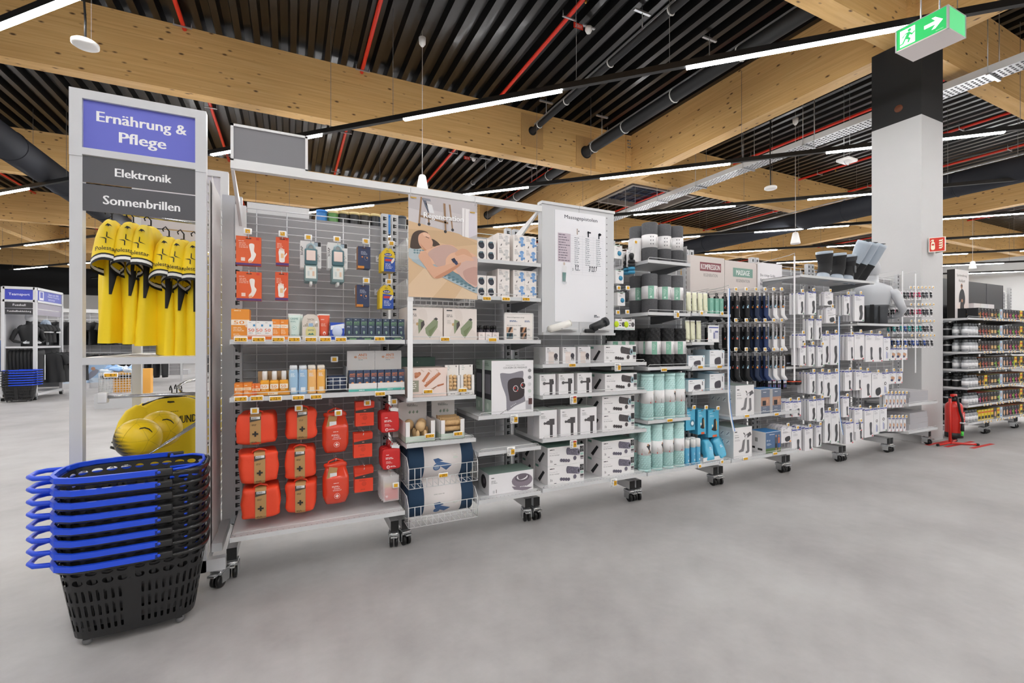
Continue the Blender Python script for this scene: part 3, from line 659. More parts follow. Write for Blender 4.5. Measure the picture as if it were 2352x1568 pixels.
# fabric-covered side panel of the first bay
def fp():
    n, m_ = 14, 24; vs_, fs = [], []
    for i in range(n + 1):
        for j in range(m_ + 1):
            y = 3.05 + .385 * i / n; z = .2 + 2.1 * j / m_ - (.03 * i / n if j == m_ else 0)
            vs_.append((-.398 + .006 * math.sin(3 * y * 4 + z * 1.7) * math.sin(PI * i / n) + .003 * (1 - i / n) ** 3, y, z))
    for i in range(n):
        for j in range(m_): a = i * (m_ + 1) + j; fs.append((a, a + m_ + 1, a + m_ + 2, a + 1))
    return MB().add(vs_, fs, FABRIC, None, True)
k = Kit(); k.add('side_panel', fp()); k.add('backing_board', MB().box(-.41, -.403, 3.05, 3.435, .2, 2.27, FABRIC)); k.add('bottom_channel', MB().box(-.395, -.345, 3.04, 3.44, .19, .235, GREY))
k.add('corner_post', MB().box(-.39, -.326, 3.43, 3.475, .2, 2.3, GREY)); k.add('slots', slot_mesh, 3, None, (-.366, 3.446, 0))
k.place('fabric_side_panel', (0, 0, 0), 'tall off-white fabric panel closing the side of the first shelving bay', 'panel')
# ================================================================ price tags
_tg = {}
def tag_kit(kind):
    if kind not in _tg:
        w, h, sc = {'lip': (.066, .032, (-.028, -.010, .028, .010)), 'hook': (.043, .036, (-.012, -.011, .012, .011)), 'big': (.062, .064, (-.002, -.022, .024, .014))}[kind]
        body = MB().rbox(-w / 2, w / 2, -.004, .004, -h / 2, h / 2, .003, M('f3f2f0', .4), n=1).mesh('price_tag')
        scr = MB().box(sc[0], sc[2], -.0052, -.004, sc[1], sc[3], M('dca514', .4)).mesh('screen')
        extra = None
        if kind == 'big':
            ik = Ink(-.0042); ik.words(-.024, .022, .05, .0026, 3, '555555', 1.7); ik.words(-.026, .006, .022, .0022, 5, '777777', 2); ik.rect(-.026, -.024, -.02, -.018, '444444'); extra = ik.mesh('small_print')
        _tg[kind] = (body, scr, extra, sc)
    return _tg[kind]
_dg = {}
def price(px, py, Y, txt, kind, label, group, rz=0., red=False):
    body, scr, extra, sc = tag_kit(kind); X, Z = aY(px, py, Y)
    o = raw('price_tag', body, None, (X, Y, Z), (0, 0, rz)); tag(o, label, 'price tag', group)
    raw('screen', scr, o)
    if extra: raw('small_print', extra, o)
    if red: raw('red_field', red_mesh(), o)
    if txt:
        if (txt, kind) not in _dg:
            ik = Ink(-.0052); hh = .014 if kind != 'hook' else .007; cx = (sc[0] + sc[2]) / 2
            ik.text(txt, cx, (sc[1] + sc[3]) / 2 - hh / 2, hh, '2a2410'); 
            if kind == 'lip': ik.rect(cx + .016, -.001, cx + .02, .004, '2a2410', False); ik.rect(-.026, -.008, -.02, -.003, '4a3a10', False)
            _dg[(txt, kind)] = ik.mesh('digits')
        raw('digits', _dg[(txt, kind)], o)
    return o
_rm = []
def red_mesh():
    if not _rm: _rm.append(MB().box(-.002, .024, -.0052, -.004, .015, .027, M('b32a22', .5)).mesh('red_field'))
    return _rm[0]
def prices(lst, Y, kind, where, group):
    for i, e in enumerate(lst):
        px, py, txt = e[:3]; what = e[3] if len(e) > 3 else ''
        lb = 'yellow price tag ' + (('reading %s ' % txt) if txt else '') + what if what else '%s price tag from the left %s' % (ORD[i], where)
        price(px, py, Y, txt, kind, lb, group)

# ================================================================ generic goods
def carton(w, h, d, body, front=None, top=None, ink=None, pname='printed_front', side=None):
    """box standing on z=0, centred in x, front face at y=0"""
    k = Kit(); k.add('carton', MB().box(-w / 2, w / 2, 0, d, 0, h, M(body, .5), top=M(top or body, .5), front=M(front or body, .5), side=M(side or body, .5)))
    if ink: k.add(pname, ink)
    return k
def size(px0, px1, py0, py1, Y):
    """left x, right x, bottom z, top z measured on the plane Y"""
    xm0, xm1 = aY(px0, py1, Y), aY(px1, py1, Y); zt = aY((px0 + px1) / 2, py0, Y)[1]; zb = aY((px0 + px1) / 2, py1, Y)[1]
    return xm0[0], xm1[0], zb, zt
OR, ORL, NAVY, TEALG = 'e8632c', 'f0953c', '3f4c60', '69b79c'

# ---------------------------------------------------------------- bay 1, upper shelf
ZA = 1.376; YG = 2.985
# 1 large sunscreen carton
ink = Ink(); w, h = .088, .172
ink.rect(-.044, .082, .044, .112, 'f4e6d4'); ink.text('50', -.006, .087, .02, 'e58a2c', 'c', .05); ink.disc(.033, .078, .009, .009, 'e9c9b4'); ink.words(-.03, .16, .05, .005, 1, 'f7d9b0'); ink.words(-.034, .066, .06, .004, 3, 'f7d9b0', 2.2); ink.words(-.034, .03, .05, .003, 2, 'f7d9b0', 2.2)
carton(w, h, .12, 'e88f2e', 'ea9433', ink=ink).place('sunscreen_carton', (aY(552, 772, YG)[0], YG, ZA), 'large orange sunscreen carton marked 50 at the end of the upper shelf', 'carton')
# 2 three small white cartons
ink = Ink(); ink.rect(-.021, 0, .021, .026, 'e9782e'); ink.text('50', -.003, .045, .018, 'e0622a', 'c', .03); ink.rect(.006, .075, .016, .087, '4a92c4'); ink.words(-.015, .036, .03, .003, 1, '9a9a9a'); ink.words(-.015, .095, .018, .003, 1, 'bbbbbb')
kt = carton(.045, .106, .05, 'f1efec', ink=ink)
for i, px in enumerate((578.5, 597, 616)): kt.place('sunscreen_carton', (aY(px, 780, YL + .02)[0], YL + .02, ZA), ['white and orange sunscreen carton beside the large orange one', 'middle white and orange sunscreen carton of three', 'white and orange sunscreen carton next to two orange cartons'][i], 'carton', 'small white sunscreen cartons')
# 3 two orange cartons (with another pair behind)
ink = Ink(); ink.rect(-.021, .068, .021, .088, 'f6ead8'); ink.text('50+', 0, .071, .013, 'e58a2c', 'c', .026); ink.words(-.015, .1, .02, .003, 1, 'fbe2c0'); ink.words(-.016, .055, .03, .003, 4, 'f9d5a8', 2.2)
kt = carton(.044, .118, .046, 'e98f2f', 'ee8f34', ink=ink)
for i, px in enumerate((634.5, 652.5)):
    for j in range(2): kt.place('sunscreen_carton', (aY(px, 771, YG)[0], YG + j * .05, ZA), ['orange sunscreen carton marked 50+ beside the white ones', 'orange sunscreen carton marked 50+ beside the pale green tube'][i] + (' standing in the second row' if j else ' in the front row'), 'carton', 'orange fifty plus cartons')
# 4, 6 squeeze tubes standing on their caps
def tube(w, h, col, cap, ink, dep=.034):
    k = Kit(); n = 20; rings = []
    for i in range(9):
        t = i / 8; z = .02 + (h - .02) * t; rx = w / 2 * (.82 + .18 * t); ry = dep / 2 * (1 - t) ** .6 + .002
        rings.append([(rx * math.copysign(abs(math.cos(2 * PI * j / n)) ** .7, math.cos(2 * PI * j / n)), ry * math.sin(2 * PI * j / n) + .017, z) for j in range(n)])
    k.add('tube', MB().loft(rings, M(col, .4)))
    k.add('cap', MB().lathe([(.0, 0), (w * .36, 0), (w * .36, .02), (0, .02)], M(cap, .4), 20, sy=.8, c=(0, .017, 0)))
    k.add('crimp', MB().box(-w / 2, w / 2, .0155, .0185, h, h + .008, M('f0efec', .4)))
    if ink:
        # curve the print onto the slanted front of the tube
        refine(ink, 2)
        def f(p):
            x, y, z = p; t = max(0, min(1, (z - .02) / (h - .02))); ry = dep / 2 * (1 - t) ** .6 + .002; rx = w / 2 * (.82 + .18 * t)
            q = max(0, 1 - (abs(x) / rx) ** (2 / .7)) ** .5
            return (x, .017 - ry * q + y - .0006, z)
        ink.v = [f(p) for p in ink.v]; k.add('printed_label', ink)
    return k
def dense(ink): return ink
ink = Ink(); ink.text('CREME', 0, .118, .011, '4d8f86', 'c', .04); ink.words(-.02, .108, .04, .0025, 2, '8ab0a8'); ink.disc(0, .07, .012, .012, '86b7ad'); ink.disc(0, .07, .0105, .0105, 'd2e2da'); ink.words(-.006, .07, .012, .003, 1, '5f9f95'); ink.words(-.016, .03, .032, .0025, 3, '9fc0b8')
kt = tube(.066, .145, 'd2e2da', 'dfe9e4', ink)
for j in range(2): kt.place('cream_tube', (aY(676 + j * 6, 772, YG)[0], YG + j * .05, ZA), 'pale green tube marked CREME' + (' standing in the row behind' if j else ' at the front of the upper shelf'), 'tube', 'pale green cream tubes')
ink = Ink(); ink.words(-.018, .12, .03, .004, 1, 'f9d5c8'); ink.words(-.018, .095, .036, .003, 3, 'f6c3b0', 2.2); ink.disc(0, .04, .008, .011, 'f9e2da'); ink.disc(0, .036, .005, .006, 'de5a3a')
kt = tube(.062, .148, 'df5a38', 'eeeeec', ink)
for j in range(2): kt.place('cream_tube', (aY(745 - j * 3, 769, YG)[0], YG + j * .05, ZA), 'orange-red cream tube with white drop' + (' standing behind another' if j else ' at the front of the upper shelf'), 'tube', 'orange-red cream tubes')
# 5 soap pouch with bottle
ink = Ink(); ink.text('SAVON', 0, .114, .013, '6a5a4a', 'c', .036); ink.disc(.03, .105, .007, .008, 'f0f0f0'); ink.words(-.022, .105, .03, .003, 1, 'a09080')
for i in range(9): ink.rect(-.042 + i * .009, .078, -.035 + i * .009, .084 + .008 * ((i * 7) % 3), 'a59c8c', False)
ink.up(); ink.curve([(-.02, .012), (.02, .012), (.027, .03), (.027, .06), (.014, .078), (-.014, .078), (-.027, .06), (-.027, .03)], 'd9cf8f'); ink.rect(-.012, .078, .012, .098, '9db9d6'); ink.text('SAVON', 0, .052, .01, '5d7f86', 'c', .032); ink.poly([(-.018, .03), (-.006, .04), (0, .034), (.008, .042), (.018, .03)], '3f7f78'); ink.words(-.015, .022, .03, .002, 1, '8a8a5a')
pk = Kit(); pk.add('pouch', MB().prism([(-.045, 0), (.045, 0), (.047, .06), (.047, .11), (.038, .14), (.018, .152), (-.018, .152), (-.038, .14), (-.047, .11), (-.047, .06)], 0, .03, M('ddd3c8', .5))); pk.add('printed_front', ink)
pk.place('soap_pouch', (aY(714, 771, YG)[0], YG, ZA), 'beige pouch marked SAVON with a yellow soap bottle', 'pouch')
# 7 blue blister
ink = Ink(); ink.poly([(-.038, .06), (.038, .07), (.038, .1), (-.038, .085)], 'e9eef6'); ink.text('DODIE', .026, .05, .011, 'f2f2f2', 'c', .03, rot=PI / 2); ink.words(-.03, .05, .03, .006, 2, 'cfd9f0'); ink.rect(-.02, .008, .03, .03, '5b7bd6'); ink.rect(-.005, .02, .022, .06, 'e8ecf2')
pk = Kit(); pk.add('blister_pack', MB().box(-.04, .04, 0, .035, 0, .105, M('2b4fb8', .35))); pk.add('printed_front', ink); pk.add('foil', MB().ell((0, .0, .05), .03, .012, .035, M('c9d3ea', .15, coat=.5), 12, 8))
pk.place('blister_pack', (aY(775, 780, YL + .02)[0], YL + .02, ZA), 'glossy blue pack with white swoosh beside the navy cartons', 'pack')
# 8 eight navy cartons in four trays
ink = Ink(); ink.text('ANTI', 0, .098, .014, '8fbf7a', 'c', .032); ink.text('FRICTION', 0, .089, .007, '6fa75f', 'c', .03); ink.words(-.012, .08, .024, .0025, 2, 'c9d0d8'); ink.words(-.01, .122, .016, .003, 1, 'd9dee4'); ink.disc(0, .046, .006, .008, '8fae9a'); ink.poly([(-.006, .046), (0, .03), (.006, .046)], '8fae9a')
kt = carton(.041, .132, .04, NAVY, ink=ink)
for i in range(8):
    px = 802 + i * 17.1; kt.place('skincare_carton', (aY(px, 774, YG)[0], YG + .003, ZA + .002), '%s navy anti-friction carton with green print on the upper shelf' % ORD[i], 'carton', 'navy cartons with green print')
ink = Ink(); ink.text('ANTIFRICTION', 0, .014, .008, 'a9d08f', 'c', .07); ink.rect(-.02, .003, .02, .008, '8fcf7a')
ty = Kit(); ty.add('tray', MB().box(-.044, .044, -.002, -.0005, 0, .036, M(NAVY, .5)).box(-.045, -.044, -.002, .05, 0, .036, M(NAVY, .5)).box(.044, .045, -.002, .05, 0, .036, M(NAVY, .5))); ty.add('printed_front', ink, 0, None, (0, -.002, 0))
for i in range(4): ty.place('display_tray', (aY(810.5 + i * 34.2, 774, YG)[0], YG - .002, ZA), '%s navy display tray marked ANTIFRICTION on the upper shelf' % ORD[i], 'tray', 'navy display trays')
prices([(553, 779.5, '14', 'under the large sunscreen carton'), (594, 779.5, '6', 'under the small white sunscreen cartons'), (639, 779.5, '7', 'under the orange fifty plus cartons'), (676, 779.5, '5', 'under the pale green cream tube'), (714, 779.5, '7', 'under the beige soap pouch'), (747, 779.5, '7', 'under the orange-red tube'), (783, 779.5, '6', 'beside the navy trays'), (872, 778, '8', 'under the navy anti-friction cartons')], YL - .012, 'lip', '', 'price tags on the upper first shelf')

# ---------------------------------------------------------------- bay 1, lower shelf
ZB1 = 1.056
ink = Ink(); ink.rect(-.02, .036, .02, .052, 'f4d9b8'); ink.text('50+', 0, .038, .011, 'e2862c', 'c', .024); ink.words(-.012, .062, .02, .003, 1, 'fbe2c0'); ink.words(-.014, .028, .03, .002, 3, 'fbd9ac')
kt = carton(.046, .076, .046, 'ec8a30', ink=ink)
for i, px in enumerate((549, 567.5)):
    for j in range(2): kt.place('sunscreen_carton', (aY(px, 913, YG - .01)[0], YG - .01 + j * .05, ZB1), ['small orange carton at the end of the lower sunscreen shelf', 'small orange carton second on the lower sunscreen shelf'][i] + (', rear row' if j else ', front row'), 'carton', 'small orange cartons')
ink = Ink(); ink.rect(-.013, .03, .013, .044, 'f4d9b8'); ink.text('50', 0, .032, .009, 'e2862c', 'c', .015); ink.words(-.008, .055, .014, .002, 2, 'fbe2c0')
kt = carton(.028, .072, .028, 'ec7a34', ink=ink)
for i, px in enumerate((580, 591)): kt.place('sunscreen_carton', (aY(px, 911, YG)[0], YG - .003, ZB1), ['slim orange carton left of the yellow pump bottles', 'slim orange carton touching the bottle tray'][i], 'carton', 'slim orange cartons')
# tray of three pump bottles
ty = Kit(); tm = M('e8a03c', .6)
ty.add('tray', MB().box(-.085, .085, 0, .003, 0, .026, tm).box(-.085, -.082, 0, .1, 0, .03, tm).box(.082, .085, 0, .1, 0, .03, tm).box(-.085, .085, .1, .103, 0, .135, M('b79a74', .7)).box(-.085, .085, 0, .1, 0, .003, tm))
ink = Ink(0); ink.rect(-.03, .004, .02, .02, 'f2e2c4'); ink.words(-.026, .01, .04, .004, 1, 'e8a03c'); ty.add('printed_front', ink)
ty.place('bottle_tray', (aY(629, 908, YL + .02)[0], YL + .022, ZB1), 'orange cardboard tray holding three yellow pump bottles', 'tray')
def bottle(w, h, col, cap, ink=None, caph=.05, d=.032, shoulder=.8, cr=.3):
    k = Kit(); b = h - caph
    k.add('bottle', MB().loft([[(w / 2 * s_ * math.copysign(abs(math.cos(2 * PI * j / 20)) ** .6, math.cos(2 * PI * j / 20)), d / 2 * s_ * math.copysign(abs(math.sin(2 * PI * j / 20)) ** .8, math.sin(2 * PI * j / 20)), z) for j in range(20)] for s_, z in ((.93, 0), (1, .006), (1, b * .8), (.96, b * .9), (shoulder, b * .97), (cr * 1.2, b))], M(col, .35)))
    k.add('cap', MB().lathe([(0, b - .002), (w * cr, b - .002), (w * cr, h - .006), (w * cr * .85, h), (0, h)], M(cap, .35), 16, sy=min(1, d / w)))
    if ink: k.add('printed_label', ink, 0, None, (0, -d / 2 - .0005, 0))
    return k
ink = Ink(); ink.rect(-.021, .035, .021, .062, 'f4ead8'); ink.text('50', -.002, .04, .016, 'e58a2c', 'c', .028); ink.words(-.015, .03, .03, .002, 2, 'fbe2b8')
kt = bottle(.05, .135, 'eda528', 'f2f0ec', ink, .05, .034, .8, .26)
for i, px in enumerate((607.5, 630, 652)): 
    for j in range(2): kt.place('pump_bottle', (aY(px, 905, YG)[0], YG + .02 + j * .042, ZB1 + .003), '%s yellow pump bottle with white cap in the tray, %s row' % (ORD[i], ('front', 'rear')[j]), 'bottle', 'yellow pump bottles')
for i, (px, col, nm) in enumerate(((674, 'a3c6e0', 'light blue'), (696, '9bbfdf', 'light blue'), (716.5, 'f4bd74', 'pale orange'), (738, 'f3b75c', 'pale orange'))):
    ink = Ink(); ink.words(-.012, .14, .024, .003, 1, 'f0f4f8'); ink.words(-.015, .12, .03, .0025, 4, 'f5f7f9', 2.2); ink.rect(-.012, .012, .013, .04, 'eef2f6' if i < 2 else 'f7dfba')
    kt = bottle(.05, .168, col, 'e9eef2' if i < 2 else 'f4ece0', ink, .022, .034, .92, .42)
    for j in range(2): kt.place('lotion_bottle', (aY(px, 904, YG)[0], YG + .02 + j * .045, ZB1), '%s lotion bottle, %s of its pair, %s row' % (nm, ORD[i % 2], ('front', 'back')[j]), 'bottle', 'tall lotion bottles')
# wire bin with navy packs
bn = MB(); 
for x in (-.058, .058): bn.box(x - .002, x + .002, 0, .2, .01, .155 if x > 0 else .14, GREYD)
for z in (.02, .045, .07, .09): bn.cyl((-.058, 0, z), (.058, 0, z), .0024, WIRE, 5)
for x in (-.058, -.02, .02, .058): bn.cyl((x, 0, .015), (x, 0, .09), .0022, WIRE, 5)
k = Kit(); k.add('wire_bin', bn); k.place('wire_bin', (aY(773, 895, YG)[0], YG, ZB1), 'small white wire bin with tall side plates holding navy packs', 'bin')
ink = Ink(); ink.words(-.015, .06, .03, .003, 3, '9aa8c0', 2.4); kt = carton(.05, .085, .03, '2f3d5c', ink=ink)
for i, px in enumerate((764, 784)): 
    for j in range(3): kt.place('navy_pack', (aY(px, 895, YG + .02)[0], YG + .02 + j * .034, ZB1 + .012), '%s navy pack inside the small wire bin, %s row' % (('left', 'right')[i], ORD[j]), 'pack', 'navy packs in the wire bin')
# counter display with eight navy cartons
tx0, tx1 = aY(801, 905, YG)[0], aY(930, 903, YG)[0]; tw = (tx1 - tx0) / 2
for q in range(2):
    k = Kit(); wm_ = M('e9e6e4', .5)
    k.add('display_tray', MB().box(0, tw - .002, 0, .002, 0, .05, wm_).box(0, .002, 0, .1, 0, .05, wm_).box(tw - .004, tw - .002, 0, .1, 0, .05, wm_).box(0, tw - .002, .098, .1, 0, .25, wm_))
    ink = Ink(); ink.rect(.0, 0, tw - .002, .014, '5bbcb0'); ink.words(tw * .35, .004, .05, .005, 1, 'd9f2ee'); k.add('printed_front', ink)
    ink = Ink(.098); ink.text('ANTI', tw * .55, .215, .016, 'e07a30', 'c', .05, .016); ink.text('FRICTION', tw * .55, .197, .013, 'e8a070', 'c', .055); ink.words(tw * .4, .19, .05, .003, 1, '99a'*1 + 'aab'); ink.disc(tw * .3, .21, .009, .007, 'd8a080'); k.add('back_card', ink)
    k.place('counter_display', (tx0 + q * tw, YG, ZB1), ['white counter display holding navy cartons, its card headed ANTI FRICTION, first of two', 'white counter display headed ANTI FRICTION at the end of the shelf'][q], 'display')
ink = Ink(); ink.text('ANTI', 0, .098, .012, 'e9893a', 'c', .031, .016); ink.text('FRICTION', 0, .088, .008, 'd9792a', 'c', .03, .016); ink.words(-.012, .08, .024, .0025, 2, 'c9d0d8'); ink.disc(.002, .05, .008, .006, 'e9a06a'); ink.poly([(-.007, .045), (.007, .045), (0, .028)], 'e9e2d8'); ink.rect(-.017, .012, -.006, .018, '5bbcb0')
kt = carton(.0385, .128, .04, '3a4a66', ink=ink)
for i in range(8): kt.place('skincare_carton', (tx0 + (i + .5) * tw / 4, YG + .005, ZB1 + .002), '%s navy carton with orange print in the white counter displays' % ORD[i], 'carton', 'navy cartons with orange print')
prices([(553, 916, '7', 'under the small orange cartons'), (590, 914.5, '3', 'under the slim orange cartons'), (633, 915, '12', 'under the yellow pump bottles'), (685, 913, '3', 'under the light blue bottles'), (726, 911, '3', 'under the pale orange bottles'), (873, 904, '6', 'on the white counter displays')], YL - .012, 'lip', '', 'price tags on the lower first shelf')

# ---------------------------------------------------------------- bay 1, packs on hooks
def hang(key, kit, name, px, py, Yf, n, pitch, label, cat, group, ln=None, dz=.012, tilt=0., slack=.0, jit=.0):
    """packs on one hook: front one at plane Yf with the middle of its top edge at the pixel, the rest behind it"""
    X, Z = aY(px, py, Yf); h = None
    for i in range(n):
        lb = label + (', %s deep' % ORD[i] if i else (', front one' if n > 1 else ''))
        kit.place(name, (X + random.uniform(-jit, jit), Yf + i * pitch, Z + slack * i), lb, cat, group, (tilt, 0, random.uniform(-.03, .03)))
    hook(key, X, Z - dz, (YP - Yf) + .015 if ln is None else ln)
def card(w, h, t, col, ink, hole=True, edge=None):           # hanging card, top edge at z=0, front at y=0
    k = Kit(); k.add('card', MB().box(-w / 2, w / 2, 0, t, -h, 0, M(col, .45), side=M(edge or col, .45)))
    if hole: ink.rect(-.014, -.014, .014, -.009, '4a2a1c')
    k.add('printed_front', ink); return k
def sock_ink(w, h):
    i = Ink(); i.rect(-w / 2, -h, w / 2, -h + .012, '5a3a7a'); i.curve([(w * .02, -h * .28), (w * .22, -h * .26), (w * .22, -h * .5), (w * .3, -h * .62), (w * .16, -h * .86), (-.0, -h * .88), (-.0, -h * .8), (w * .1, -h * .66)], 'f3ece4'); i.poly([(0, -h * .84), (w * .14, -h * .82), (w * .12, -h * .9), (0, -h * .92)], 'e9b089')
    i.rect(w * .3, -.018, w * .42, -.004, 'd9402a'); i.words(-w * .4, -.03, w * .35, .003, 1, 'fbd9c8'); i.words(-w * .38, -h * .25, w * .4, .0035, 4, 'f9c9b0', 2.4); i.rect(-w * .3, -h * .86, -w * .14, -h * .74, 'f3d9cc'); return i
def glove_ink(w, h):
    i = Ink(); i.rect(-w / 2, -h, w / 2, -h + .014, '5a3a7a'); i.curve([(-w * .2, -h * .88), (w * .16, -h * .88), (w * .2, -h * .72), (w * .36, -h * .6), (w * .32, -h * .55), (w * .16, -h * .64), (w * .16, -h * .5), (-w * .26, -h * .48), (-w * .26, -h * .7)], 'f5efe8')
    for q in range(4): i.rect(-w * .26 + q * w * .11, -h * .52, -w * .18 + q * w * .11, -h * (.42 - .02 * (q in (1, 2))), 'f5efe8', False)
    i.up(); i.rect(-w * .12, -h * .74, w * .1, -h * .58, 'eec795'); i.rect(w * .26, -.018, w * .42, -.004, 'd9402a'); i.words(-w * .4, -h * .24, w * .5, .0035, 4, 'f9c9b0', 2.4); return i
kS = card(.128, .168, .014, 'e2602c', sock_ink(.128, .168)); kG = card(.07, .168, .014, 'e2582c', glove_ink(.07, .168))
for r_, (pa, pb) in enumerate((((571, 543), (648.5, 545)), ((572, 624), (647, 625)))):
    hang('b1', kS, 'bandage_pack', *pa, 3.1, 3, .017, ['orange pack picturing a bandaged foot on the upper hook', 'orange pack picturing a bandaged foot on the lower hook'][r_], 'pack', 'orange foot bandage packs', dz=.013)
    hang('b1', kG, 'bandage_pack', *pb, 3.1, 3, .017, ['narrow orange pack picturing a glove on the upper hook', 'narrow orange pack picturing a glove on the lower hook'][r_], 'pack', 'orange glove packs', dz=.013)
def soap_kit():
    k = Kit(); i = Ink(); i.text('SOAP', -.045, -.062, .013, '26282a', 'c', .055, .018, PI / 2); i.rect(.02, -.002, .058, -.03, '2a2c2e'); i.rect(.018, -.006, .04, -.03, 'aebfcb'); i.words(.02, -.055, .03, .004, 1, '777777'); i.words(.03, -.085, .025, .004, 4, 'aaaaaa', 2.5); i.disc(.03, -.12, .008, .008, 'd8d8d8'); i.disc(.048, -.12, .008, .008, 'd8d8d8'); i.rect(-.014, -.02, .016, -.016, '5a4a40')
    k.add('card', MB().box(-.06, .06, 0, .004, -.165, 0, M('f0efed', .45))); k.add('printed_front', i)
    h = k.add('soap_holder', MB().rbox(-.036, .036, -.03, -.004, -.15, -.05, .008, M('54767f', .3)).rbox(-.038, .038, -.026, -.002, -.255, -.15, .008, M('8fa9ab', .25, alpha=.75)).tube([(-.02, -.014, -.05), (-.018, -.014, -.03), (0, -.014, -.018), (.018, -.014, -.03), (.02, -.014, -.05)], .008, M('b9cfd6', .3), 8), 0, 'teal plastic soap holder')
    k.add('soap_bar', MB().rbox(-.026, .026, -.036, -.03, -.125, -.062, .003, M('f2ddd4', .5)), h); i2 = Ink(-.0265); i2.rect(-.03, -.235, .03, -.16, 'e6e8e2'); i2.disc(0, -.175, .01, .008, 'e3d3c4'); i2.rect(-.02, -.22, -.008, -.19, 'cfd8d6'); i2.rect(.008, -.22, .02, -.19, 'e0c2a8'); k.add('insert', i2, h)
    k.add('strap', MB().rbox(-.008, .008, -.022, -.012, -.275, -.24, .003, M('e3e6e4', .4)), h); return k
kt = soap_kit()
for q, p in enumerate(((714, 554), (775.5, 558))): hang('b1', kt, 'soap_holder_pack', *p, 3.14, 3, .05, ['teal soap holder on a SOAP card nearer the gloves', 'teal soap holder on a SOAP card nearer the navy packs'][q], 'pack', 'soap holder packs')
i = Ink(); w, h = .078, .142; i.rect(-w / 2, -h, w / 2, -h + .022, '35415e'); i.rect(-w / 2, -h, -.0, -h + .016, 'd88a35'); i.words(-.02, -.035, .045, .003, 4, 'aab2c6', 2); i.disc(.012, -.075, .012, .016, '6f7890', 12, .3); i.disc(.012, -.075, .009, .013, '2d3858', 12, .3); i.disc(-.012, -.068, .006, .005, 'e0874a', 8); i.disc(.018, -.072, .005, .005, 'e0a06a', 8); i.words(-.01, -.014, .03, .003, 1, '9aa2b6')
kt = card(w, h, .012, '2f3a5c', i, edge='c98a4a')
for q, p in enumerate(((836.5, 566), (834, 654))): hang('b1', kt, 'foot_care_pack', *p, 3.1, 4, .02, ['navy foot care pack on the upper hook', 'navy foot care pack on the lower hook'][q], 'pack', 'navy foot care packs')
def scholl():
    k = Kit(); w, h = .088, .152
    k.add('card', MB().prism([(-w / 2, -h), (w / 2, -h), (w / 2, -.05), (w / 2 - .004, -.028), (w / 2 - .016, -.014), (.018, 0), (-.018, 0), (-w / 2 + .016, -.014), (-w / 2 + .004, -.028), (-w / 2, -.05)], 0, .012, M('e9c81e', .4)))
    i = Ink(); i.poly([(-w * .32, -h), (w / 2, -h), (w / 2, -.062), (-w * .28, -.055)], '2f56b0'); i.disc(0, -.042, .024, .011, '26408f'); i.text('Scholl', 0, -.047, .011, 'f5f5f5', 'c', .034, .016); i.rect(-.02, -.085, .024, -.07, 'd9443a'); i.disc(.03, -.08, .008, .02, 'efe6d8', 14, -.5); i.words(-.018, -.105, .05, .004, 4, 'dfe6f5', 2.3); i.words(-.012, -.018, .025, .003, 2, '8a7a1a')
    k.add('printed_front', i); return k
kt = scholl()
for q, p in enumerate(((891.5, 570), (888, 655))): hang('b1', kt, 'insole_pack', *p, 3.06, 5, .022, ['yellow and blue rounded foot pack on the upper hook', 'yellow and blue rounded foot pack on the lower hook'][q], 'pack', 'yellow and blue foot packs')
YH = 3.085
for px, py, lb in ((569, 531, 'above the upper foot bandage packs'), (649, 537, 'above the upper glove packs'), (708, 545, 'above the first soap holder'), (774, 549, 'above the second soap holder'), (840, 554, 'above the upper navy foot packs'), (899, 559, 'above the upper yellow foot packs'), (841, 644, 'above the lower navy foot packs'), (893, 647, 'above the lower yellow foot packs')):
    price(px, py, 3.06 if px > 880 else YH, '', 'hook', 'small square price tag ' + lb, 'hook price tags in the first bay')

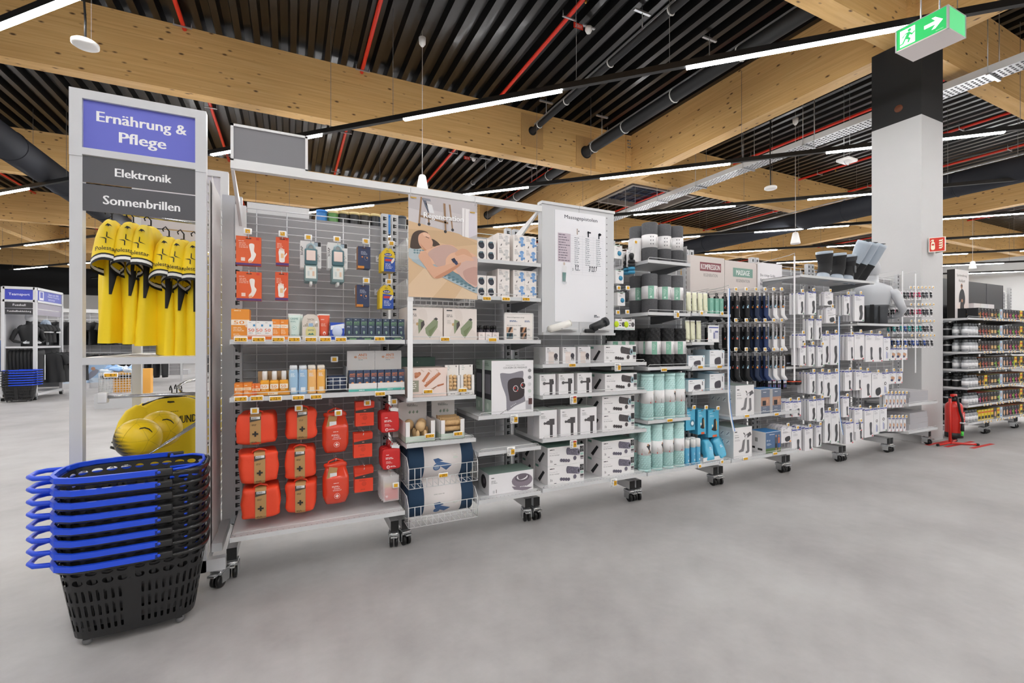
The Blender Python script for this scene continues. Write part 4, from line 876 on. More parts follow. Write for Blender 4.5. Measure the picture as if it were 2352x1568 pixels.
# ---------------------------------------------------------------- bay 1, first aid bags
RED = 'ee4a28'
redm = M(RED, .55, bump=.5, bs=22); redd = M('dd3e20', .55, bump=.5, bs=22); kraft = M('b58d5a', .7, var=.06, vs_=40)
def puff(w, d, h, e, m, wr=.004, seed=0, sag=0.):
    r = random.Random(seed); ph = [r.uniform(0, 6) for _ in range(6)]
    f = lambda x, y, z: (x * (1 - sag * (z / h)) + wr * math.sin(z * 60 + ph[0] + 14 * x), y + wr * math.sin(x * 45 + ph[1]) * math.cos(z * 38 + ph[2]), z + wr * .7 * math.sin(x * 40 + y * 30 + ph[3]))
    return MB().ell((0, 0, 0), w / 2, d / 2, h / 2, m, 40, 24, None, e, f)
def aid_bag(w, d, h, seed, long=False):
    k = Kit(); k.add('bag', puff(w, d, h, .24, redm, .005, seed))
    zip_ = MB().tube([(w * .47 * math.copysign(abs(math.cos(a)) ** .35, math.cos(a)), -d * .36, h * .46 * math.copysign(abs(math.sin(a)) ** .35, math.sin(a))) for a in [2 * PI * q / 36 for q in range(36)]], .0028, redd, 6, True)
    k.add('piping', zip_)
    hd = MB().tube([(-.04, -d * .3, h * .44), (-.03, -d * .36, h * .56), (0, -d * .38, h * .62), (.03, -d * .36, h * .56), (.04, -d * .3, h * .44)], .006, redd, 6); k.add('handle', hd)
    bw = .062 if long else .056; y0 = -d / 2 - .0035
    zt = h * .47
    band = MB(); sec = [(-h * .52, -d * .25), (-h * .5, -d * .42), (-h * .4, -d * .5), (0, -d * .505), (h * .4, -d * .5), (h * .5, -d * .42), (h * .55, -d * .2)]
    band.add([(s_ * bw / 2, y - .004, z) for z, y in sec for s_ in (-1, 1)], [(2 * i, 2 * i + 1, 2 * i + 3, 2 * i + 2) for i in range(len(sec) - 1)], kraft)
    bi = k.add('paper_band', band, 0, 'brown paper band')
    i = Ink(y0 - d * .005 - .001); i.poly([(-bw / 2, h * .25), (bw / 2, h * .31), (bw / 2, h * .42), (-bw / 2, h * .42)], '4a443a'); i.rect(-bw * .38, h * .34, bw * .42, h * .42, 'e9e9e9'); i.words(-bw * .34, h * .39, bw * .7, .002, 3, '555555', 1.6); i.words(-.018, h * .16, .036, .003, 2, '7a6040', 1.9)
    c_ = .0075; i.rect(-c_ / 1.6, -h * .14 - c_ * 2, c_ / 1.6, -h * .14 + c_ * 2, '2a2622'); i.rect(-c_ * 2, -h * .14 - c_ / 1.6, c_ * 2, -h * .14 + c_ / 1.6, '2a2622'); i.words(-.02, -h * .4, .04, .003, 2, '6a5436', 1.8)
    k.add('printed_band', i, bi); return k
kA = [aid_bag(.2, .2, .175, q) for q in range(3)]; kB = [aid_bag(.165, .19, .18, q + 5) for q in range(3)]
rowsn = ['top', 'middle', 'bottom']
for q, (px, py) in enumerate(((589, 986), (591, 1076), (598, 1157))):
    X, Z = aY(px, py, 3.0); kA[q].place('first_aid_bag', (X, 3.1, Z), 'wide red first aid bag with brown band, %s hook beside the fabric panel' % rowsn[q], 'bag', 'wide first aid bags', (0, 0, (-.05, .12, .02)[q])); hook('b1', X, Z + .115, .38)
for q, (px, py) in enumerate(((692, 975), (692, 1065), (694, 1143))):
    X, Z = aY(px, py, 3.02); kB[q].place('first_aid_bag', (X, 3.115, Z), 'narrower red first aid bag with brown band, %s hook in the second column' % rowsn[q], 'bag', 'narrow first aid bags', (0, 0, (.05, -.08, -.1)[q])); hook('b1', X, Z + .115, .38)
# dry bags
glossr = M('e0452a', .22, coat=.4)
def dry(seed):
    k = Kit(); w, h, d = .155, .225, .12; rg = []
    for i in range(15):
        t = i / 14; z = -h + h * t; e = .5
        wx = w / 2 * (.78 + .22 * min(1, t * 5)) * (1 - .25 * max(0, t - .7) / .3); dy = d / 2 * (.6 + .4 * math.sin(min(1, t * 3) * PI / 2)) * (1 - .75 * max(0, t - .72) / .28)
        rg.append([(wx * math.copysign(abs(math.cos(a)) ** e, math.cos(a)), dy * math.copysign(abs(math.sin(a)) ** .7, math.sin(a)) + .002 * math.sin(8 * a + 40 * z + seed), z) for a in [2 * PI * j / 28 for j in range(28)]])
    k.add('dry_bag', MB().loft(rg, glossr)); 
    k.add('rolled_top', MB().ell((0, .01, .004), .07, .03, .022, glossr, 16, 8, None, .7, lambda x, y, z: (x, y + .006 * math.sin(60 * x), z + .005 * math.sin(50 * x))))
    k.add('handle', MB().tube([(-.05, .0, .0), (-.04, .0, .03), (0, 0, .045), (.04, 0, .03), (.05, 0, 0)], .006, redd, 6))
    i = Ink(-d / 2 - .002); i.words(-.02, -.095, .045, .004, 1, 'f6d2c8'); i.words(-.03, -.112, .06, .003, 2, 'f6d2c8', 1.8); i.text('Douche', 0, -.13, .009, 'fbe9e4', 'c', .035); i.text('Waterproof', 0, -.142, .009, 'fbe9e4', 'c', .05); i.disc(0, -.172, .017, .017, 'fbe9e4'); i.disc(0, -.172, .0155, .0155, 'e0452a'); i.rect(-.003, -.182, .003, -.162, 'fbe9e4'); i.rect(-.01, -.175, .01, -.169, 'fbe9e4')
    k.add('printed_front', i)
    t_ = k.add('swing_tag', MB().box(-.045, .005, -.052, -.05, -.07, .0, kraft, RY(.2)), 0, 'brown swing tag'); i = Ink(-.052); i.rect(-.04, -.06, .0, -.03, 'e8e8e8'); i.rect(-.045, -.07, .005, -.062, '3a3630'); k.add('printed_tag', i, t_)
    return k
for q, (px, py) in enumerate(((772, 972), (773, 1090))):
    X, Z = aY(px, py - 8, 3.03); dry(q).place('dry_bag', (X, 3.09, Z + .02), ['glossy red waterproof first aid sack, upper one', 'glossy red waterproof first aid sack, lower one above the base shelf'][q], 'bag', 'red waterproof sacks', (0, 0, .05)); hook('b1', X, Z + .05, .38)
# small flat red packs
def flat():
    k = Kit(); w, h = .112, .155
    k.add('pack', MB().box(-w / 2, w / 2, 0, .012, -h, 0, M('ea4526', .5)))
    i = Ink(); i.poly([(-w / 2, -.055), (w / 2, -.04), (w / 2, -.07), (-w / 2, -.07)], '3a3230'); i.words(-.006, -.06, .02, .004, 1, 'e89a88'); i.words(-.03, -.08, .06, .003, 2, 'b83420', 1.8); i.rect(-.0032, -.112, .0032, -.094, '4a2a26'); i.rect(-.009, -.106, .009, -.1, '4a2a26'); i.disc(0, -.103, .015, .015, 'd63c20', up=False); i.k -= 2; i.words(-.02, -.14, .04, .003, 1, 'a83420'); k.add('printed_front', i)
    k.add('flap', MB().box(-w / 2 - .002, w / 2 + .002, -.006, .0, -.035, .0, M('d83a1c', .5))); return k
kt = flat()
for q, (px, py) in enumerate(((838, 922), (834, 994), (836, 1073))): hang('b1', kt, 'first_aid_pack', px, py, 3.05, 3, .025, 'flat red first aid pack with black stripe, %s hook' % rowsn[q], 'pack', 'flat red first aid packs', dz=.018)
# soft red blanket packs
def soft(seed):
    k = Kit(); w, h = .118, .135
    k.add('pack', MB().ell((0, .02, -h / 2), w / 2, .022, h / 2, M('d62a2a', .4, bump=.4, bs=30), 24, 14, None, .28, lambda x, y, z: (x + .002 * math.sin(50 * z + seed), y + .003 * math.sin(45 * x + seed), z)))
    k.add('loop', MB().tube([(-.012, .02, -.004), (-.008, .02, .03), (.0, .02, .04), (.008, .02, .03), (.012, .02, -.004)], .004, M('c62424', .5), 6)); k.add('paper_tag', MB().box(.0, .05, .0, .001, .005, .025, M('eeeeee', .5), RY(.15)))
    i = Ink(-.006); i.words(-.035, -.04, .035, .004, 1, 'f9e0dd'); i.words(-.038, -.058, .07, .0045, 2, 'f9d8d4', 1.6); i.words(-.035, -.082, .045, .003, 3, 'f2bab4', 1.9); i.disc(-.022, -.115, .01, .01, 'fbeeee'); i.rect(-.0245, -.122, -.0195, -.108, 'd62a2a'); i.rect(-.029, -.1175, -.015, -.1125, 'd62a2a'); i.words(-.008, -.113, .05, .003, 2, 'f9d8d4', 1.6); k.add('printed_front', i); return k
for q, (px, py) in enumerate(((896, 945), (899, 1030))): hang('b1', soft(q), 'blanket_pack', px, py, 3.03, 3, .045, ['red emergency blanket pouch on the upper hook', 'red emergency blanket pouch on the lower hook'][q], 'pouch', 'red emergency blanket pouches', dz=-.03)
# clear packs
k = Kit(); cl_ = M('f2eeee', .12, coat=.6, alpha=.35)
k.add('pack', MB().box(-.05, .05, 0, .006, -.165, 0, cl_)); i = Ink(.003); i.rect(-.04, -.155, .045, -.075, 'd84a44'); i.rect(-.04, -.075, .045, -.055, 'd8c690'); i.words(-.034, -.085, .05, .004, 1, 'f8dcd8'); i.words(-.034, -.1, .06, .003, 3, 'f4c4c0', 2); i.rect(-.03, -.14, -.024, -.122, 'fff0ee'); i.rect(-.036, -.134, -.018, -.128, 'fff0ee'); k.add('insert_card', i)
hang('b1', k, 'clear_pack', 897, 1092, 3.02, 6, .033, 'clear plastic pack with red card at the lowest hook', 'pack', 'clear first aid packs', dz=.01, jit=.006)
for px, py, Y, lb in ((585, 943, 2.98, 'above the wide first aid bags'), (686, 937, 3.0, 'above the narrow first aid bags'), (777, 948, 3.0, 'on the upper red sack'), (844, 925, 3.04, 'above the flat red packs'), (905, 922, 3.02, 'above the blanket pouches'), (909, 1114, 3.01, 'on the clear packs')):
    price(px, py, Y, '', 'hook', 'small square price tag ' + lb, 'hook price tags in the first bay')
price(768, 825, 3.08, '', 'hook', 'small square price tag above the little wire bin', 'hook price tags in the first bay')
# jars behind the top of the first bays (standing on the far side)
for i, (px, col) in enumerate(((739, '2f7fcf'), (765, 'e2cf9a'), (789, 'd9c28a'), (813, 'd8c48c'), (838, 'd9c58c'), (862, 'd9c58c'), (891, '2f7fcf'), (922, '3a4046'))):
    X, Z = aY(px, 484 + (px - 739) * .075, 3.72); k = Kit(); k.add('jar', MB().lathe([(0, -.14), (.036, -.14), (.038, -.12), (.038, -.02), (.034, -.015), (0, -.015)], M(['3a7fc0', '5a8a4a', '2c2c2e', '2c2c2e', '33302c', '2c2c2e', '3a7fc0', '55585c'][i], .4), 18)); k.add('lid', MB().lathe([(0, -.018), (.04, -.018), (.04, 0), (0, .001)], M(col, .4), 18))
    k.place('supplement_jar', (X, 3.72, Z), ['blue-lidded jar above the wire panel, nearest the sign', 'green jar with cream lid above the wire panel', 'dark jar with cream lid beside the green jar', 'second dark cream-lidded jar from the green jar', 'third dark cream-lidded jar from the green jar', 'fourth dark cream-lidded jar from the green jar', 'blue-lidded jar beside the poster edge', 'grey jar just behind the poster edge'][i], 'jar', 'jars on the far side')
k = Kit(); k.add('rear_shelf', MB().box(-.28, 1.66, 3.53, 3.95, 2.08, 2.1, GREYL)); k.add('upstand', MB().box(-.26, .12, 3.54, 3.56, 2.1, 2.30, STEELW)); k.add('brackets', MB().box(-.28, -.27, 3.48, 3.95, 2.04, 2.1, GREY).box(1.64, 1.65, 3.48, 3.95, 2.04, 2.1, GREY))
k.place('rear_shelf', (0, 0, 0), 'white shelf upstand showing above the wire panel of the first bay', 'shelf')
# ================================================================ bay 2
YC = 2.985
def box_at(kit, name, px, py, Y, label, cat, group=None, z=None, rz=0.):
    """front-bottom middle of the box at the pixel on plane Y (z: shelf height instead of the pixel's)"""
    X, Z = aY(px, py, Y); return kit.place(name, (X, Y, Z if z is None else z), label, cat, group, (0, 0, rz))
# little massage balls / toys
CR = 'efe9e5'
i = Ink(); i.disc(-.004, .033, .022, .027, '2b2e3a', 18, .4); i.poly([(-.02, .046), (.014, .052), (.006, .06), (-.012, .058)], '54707c'); i.words(.018, .055, .008, .002, 4, 'a9c0b4', 2)
for q in range(4): i.rect(-.018 + q * .009, .016, -.014 + q * .009, .034, '454a58', False)
kD = carton(.068, .073, .07, CR, ink=i)
def toy(c1, c2):
    i = Ink(); i.words(-.036, .09, .03, .003, 1, '555555'); i.words(-.036, .08, .035, .0025, 5, 'aaaaaa', 2); i.disc(.022, .075, .018, .014, c1); i.disc(.022, .052, .013, .016, c1); i.disc(.004, .05, .008, .008, c2); i.disc(.022, .028, .009, .011, c2); i.disc(.038, .034, .01, .008, c2); i.disc(.022, .08, .008, .004, c2); i.poly([(-.026, .012), (-.018, .026), (-.014, .024), (-.02, .01)], '333333')
    return carton(.094, .1, .1, CR, ink=i, side='e6dfda')
kGy, kBl = toy('d9d7d5', 'c2c0be'), toy('86aedb', '6c95c8')
for r_, (zs, nm) in enumerate(((1.936, 'top'), (1.681, 'second'))):
    for c_, x in enumerate((1.205, 1.278)):
        for l in range(2): kD.place('massage_ball_box', (x, YC, zs + l * .0735), 'small white box with a black massage ball, %s %s of four on the %s shelf' % (('lower', 'upper')[l], ('left', 'right')[c_], nm), 'carton', 'black massage ball boxes')
    for l in range(2):
        kGy.place('massage_toy_box', (1.372, YC, zs + l * .1005), '%s white box with a grey massage toy on the %s shelf' % (('lower', 'upper')[l], nm), 'carton', 'grey massage toy boxes')
        kGy.place('massage_toy_box', (1.372, YC + .105, zs + l * .1005), '%s white box standing behind the grey massage toy box on the %s shelf' % (('lower', 'upper')[l], nm), 'carton', 'grey massage toy boxes')
        for c_, x in enumerate((1.495, 1.59)):
            kBl.place('massage_toy_box', (x, YC, zs + l * .1005), 'white box with a blue massage toy, %s %s of four on the %s shelf' % (('lower', 'upper')[l], ('left', 'right')[c_], nm), 'carton', 'blue massage toy boxes')
prices([(1118, 685.5, '6', 'under the black massage balls'), (1162, 686.5, '9', 'under the grey massage toys'), (1208, 687, '9', 'under the blue massage toys')], YL - .012, 'lip', '', 'price tags on the massage toy shelf')
# heating pads
i = Ink(); w, h = .236, .215
i.rect(-.1, h - .02, -.06, h - .012, '44484a'); i.words(-.1, h - .05, .06, .006, 2, '9a948f', 1.7); i.words(-.095, h - .085, .035, .003, 4, 'c0b8b2', 2.3)
i.curve([(-.045, .19), (.0, .2), (.015, .15), (.01, .12), (.05, .09), (.1, .06), (.11, 0.002), (-.07, .002), (-.06, .08), (-.03, .12)], 'e3d8d0')
i.poly([(-.05, .1), (-.045, .04), (-.005, .1), (-.01, .128), (-.045, .14)], '8d9878'); i.poly([(-.01, .128), (-.005, .1), (-.03, .062), (-.03, .115)], '4f4a48'); i.poly([(-.002, .078), (.065, .145), (.085, .125), (.082, .085), (.03, .012), (.002, .045)], '8a9576'); i.poly([(.02, .06), (.075, .1), (.03, .02)], '78845f'); i.poly([(.055, .14), (.072, .15), (.085, .14), (.075, .13)], '4a4a48'); i.disc(-.055, .105, .008, .01, 'c9a878')
kH = carton(w, h, .05, 'e9dfd8', ink=i)
for c_, (px, lb) in enumerate(((977, 'heating pad box behind the white strip'), (1058, 'heating pad box beside the little bottles'))):
    for j in range(5): kH.place('heating_pad_box', (aY(px, 778, YC)[0], YC + j * .052, 1.376), 'cream ' + lb + (', front of its row' if j == 0 else ', %s in its row' % ORD[j]), 'carton', 'cream heating pad boxes')
# oil bottles in little cartons
k = Kit(); k.add('carton_sleeve', MB().box(-.024, .024, 0, .045, 0, .055, M('efe3df', .5), front=M('f1e5e1', .5))); k.add('bottle', MB().lathe([(0, .004), (.019, .004), (.019, .062), (.012, .075), (.01, .08), (0, .08)], M('2a2430', .2), 16, c=(0, .022, 0))); k.add('dropper_cap', MB().lathe([(0, .078), (.013, .078), (.013, .098), (.009, .104), (0, .104)], M('111112', .4), 14, c=(0, .022, 0)))
i = Ink(); i.words(-.012, .035, .024, .003, 2, 'a09890'); k.add('printed_front', i)
for c_, px in enumerate((1108, 1124, 1140)):
    for j in range(2): k.place('oil_bottle', (aY(px, 777, YC)[0], YC + .01 + j * .05, 1.376), 'small dark dropper bottle in a pale sleeve, %s in the %s row' % (ORD[c_], ('front', 'rear')[j]), 'bottle', 'dark dropper bottles')
# information stand
i = Ink(-.002); 
i.text('Warum ist Regeneration wichtig?', -.098, .158, .009, '44484c', 'l', .14); i.words(-.075, .138, .08, .004, 2, '6d7fa8', 1.6); i.words(.045, .138, .06, .004, 2, '6d7fa8', 1.6); i.text('Wie regeneriere ich richtig?', -.098, .1, .009, '44484c', 'l', .115)
for (x, z, c1, c2) in ((-.07, .055, '2c2a2a', 'c9a184'), (.04, .055, 'b98a68', '3a2c26'), (-.07, .012, '23282c', '2f4f58'), (.04, .012, 'a87a5c', '1f1c1c')):
    i.rect(x - .03, z, x + .02, z + .038, c2, False); i.up(); i.poly([(x - .02, z), (x - .005, z), (x + .015, z + .038), (x - .005, z + .038)], c1, False); i.words(x + .026, z + .024, .03, .003, 2, '888888', 2)
k = Kit(); fm = M('e3e2df', .35); k.add('info_stand', MB().box(-.112, .112, 0, .006, 0, .19, M('efe9e4', .4))); k.add('frame', MB().box(-.118, -.112, -.004, .01, 0, .196, fm).box(.112, .118, -.004, .01, 0, .196, fm).box(-.118, .118, -.004, .01, .19, .197, fm).box(-.118, .118, -.004, .01, -.0, .004, fm)); k.add('printed_sheet', i)
box_at(k, 'info_stand', 1192, 774, YC - .01, 'white framed information sheet about regeneration on the shelf', 'sign', z=1.376)
prices([(1022, 779, '14', 'under the heating pads'), (1131, 780, '', 'under the small dark bottles')], YL - .012, 'lip', '', 'price tags on the heating pad shelf')
# wooden massage goods
k = carton(.26, .12, .14, '3d5a50', top='47675c'); k.add('pin', MB().cyl((0, -.001, .085), (0, -.004, .085), .004, WIRE, 8).cyl((0, -.001, .03), (0, -.004, .03), .004, WIRE, 8))
k.place('green_box', (aY(958, 830, 3.2)[0] + .0, 3.2, 1.135), 'large dark green box behind the wooden massage set', 'carton')
i = Ink(); w, h = .26, .19; i.curve([(-.09, .15), (-.06, .165), (-.05, .15), (-.07, .13), (-.09, .125)], 'b5714f'); i.disc(-.075, .15, .02, .012, 'c98562', 14, -.3)
i.poly([(-.045, .105), (.0, .165), (.012, .155), (-.03, .095)], 'c27a55'); i.poly([(-.03, .075), (.075, .158), (.085, .148), (-.018, .062)], 'bd7550')
for q in range(9): x = -.01 + q * .01; i.disc(x, .09 + q * .0078, .006, .009, 'd08c68', 8, .7, False)
i.up()
for q in range(8): i.line((.06, .07), (-.06 + q * .012, .015 + q * .003), .0014, 'c99a80')
i.poly([(.06, .075), (.105, .085), (.105, .075), (.062, .064)], 'bd7550'); i.rect(-.13, .035, -.065, .11, '9d9c8a'); i.words(-.12, .095, .05, .006, 4, 'eee9e0', 2.2)
for q in range(3): i.line((-.05 + q * .05, .18), (-.03 + q * .05, .165), .006, 'd9c0ae')
kW = carton(w, h, .2, 'edd9cf', 'f0dcd2', ink=i)
box_at(kW, 'massage_set_box', 984, 895, YC, 'pale pink box picturing a wooden massage set', 'carton', z=1.001)
k = carton(.2, .17, .06, '8a837c'); k.place('grey_box', (aY(1003, 870, 3.25)[0], 3.25, 1.001), 'grey box half hidden behind the wooden massage set', 'carton')
woodm = M('dcb888', .5, var=.1, vs_=30)
def window_pack(top):
    k = Kit(); wm_ = M('efece8', .5); w, h = .098, .145
    k.add('carton', MB().box(-w / 2, w / 2, .03, .06, 0, h, wm_).box(-w / 2, -w / 2 + .018, 0, .03, 0, h - .01, wm_).box(w / 2 - .018, w / 2, 0, .03, 0, h - .01, wm_).box(-w / 2, w / 2, 0, .03, 0, .028, wm_).box(-w / 2, w / 2, .03, .032, h, h + .06, wm_))
    for z in (.05, .075, .1, .125):
        for x in (-.016, .014): k.add('wooden_roller', MB().ell((x, .012, z), .014, .014, .013, woodm, 14, 8))
    k.add('wooden_bow', MB().tube([(-.005, .008, .045), (-.008, .004, .09), (-.012, .008, .14)], .006, woodm, 8))
    i = Ink(0); i.words(-.02, .008, .05, .004, 1, '666666'); i.k = 1; k.add('printed_front', i)
    i = Ink(.03); i.tube  # noqa
    i.words(-.03, .195, .02, .003, 3, '8aa59a', 4); i.disc(.03, .195, .003, .006, '222222', 8); k.add('back_card_print', i); return k
kt = window_pack(True)
for c_, px in enumerate((1041, 1074)): box_at(kt, 'roller_massager_pack', px, 886, YC, ['white pack with wooden roller beads beside the pink box', 'white pack with wooden roller beads at the shelf end'][c_], 'pack', 'wooden roller packs', z=1.001)
prices([(983, 899, '19', 'under the pink wooden set'), (1062, 896, '6', 'under the wooden roller packs')], YL - .012, 'lip', '', 'price tags on the wooden massage shelf')
# display boxes on the lower half shelf
def display_box(w, h, d, seed):
    k = Kit(); wm_ = M('eeeae8', .5); gm = M('c9d6c9', .5)
    k.add('display_box', MB().box(-w / 2, w / 2, 0, .002, 0, .04, gm).box(-w / 2, -w / 2 + .03, 0, .002, .04, h, wm_).box(w / 2 - .03, w / 2, 0, .002, .04, h, wm_).box(-w / 2, -w / 2 + .002, 0, d, .04, h, wm_).box(w / 2 - .002, w / 2, 0, d, .04, h, wm_).box(-w / 2, -w / 2 + .002, 0, d, 0, .04, gm).box(w / 2 - .002, w / 2, 0, d, 0, .04, gm).box(-w / 2, w / 2, d - .002, d, 0, h + .12, wm_).box(-w / 2, w / 2, 0, d, 0, .002, gm))
    i = Ink(d - .002); i.words(-.04, h + .085, .08, .004, 2, '8a8a8a', 1.9); i.text('MASSAGE', 0, h + .07, .009, '888c88', 'c', .07)
    for q in range(3): i.poly([(-.03 + q * .026, h + .03), (-.018 + q * .026, h + .045), (-.012 + q * .026, h + .03), (-.02 + q * .026, h + .02)], '9db09d', False)
    k.add('printed_card', i); return k
kt = display_box(.20, .135, .22, 0); X1 = aY(966, 996, YC)[0]
o = kt.place('display_box', (X1, YC, .706), 'white and green display box of four-legged wooden massagers', 'display')
k = Kit(); k.add('massager', MB().ell((0, 0, .052), .03, .03, .022, woodm, 18, 10))
for a in range(4): k.add('massager_leg', MB().ell((.032 * math.cos(a * PI / 2 + .8), .032 * math.sin(a * PI / 2 + .8), .02), .013, .013, .02, woodm, 12, 8))
for q, (dx, dy) in enumerate(((.012, .05), (-.045, .14), (.045, .15))): k.place('wooden_massager', (X1 + dx, YC + dy, .712), ['round wooden four-legged massager at the front of its box', 'wooden four-legged massager behind on one side of the box', 'wooden four-legged massager behind on the other side of the box'][q], 'massager', 'four-legged wooden massagers', (0, 0, .4 * q), (1.1, 1.1, 1.7))
for q, (x, y) in enumerate(((-.055, .3),)):
    k = Kit(); k.add('display_box', MB().box(-.1, .1, 0, .002, 0, .25, M('e7e3e1', .5)).box(-.1, .1, .002, .12, 0, .13, M('e9e5e2', .5))); k.place('display_box', (X1 + x + .02, YC + .225, .706), 'white display box standing behind the four-legged massagers', 'display')
kt = display_box(.17, .13, .22, 1); X2_ = aY(1040, 992, YC)[0]
kt.place('display_box', (X2_, YC, .706), 'white and green display box of wooden foot rollers', 'display')
k = Kit(); rl = MB()
rl.cyl((-.065, 0, 0), (.065, 0, 0), .016, woodm, 14)
for q in range(17): rl.lathe([(.016, -.002), (.02, 0), (.016, .002)], woodm, 14, TR(-.062 + q * .0078, 0, 0) @ RY(PI / 2), cap0=False, cap1=False)
k.add('foot_roller', rl); k.add('end_block', MB().rbox(-.07, -.064, -.02, .02, -.02, .02, .003, woodm).rbox(.064, .07, -.02, .02, -.02, .02, .003, woodm))
for q, (y, z) in enumerate(((.035, .065), (.035, .105), (.085, .12), (.14, .125), (.09, .07))): k.place('foot_roller', (X2_, YC + y, .706 + z), 'ribbed wooden foot roller, %s' % ['lowest visible through the box window', 'at the front top of its box', 'behind the front top one', 'furthest back in its box', 'in the middle of the box'][q], 'massager', 'ribbed wooden foot rollers')
prices([(987, 1000.5, '4', 'under the four-legged massagers'), (1052, 995.5, '8', 'under the foot rollers')], YL - .012, 'lip', '', 'price tags on the wooden roller shelf')
# rolled acupressure mats in the baskets
navy = M('24405c', .85, bump=.2, bs=60)
def mat_roll(v):
    k = Kit(); L, R = .445, .135
    sp = []
    k.add('mat', MB().cyl((-L / 2, 0, 0), (L / 2, 0, 0), R, navy, 36))
    for sx in (-1, 1): k.add('rolled_end', MB().tube([((L / 2) * sx, (R - .008 - .045 * q / 30) * math.cos(q * .42), (R - .008 - .045 * q / 30) * math.sin(q * .42)) for q in range(31)], .005, M('1c3148', .85), 5))
    b = k.add('paper_sleeve', MB().cyl((-.125, 0, 0), (.135, 0, 0), R + .002, M('ebe5e3', .55), 36), 0, 'white paper sleeve')
    i = Ink(); i.poly([(-.06, .04), (.07, .0), (.03, -.04), (-.05, .02)], '4f6f9c'); i.poly([(-.065, .045), (-.03, .05), (.005, .03), (-.05, .025)], '3f5f8c'); i.disc(-.04, -.01, .025, .025, '4f6f9c'); i.disc(-.04, -.01, .018, .018, '8aa0c0'); i.disc(.09, .045, .018, .008, 'd3d9d0'); i.disc(.085, .065, .014, .006, 'e0ddd8'); i.words(.0, -.06, .06, .004, 1, 'b9b5b2'); i.words(-.08, -.085 , .2, .004, 1, 'c9c5c2')
    if v: i = Ink(); i.words(-.06, .055, .12, .006, 1, 'c5c1be'); i.poly([(-.055, -.005), (.06, -.05), (.02, -.08), (-.05, -.035)], '4f6f9c'); i.poly([(-.06, .0), (-.02, .005), (.01, -.015), (-.05, -.03)], '3f5f8c'); i.disc(-.035, -.06, .022, .022, '4f6f9c'); i.disc(.09, -.01, .018, .008, 'd9ddd6')
    # wrap around the roll
    def f(p): a = p[2] / R - .15; rr = R + .0025 - p[1]; return (p[0], -rr * math.cos(a), rr * math.sin(a))
    refine(i, 4); i.v = [f(p) for p in i.v]; k.add('printed_sleeve', i, b); return k
for q, (z, lb) in enumerate(((.56, 'rolled navy acupressure mat with white sleeve in the upper wire basket'), (.31, 'rolled navy acupressure mat with white sleeve in the lowest wire basket'))):
    mat_roll(q).place('acupressure_mat', (.925, 3.135, z), lb, 'mat', 'navy acupressure mats', (.05, 0, 0))
k = Kit(); k.add('mat', MB().rbox(-.21, .21, 0, .12, 0, .24, .04, navy)); k.add('paper_sleeve', MB().box(-.09, .1, -.004, .124, -.002, .243, M('e6e0de', .55))); k.place('acupressure_mat', (.925, 3.28, .44), 'navy acupressure mat standing behind the rolled one in the upper basket', 'mat', 'navy acupressure mats')
price(1018, 1091, 2.94, '29', 'lip', 'yellow price tag reading 29 on the upper wire basket', 'price tags in the second bay')
# right half: pillow box, empty shelf, neck massager
i = Ink(); w, h = .335, .378
i.text('MASSAGE PILLOW', .02, h - .04, .011, 'b9b9b9', 'c', .15); i.text('COUSSIN DE MASSAGE', .02, h - .058, .013, '85888a', 'c', .19, .016)
i.curve([(-.09, .29), (-.02, .285), (.06, .3), (.085, .29), (.08, .2), (.1, .09), (.09, .075), (.02, .05), (-.035, .02), (-.05, .03), (-.055, .12), (-.085, .2), (-.1, .27)], '8d8a93')
i.curve([(-.035, .235), (.075, .25), (.09, .2), (.085, .115), (-.01, .085), (-.03, .12)], '3b3336'); 
for (x, z) in ((.022, .175), (.082, .195)): i.disc(x, z, .021, .023, 'e9e4e4'); i.disc(x, z, .017, .019, '3b3336'); i.disc(x - .008, z + .004, .006, .007, 'c8281e')
i.disc(.035, .16, .005, .005, 'd8382e')
for q in range(4): i.disc(-.015 + q * .012, .05 + q * .006, .003, .003, 'f2f2f2', 8, 0, False)
i.line((-.1, .0), (-.045, .03), .003, '333333', True)
for q in range(5): i.disc(.135, h - .075 - q * .05, .014, .013, ['9a9a9c', '8d8d90', 'd5d5d6', 'c9d3cc', 'd9d9da'][q], 12, 0, False)
i.rect(.105, .02, .15, .085, 'b7b5ba'); i.rect(.125, .055, .155, .1, '5a3a3a')
kP = carton(w, h, .13, 'b7cbbd', 'efedef', 'a9bfb0', ink=i)
ip = Ink(); ip.rect(-.06, .1, .06, .31, '35363b'); ip.rect(-.05, .14, .05, .28, '7d7b84'); ip.disc(0, .05, .02, .025, 'dce8de'); ip.words(-.05, h - .025, .1, .006, 2, '8aa595')
kP.add('side_print', ip, 0, None, (-w / 2 - .0004, .065, 0), (0, 0, -PI / 2))
xb_ = aY(1225, 950, YC)[0] - w / 2
kP.place('massage_pillow_box', (xb_ - .0, YC, .851), 'tall white box picturing a grey massage pillow, front one', 'carton', 'massage pillow boxes')
kP.place('massage_pillow_box', (xb_ - .004, YC + .16, .851), 'massage pillow box half hidden behind the front one', 'carton', 'massage pillow boxes')
i = Ink(); w, h = .355, .15
i.words(-.16, h - .03, .04, .005, 1, '333333'); i.words(-.16, h - .05, .05, .004, 3, '9a9a9c', 2); i.disc(.085, .08, .085, .05, '8a7f8a'); i.disc(.085, .1, .06, .03, '6a606a'); i.disc(.085, .105, .045, .022, 'efecee'); i.poly([(0, .045), (.17, .02), (.11, .0), (.02, .02)], '8a7f8a'); i.curve([(.05, .12), (.08, .13), (.12, .125), (.12, .105), (.09, .09), (.06, .09)], '6e646e'); 
for q in range(4): i.disc(.07 + q * .013, .035, .004, .004, 'efefef', 8, 0, False)
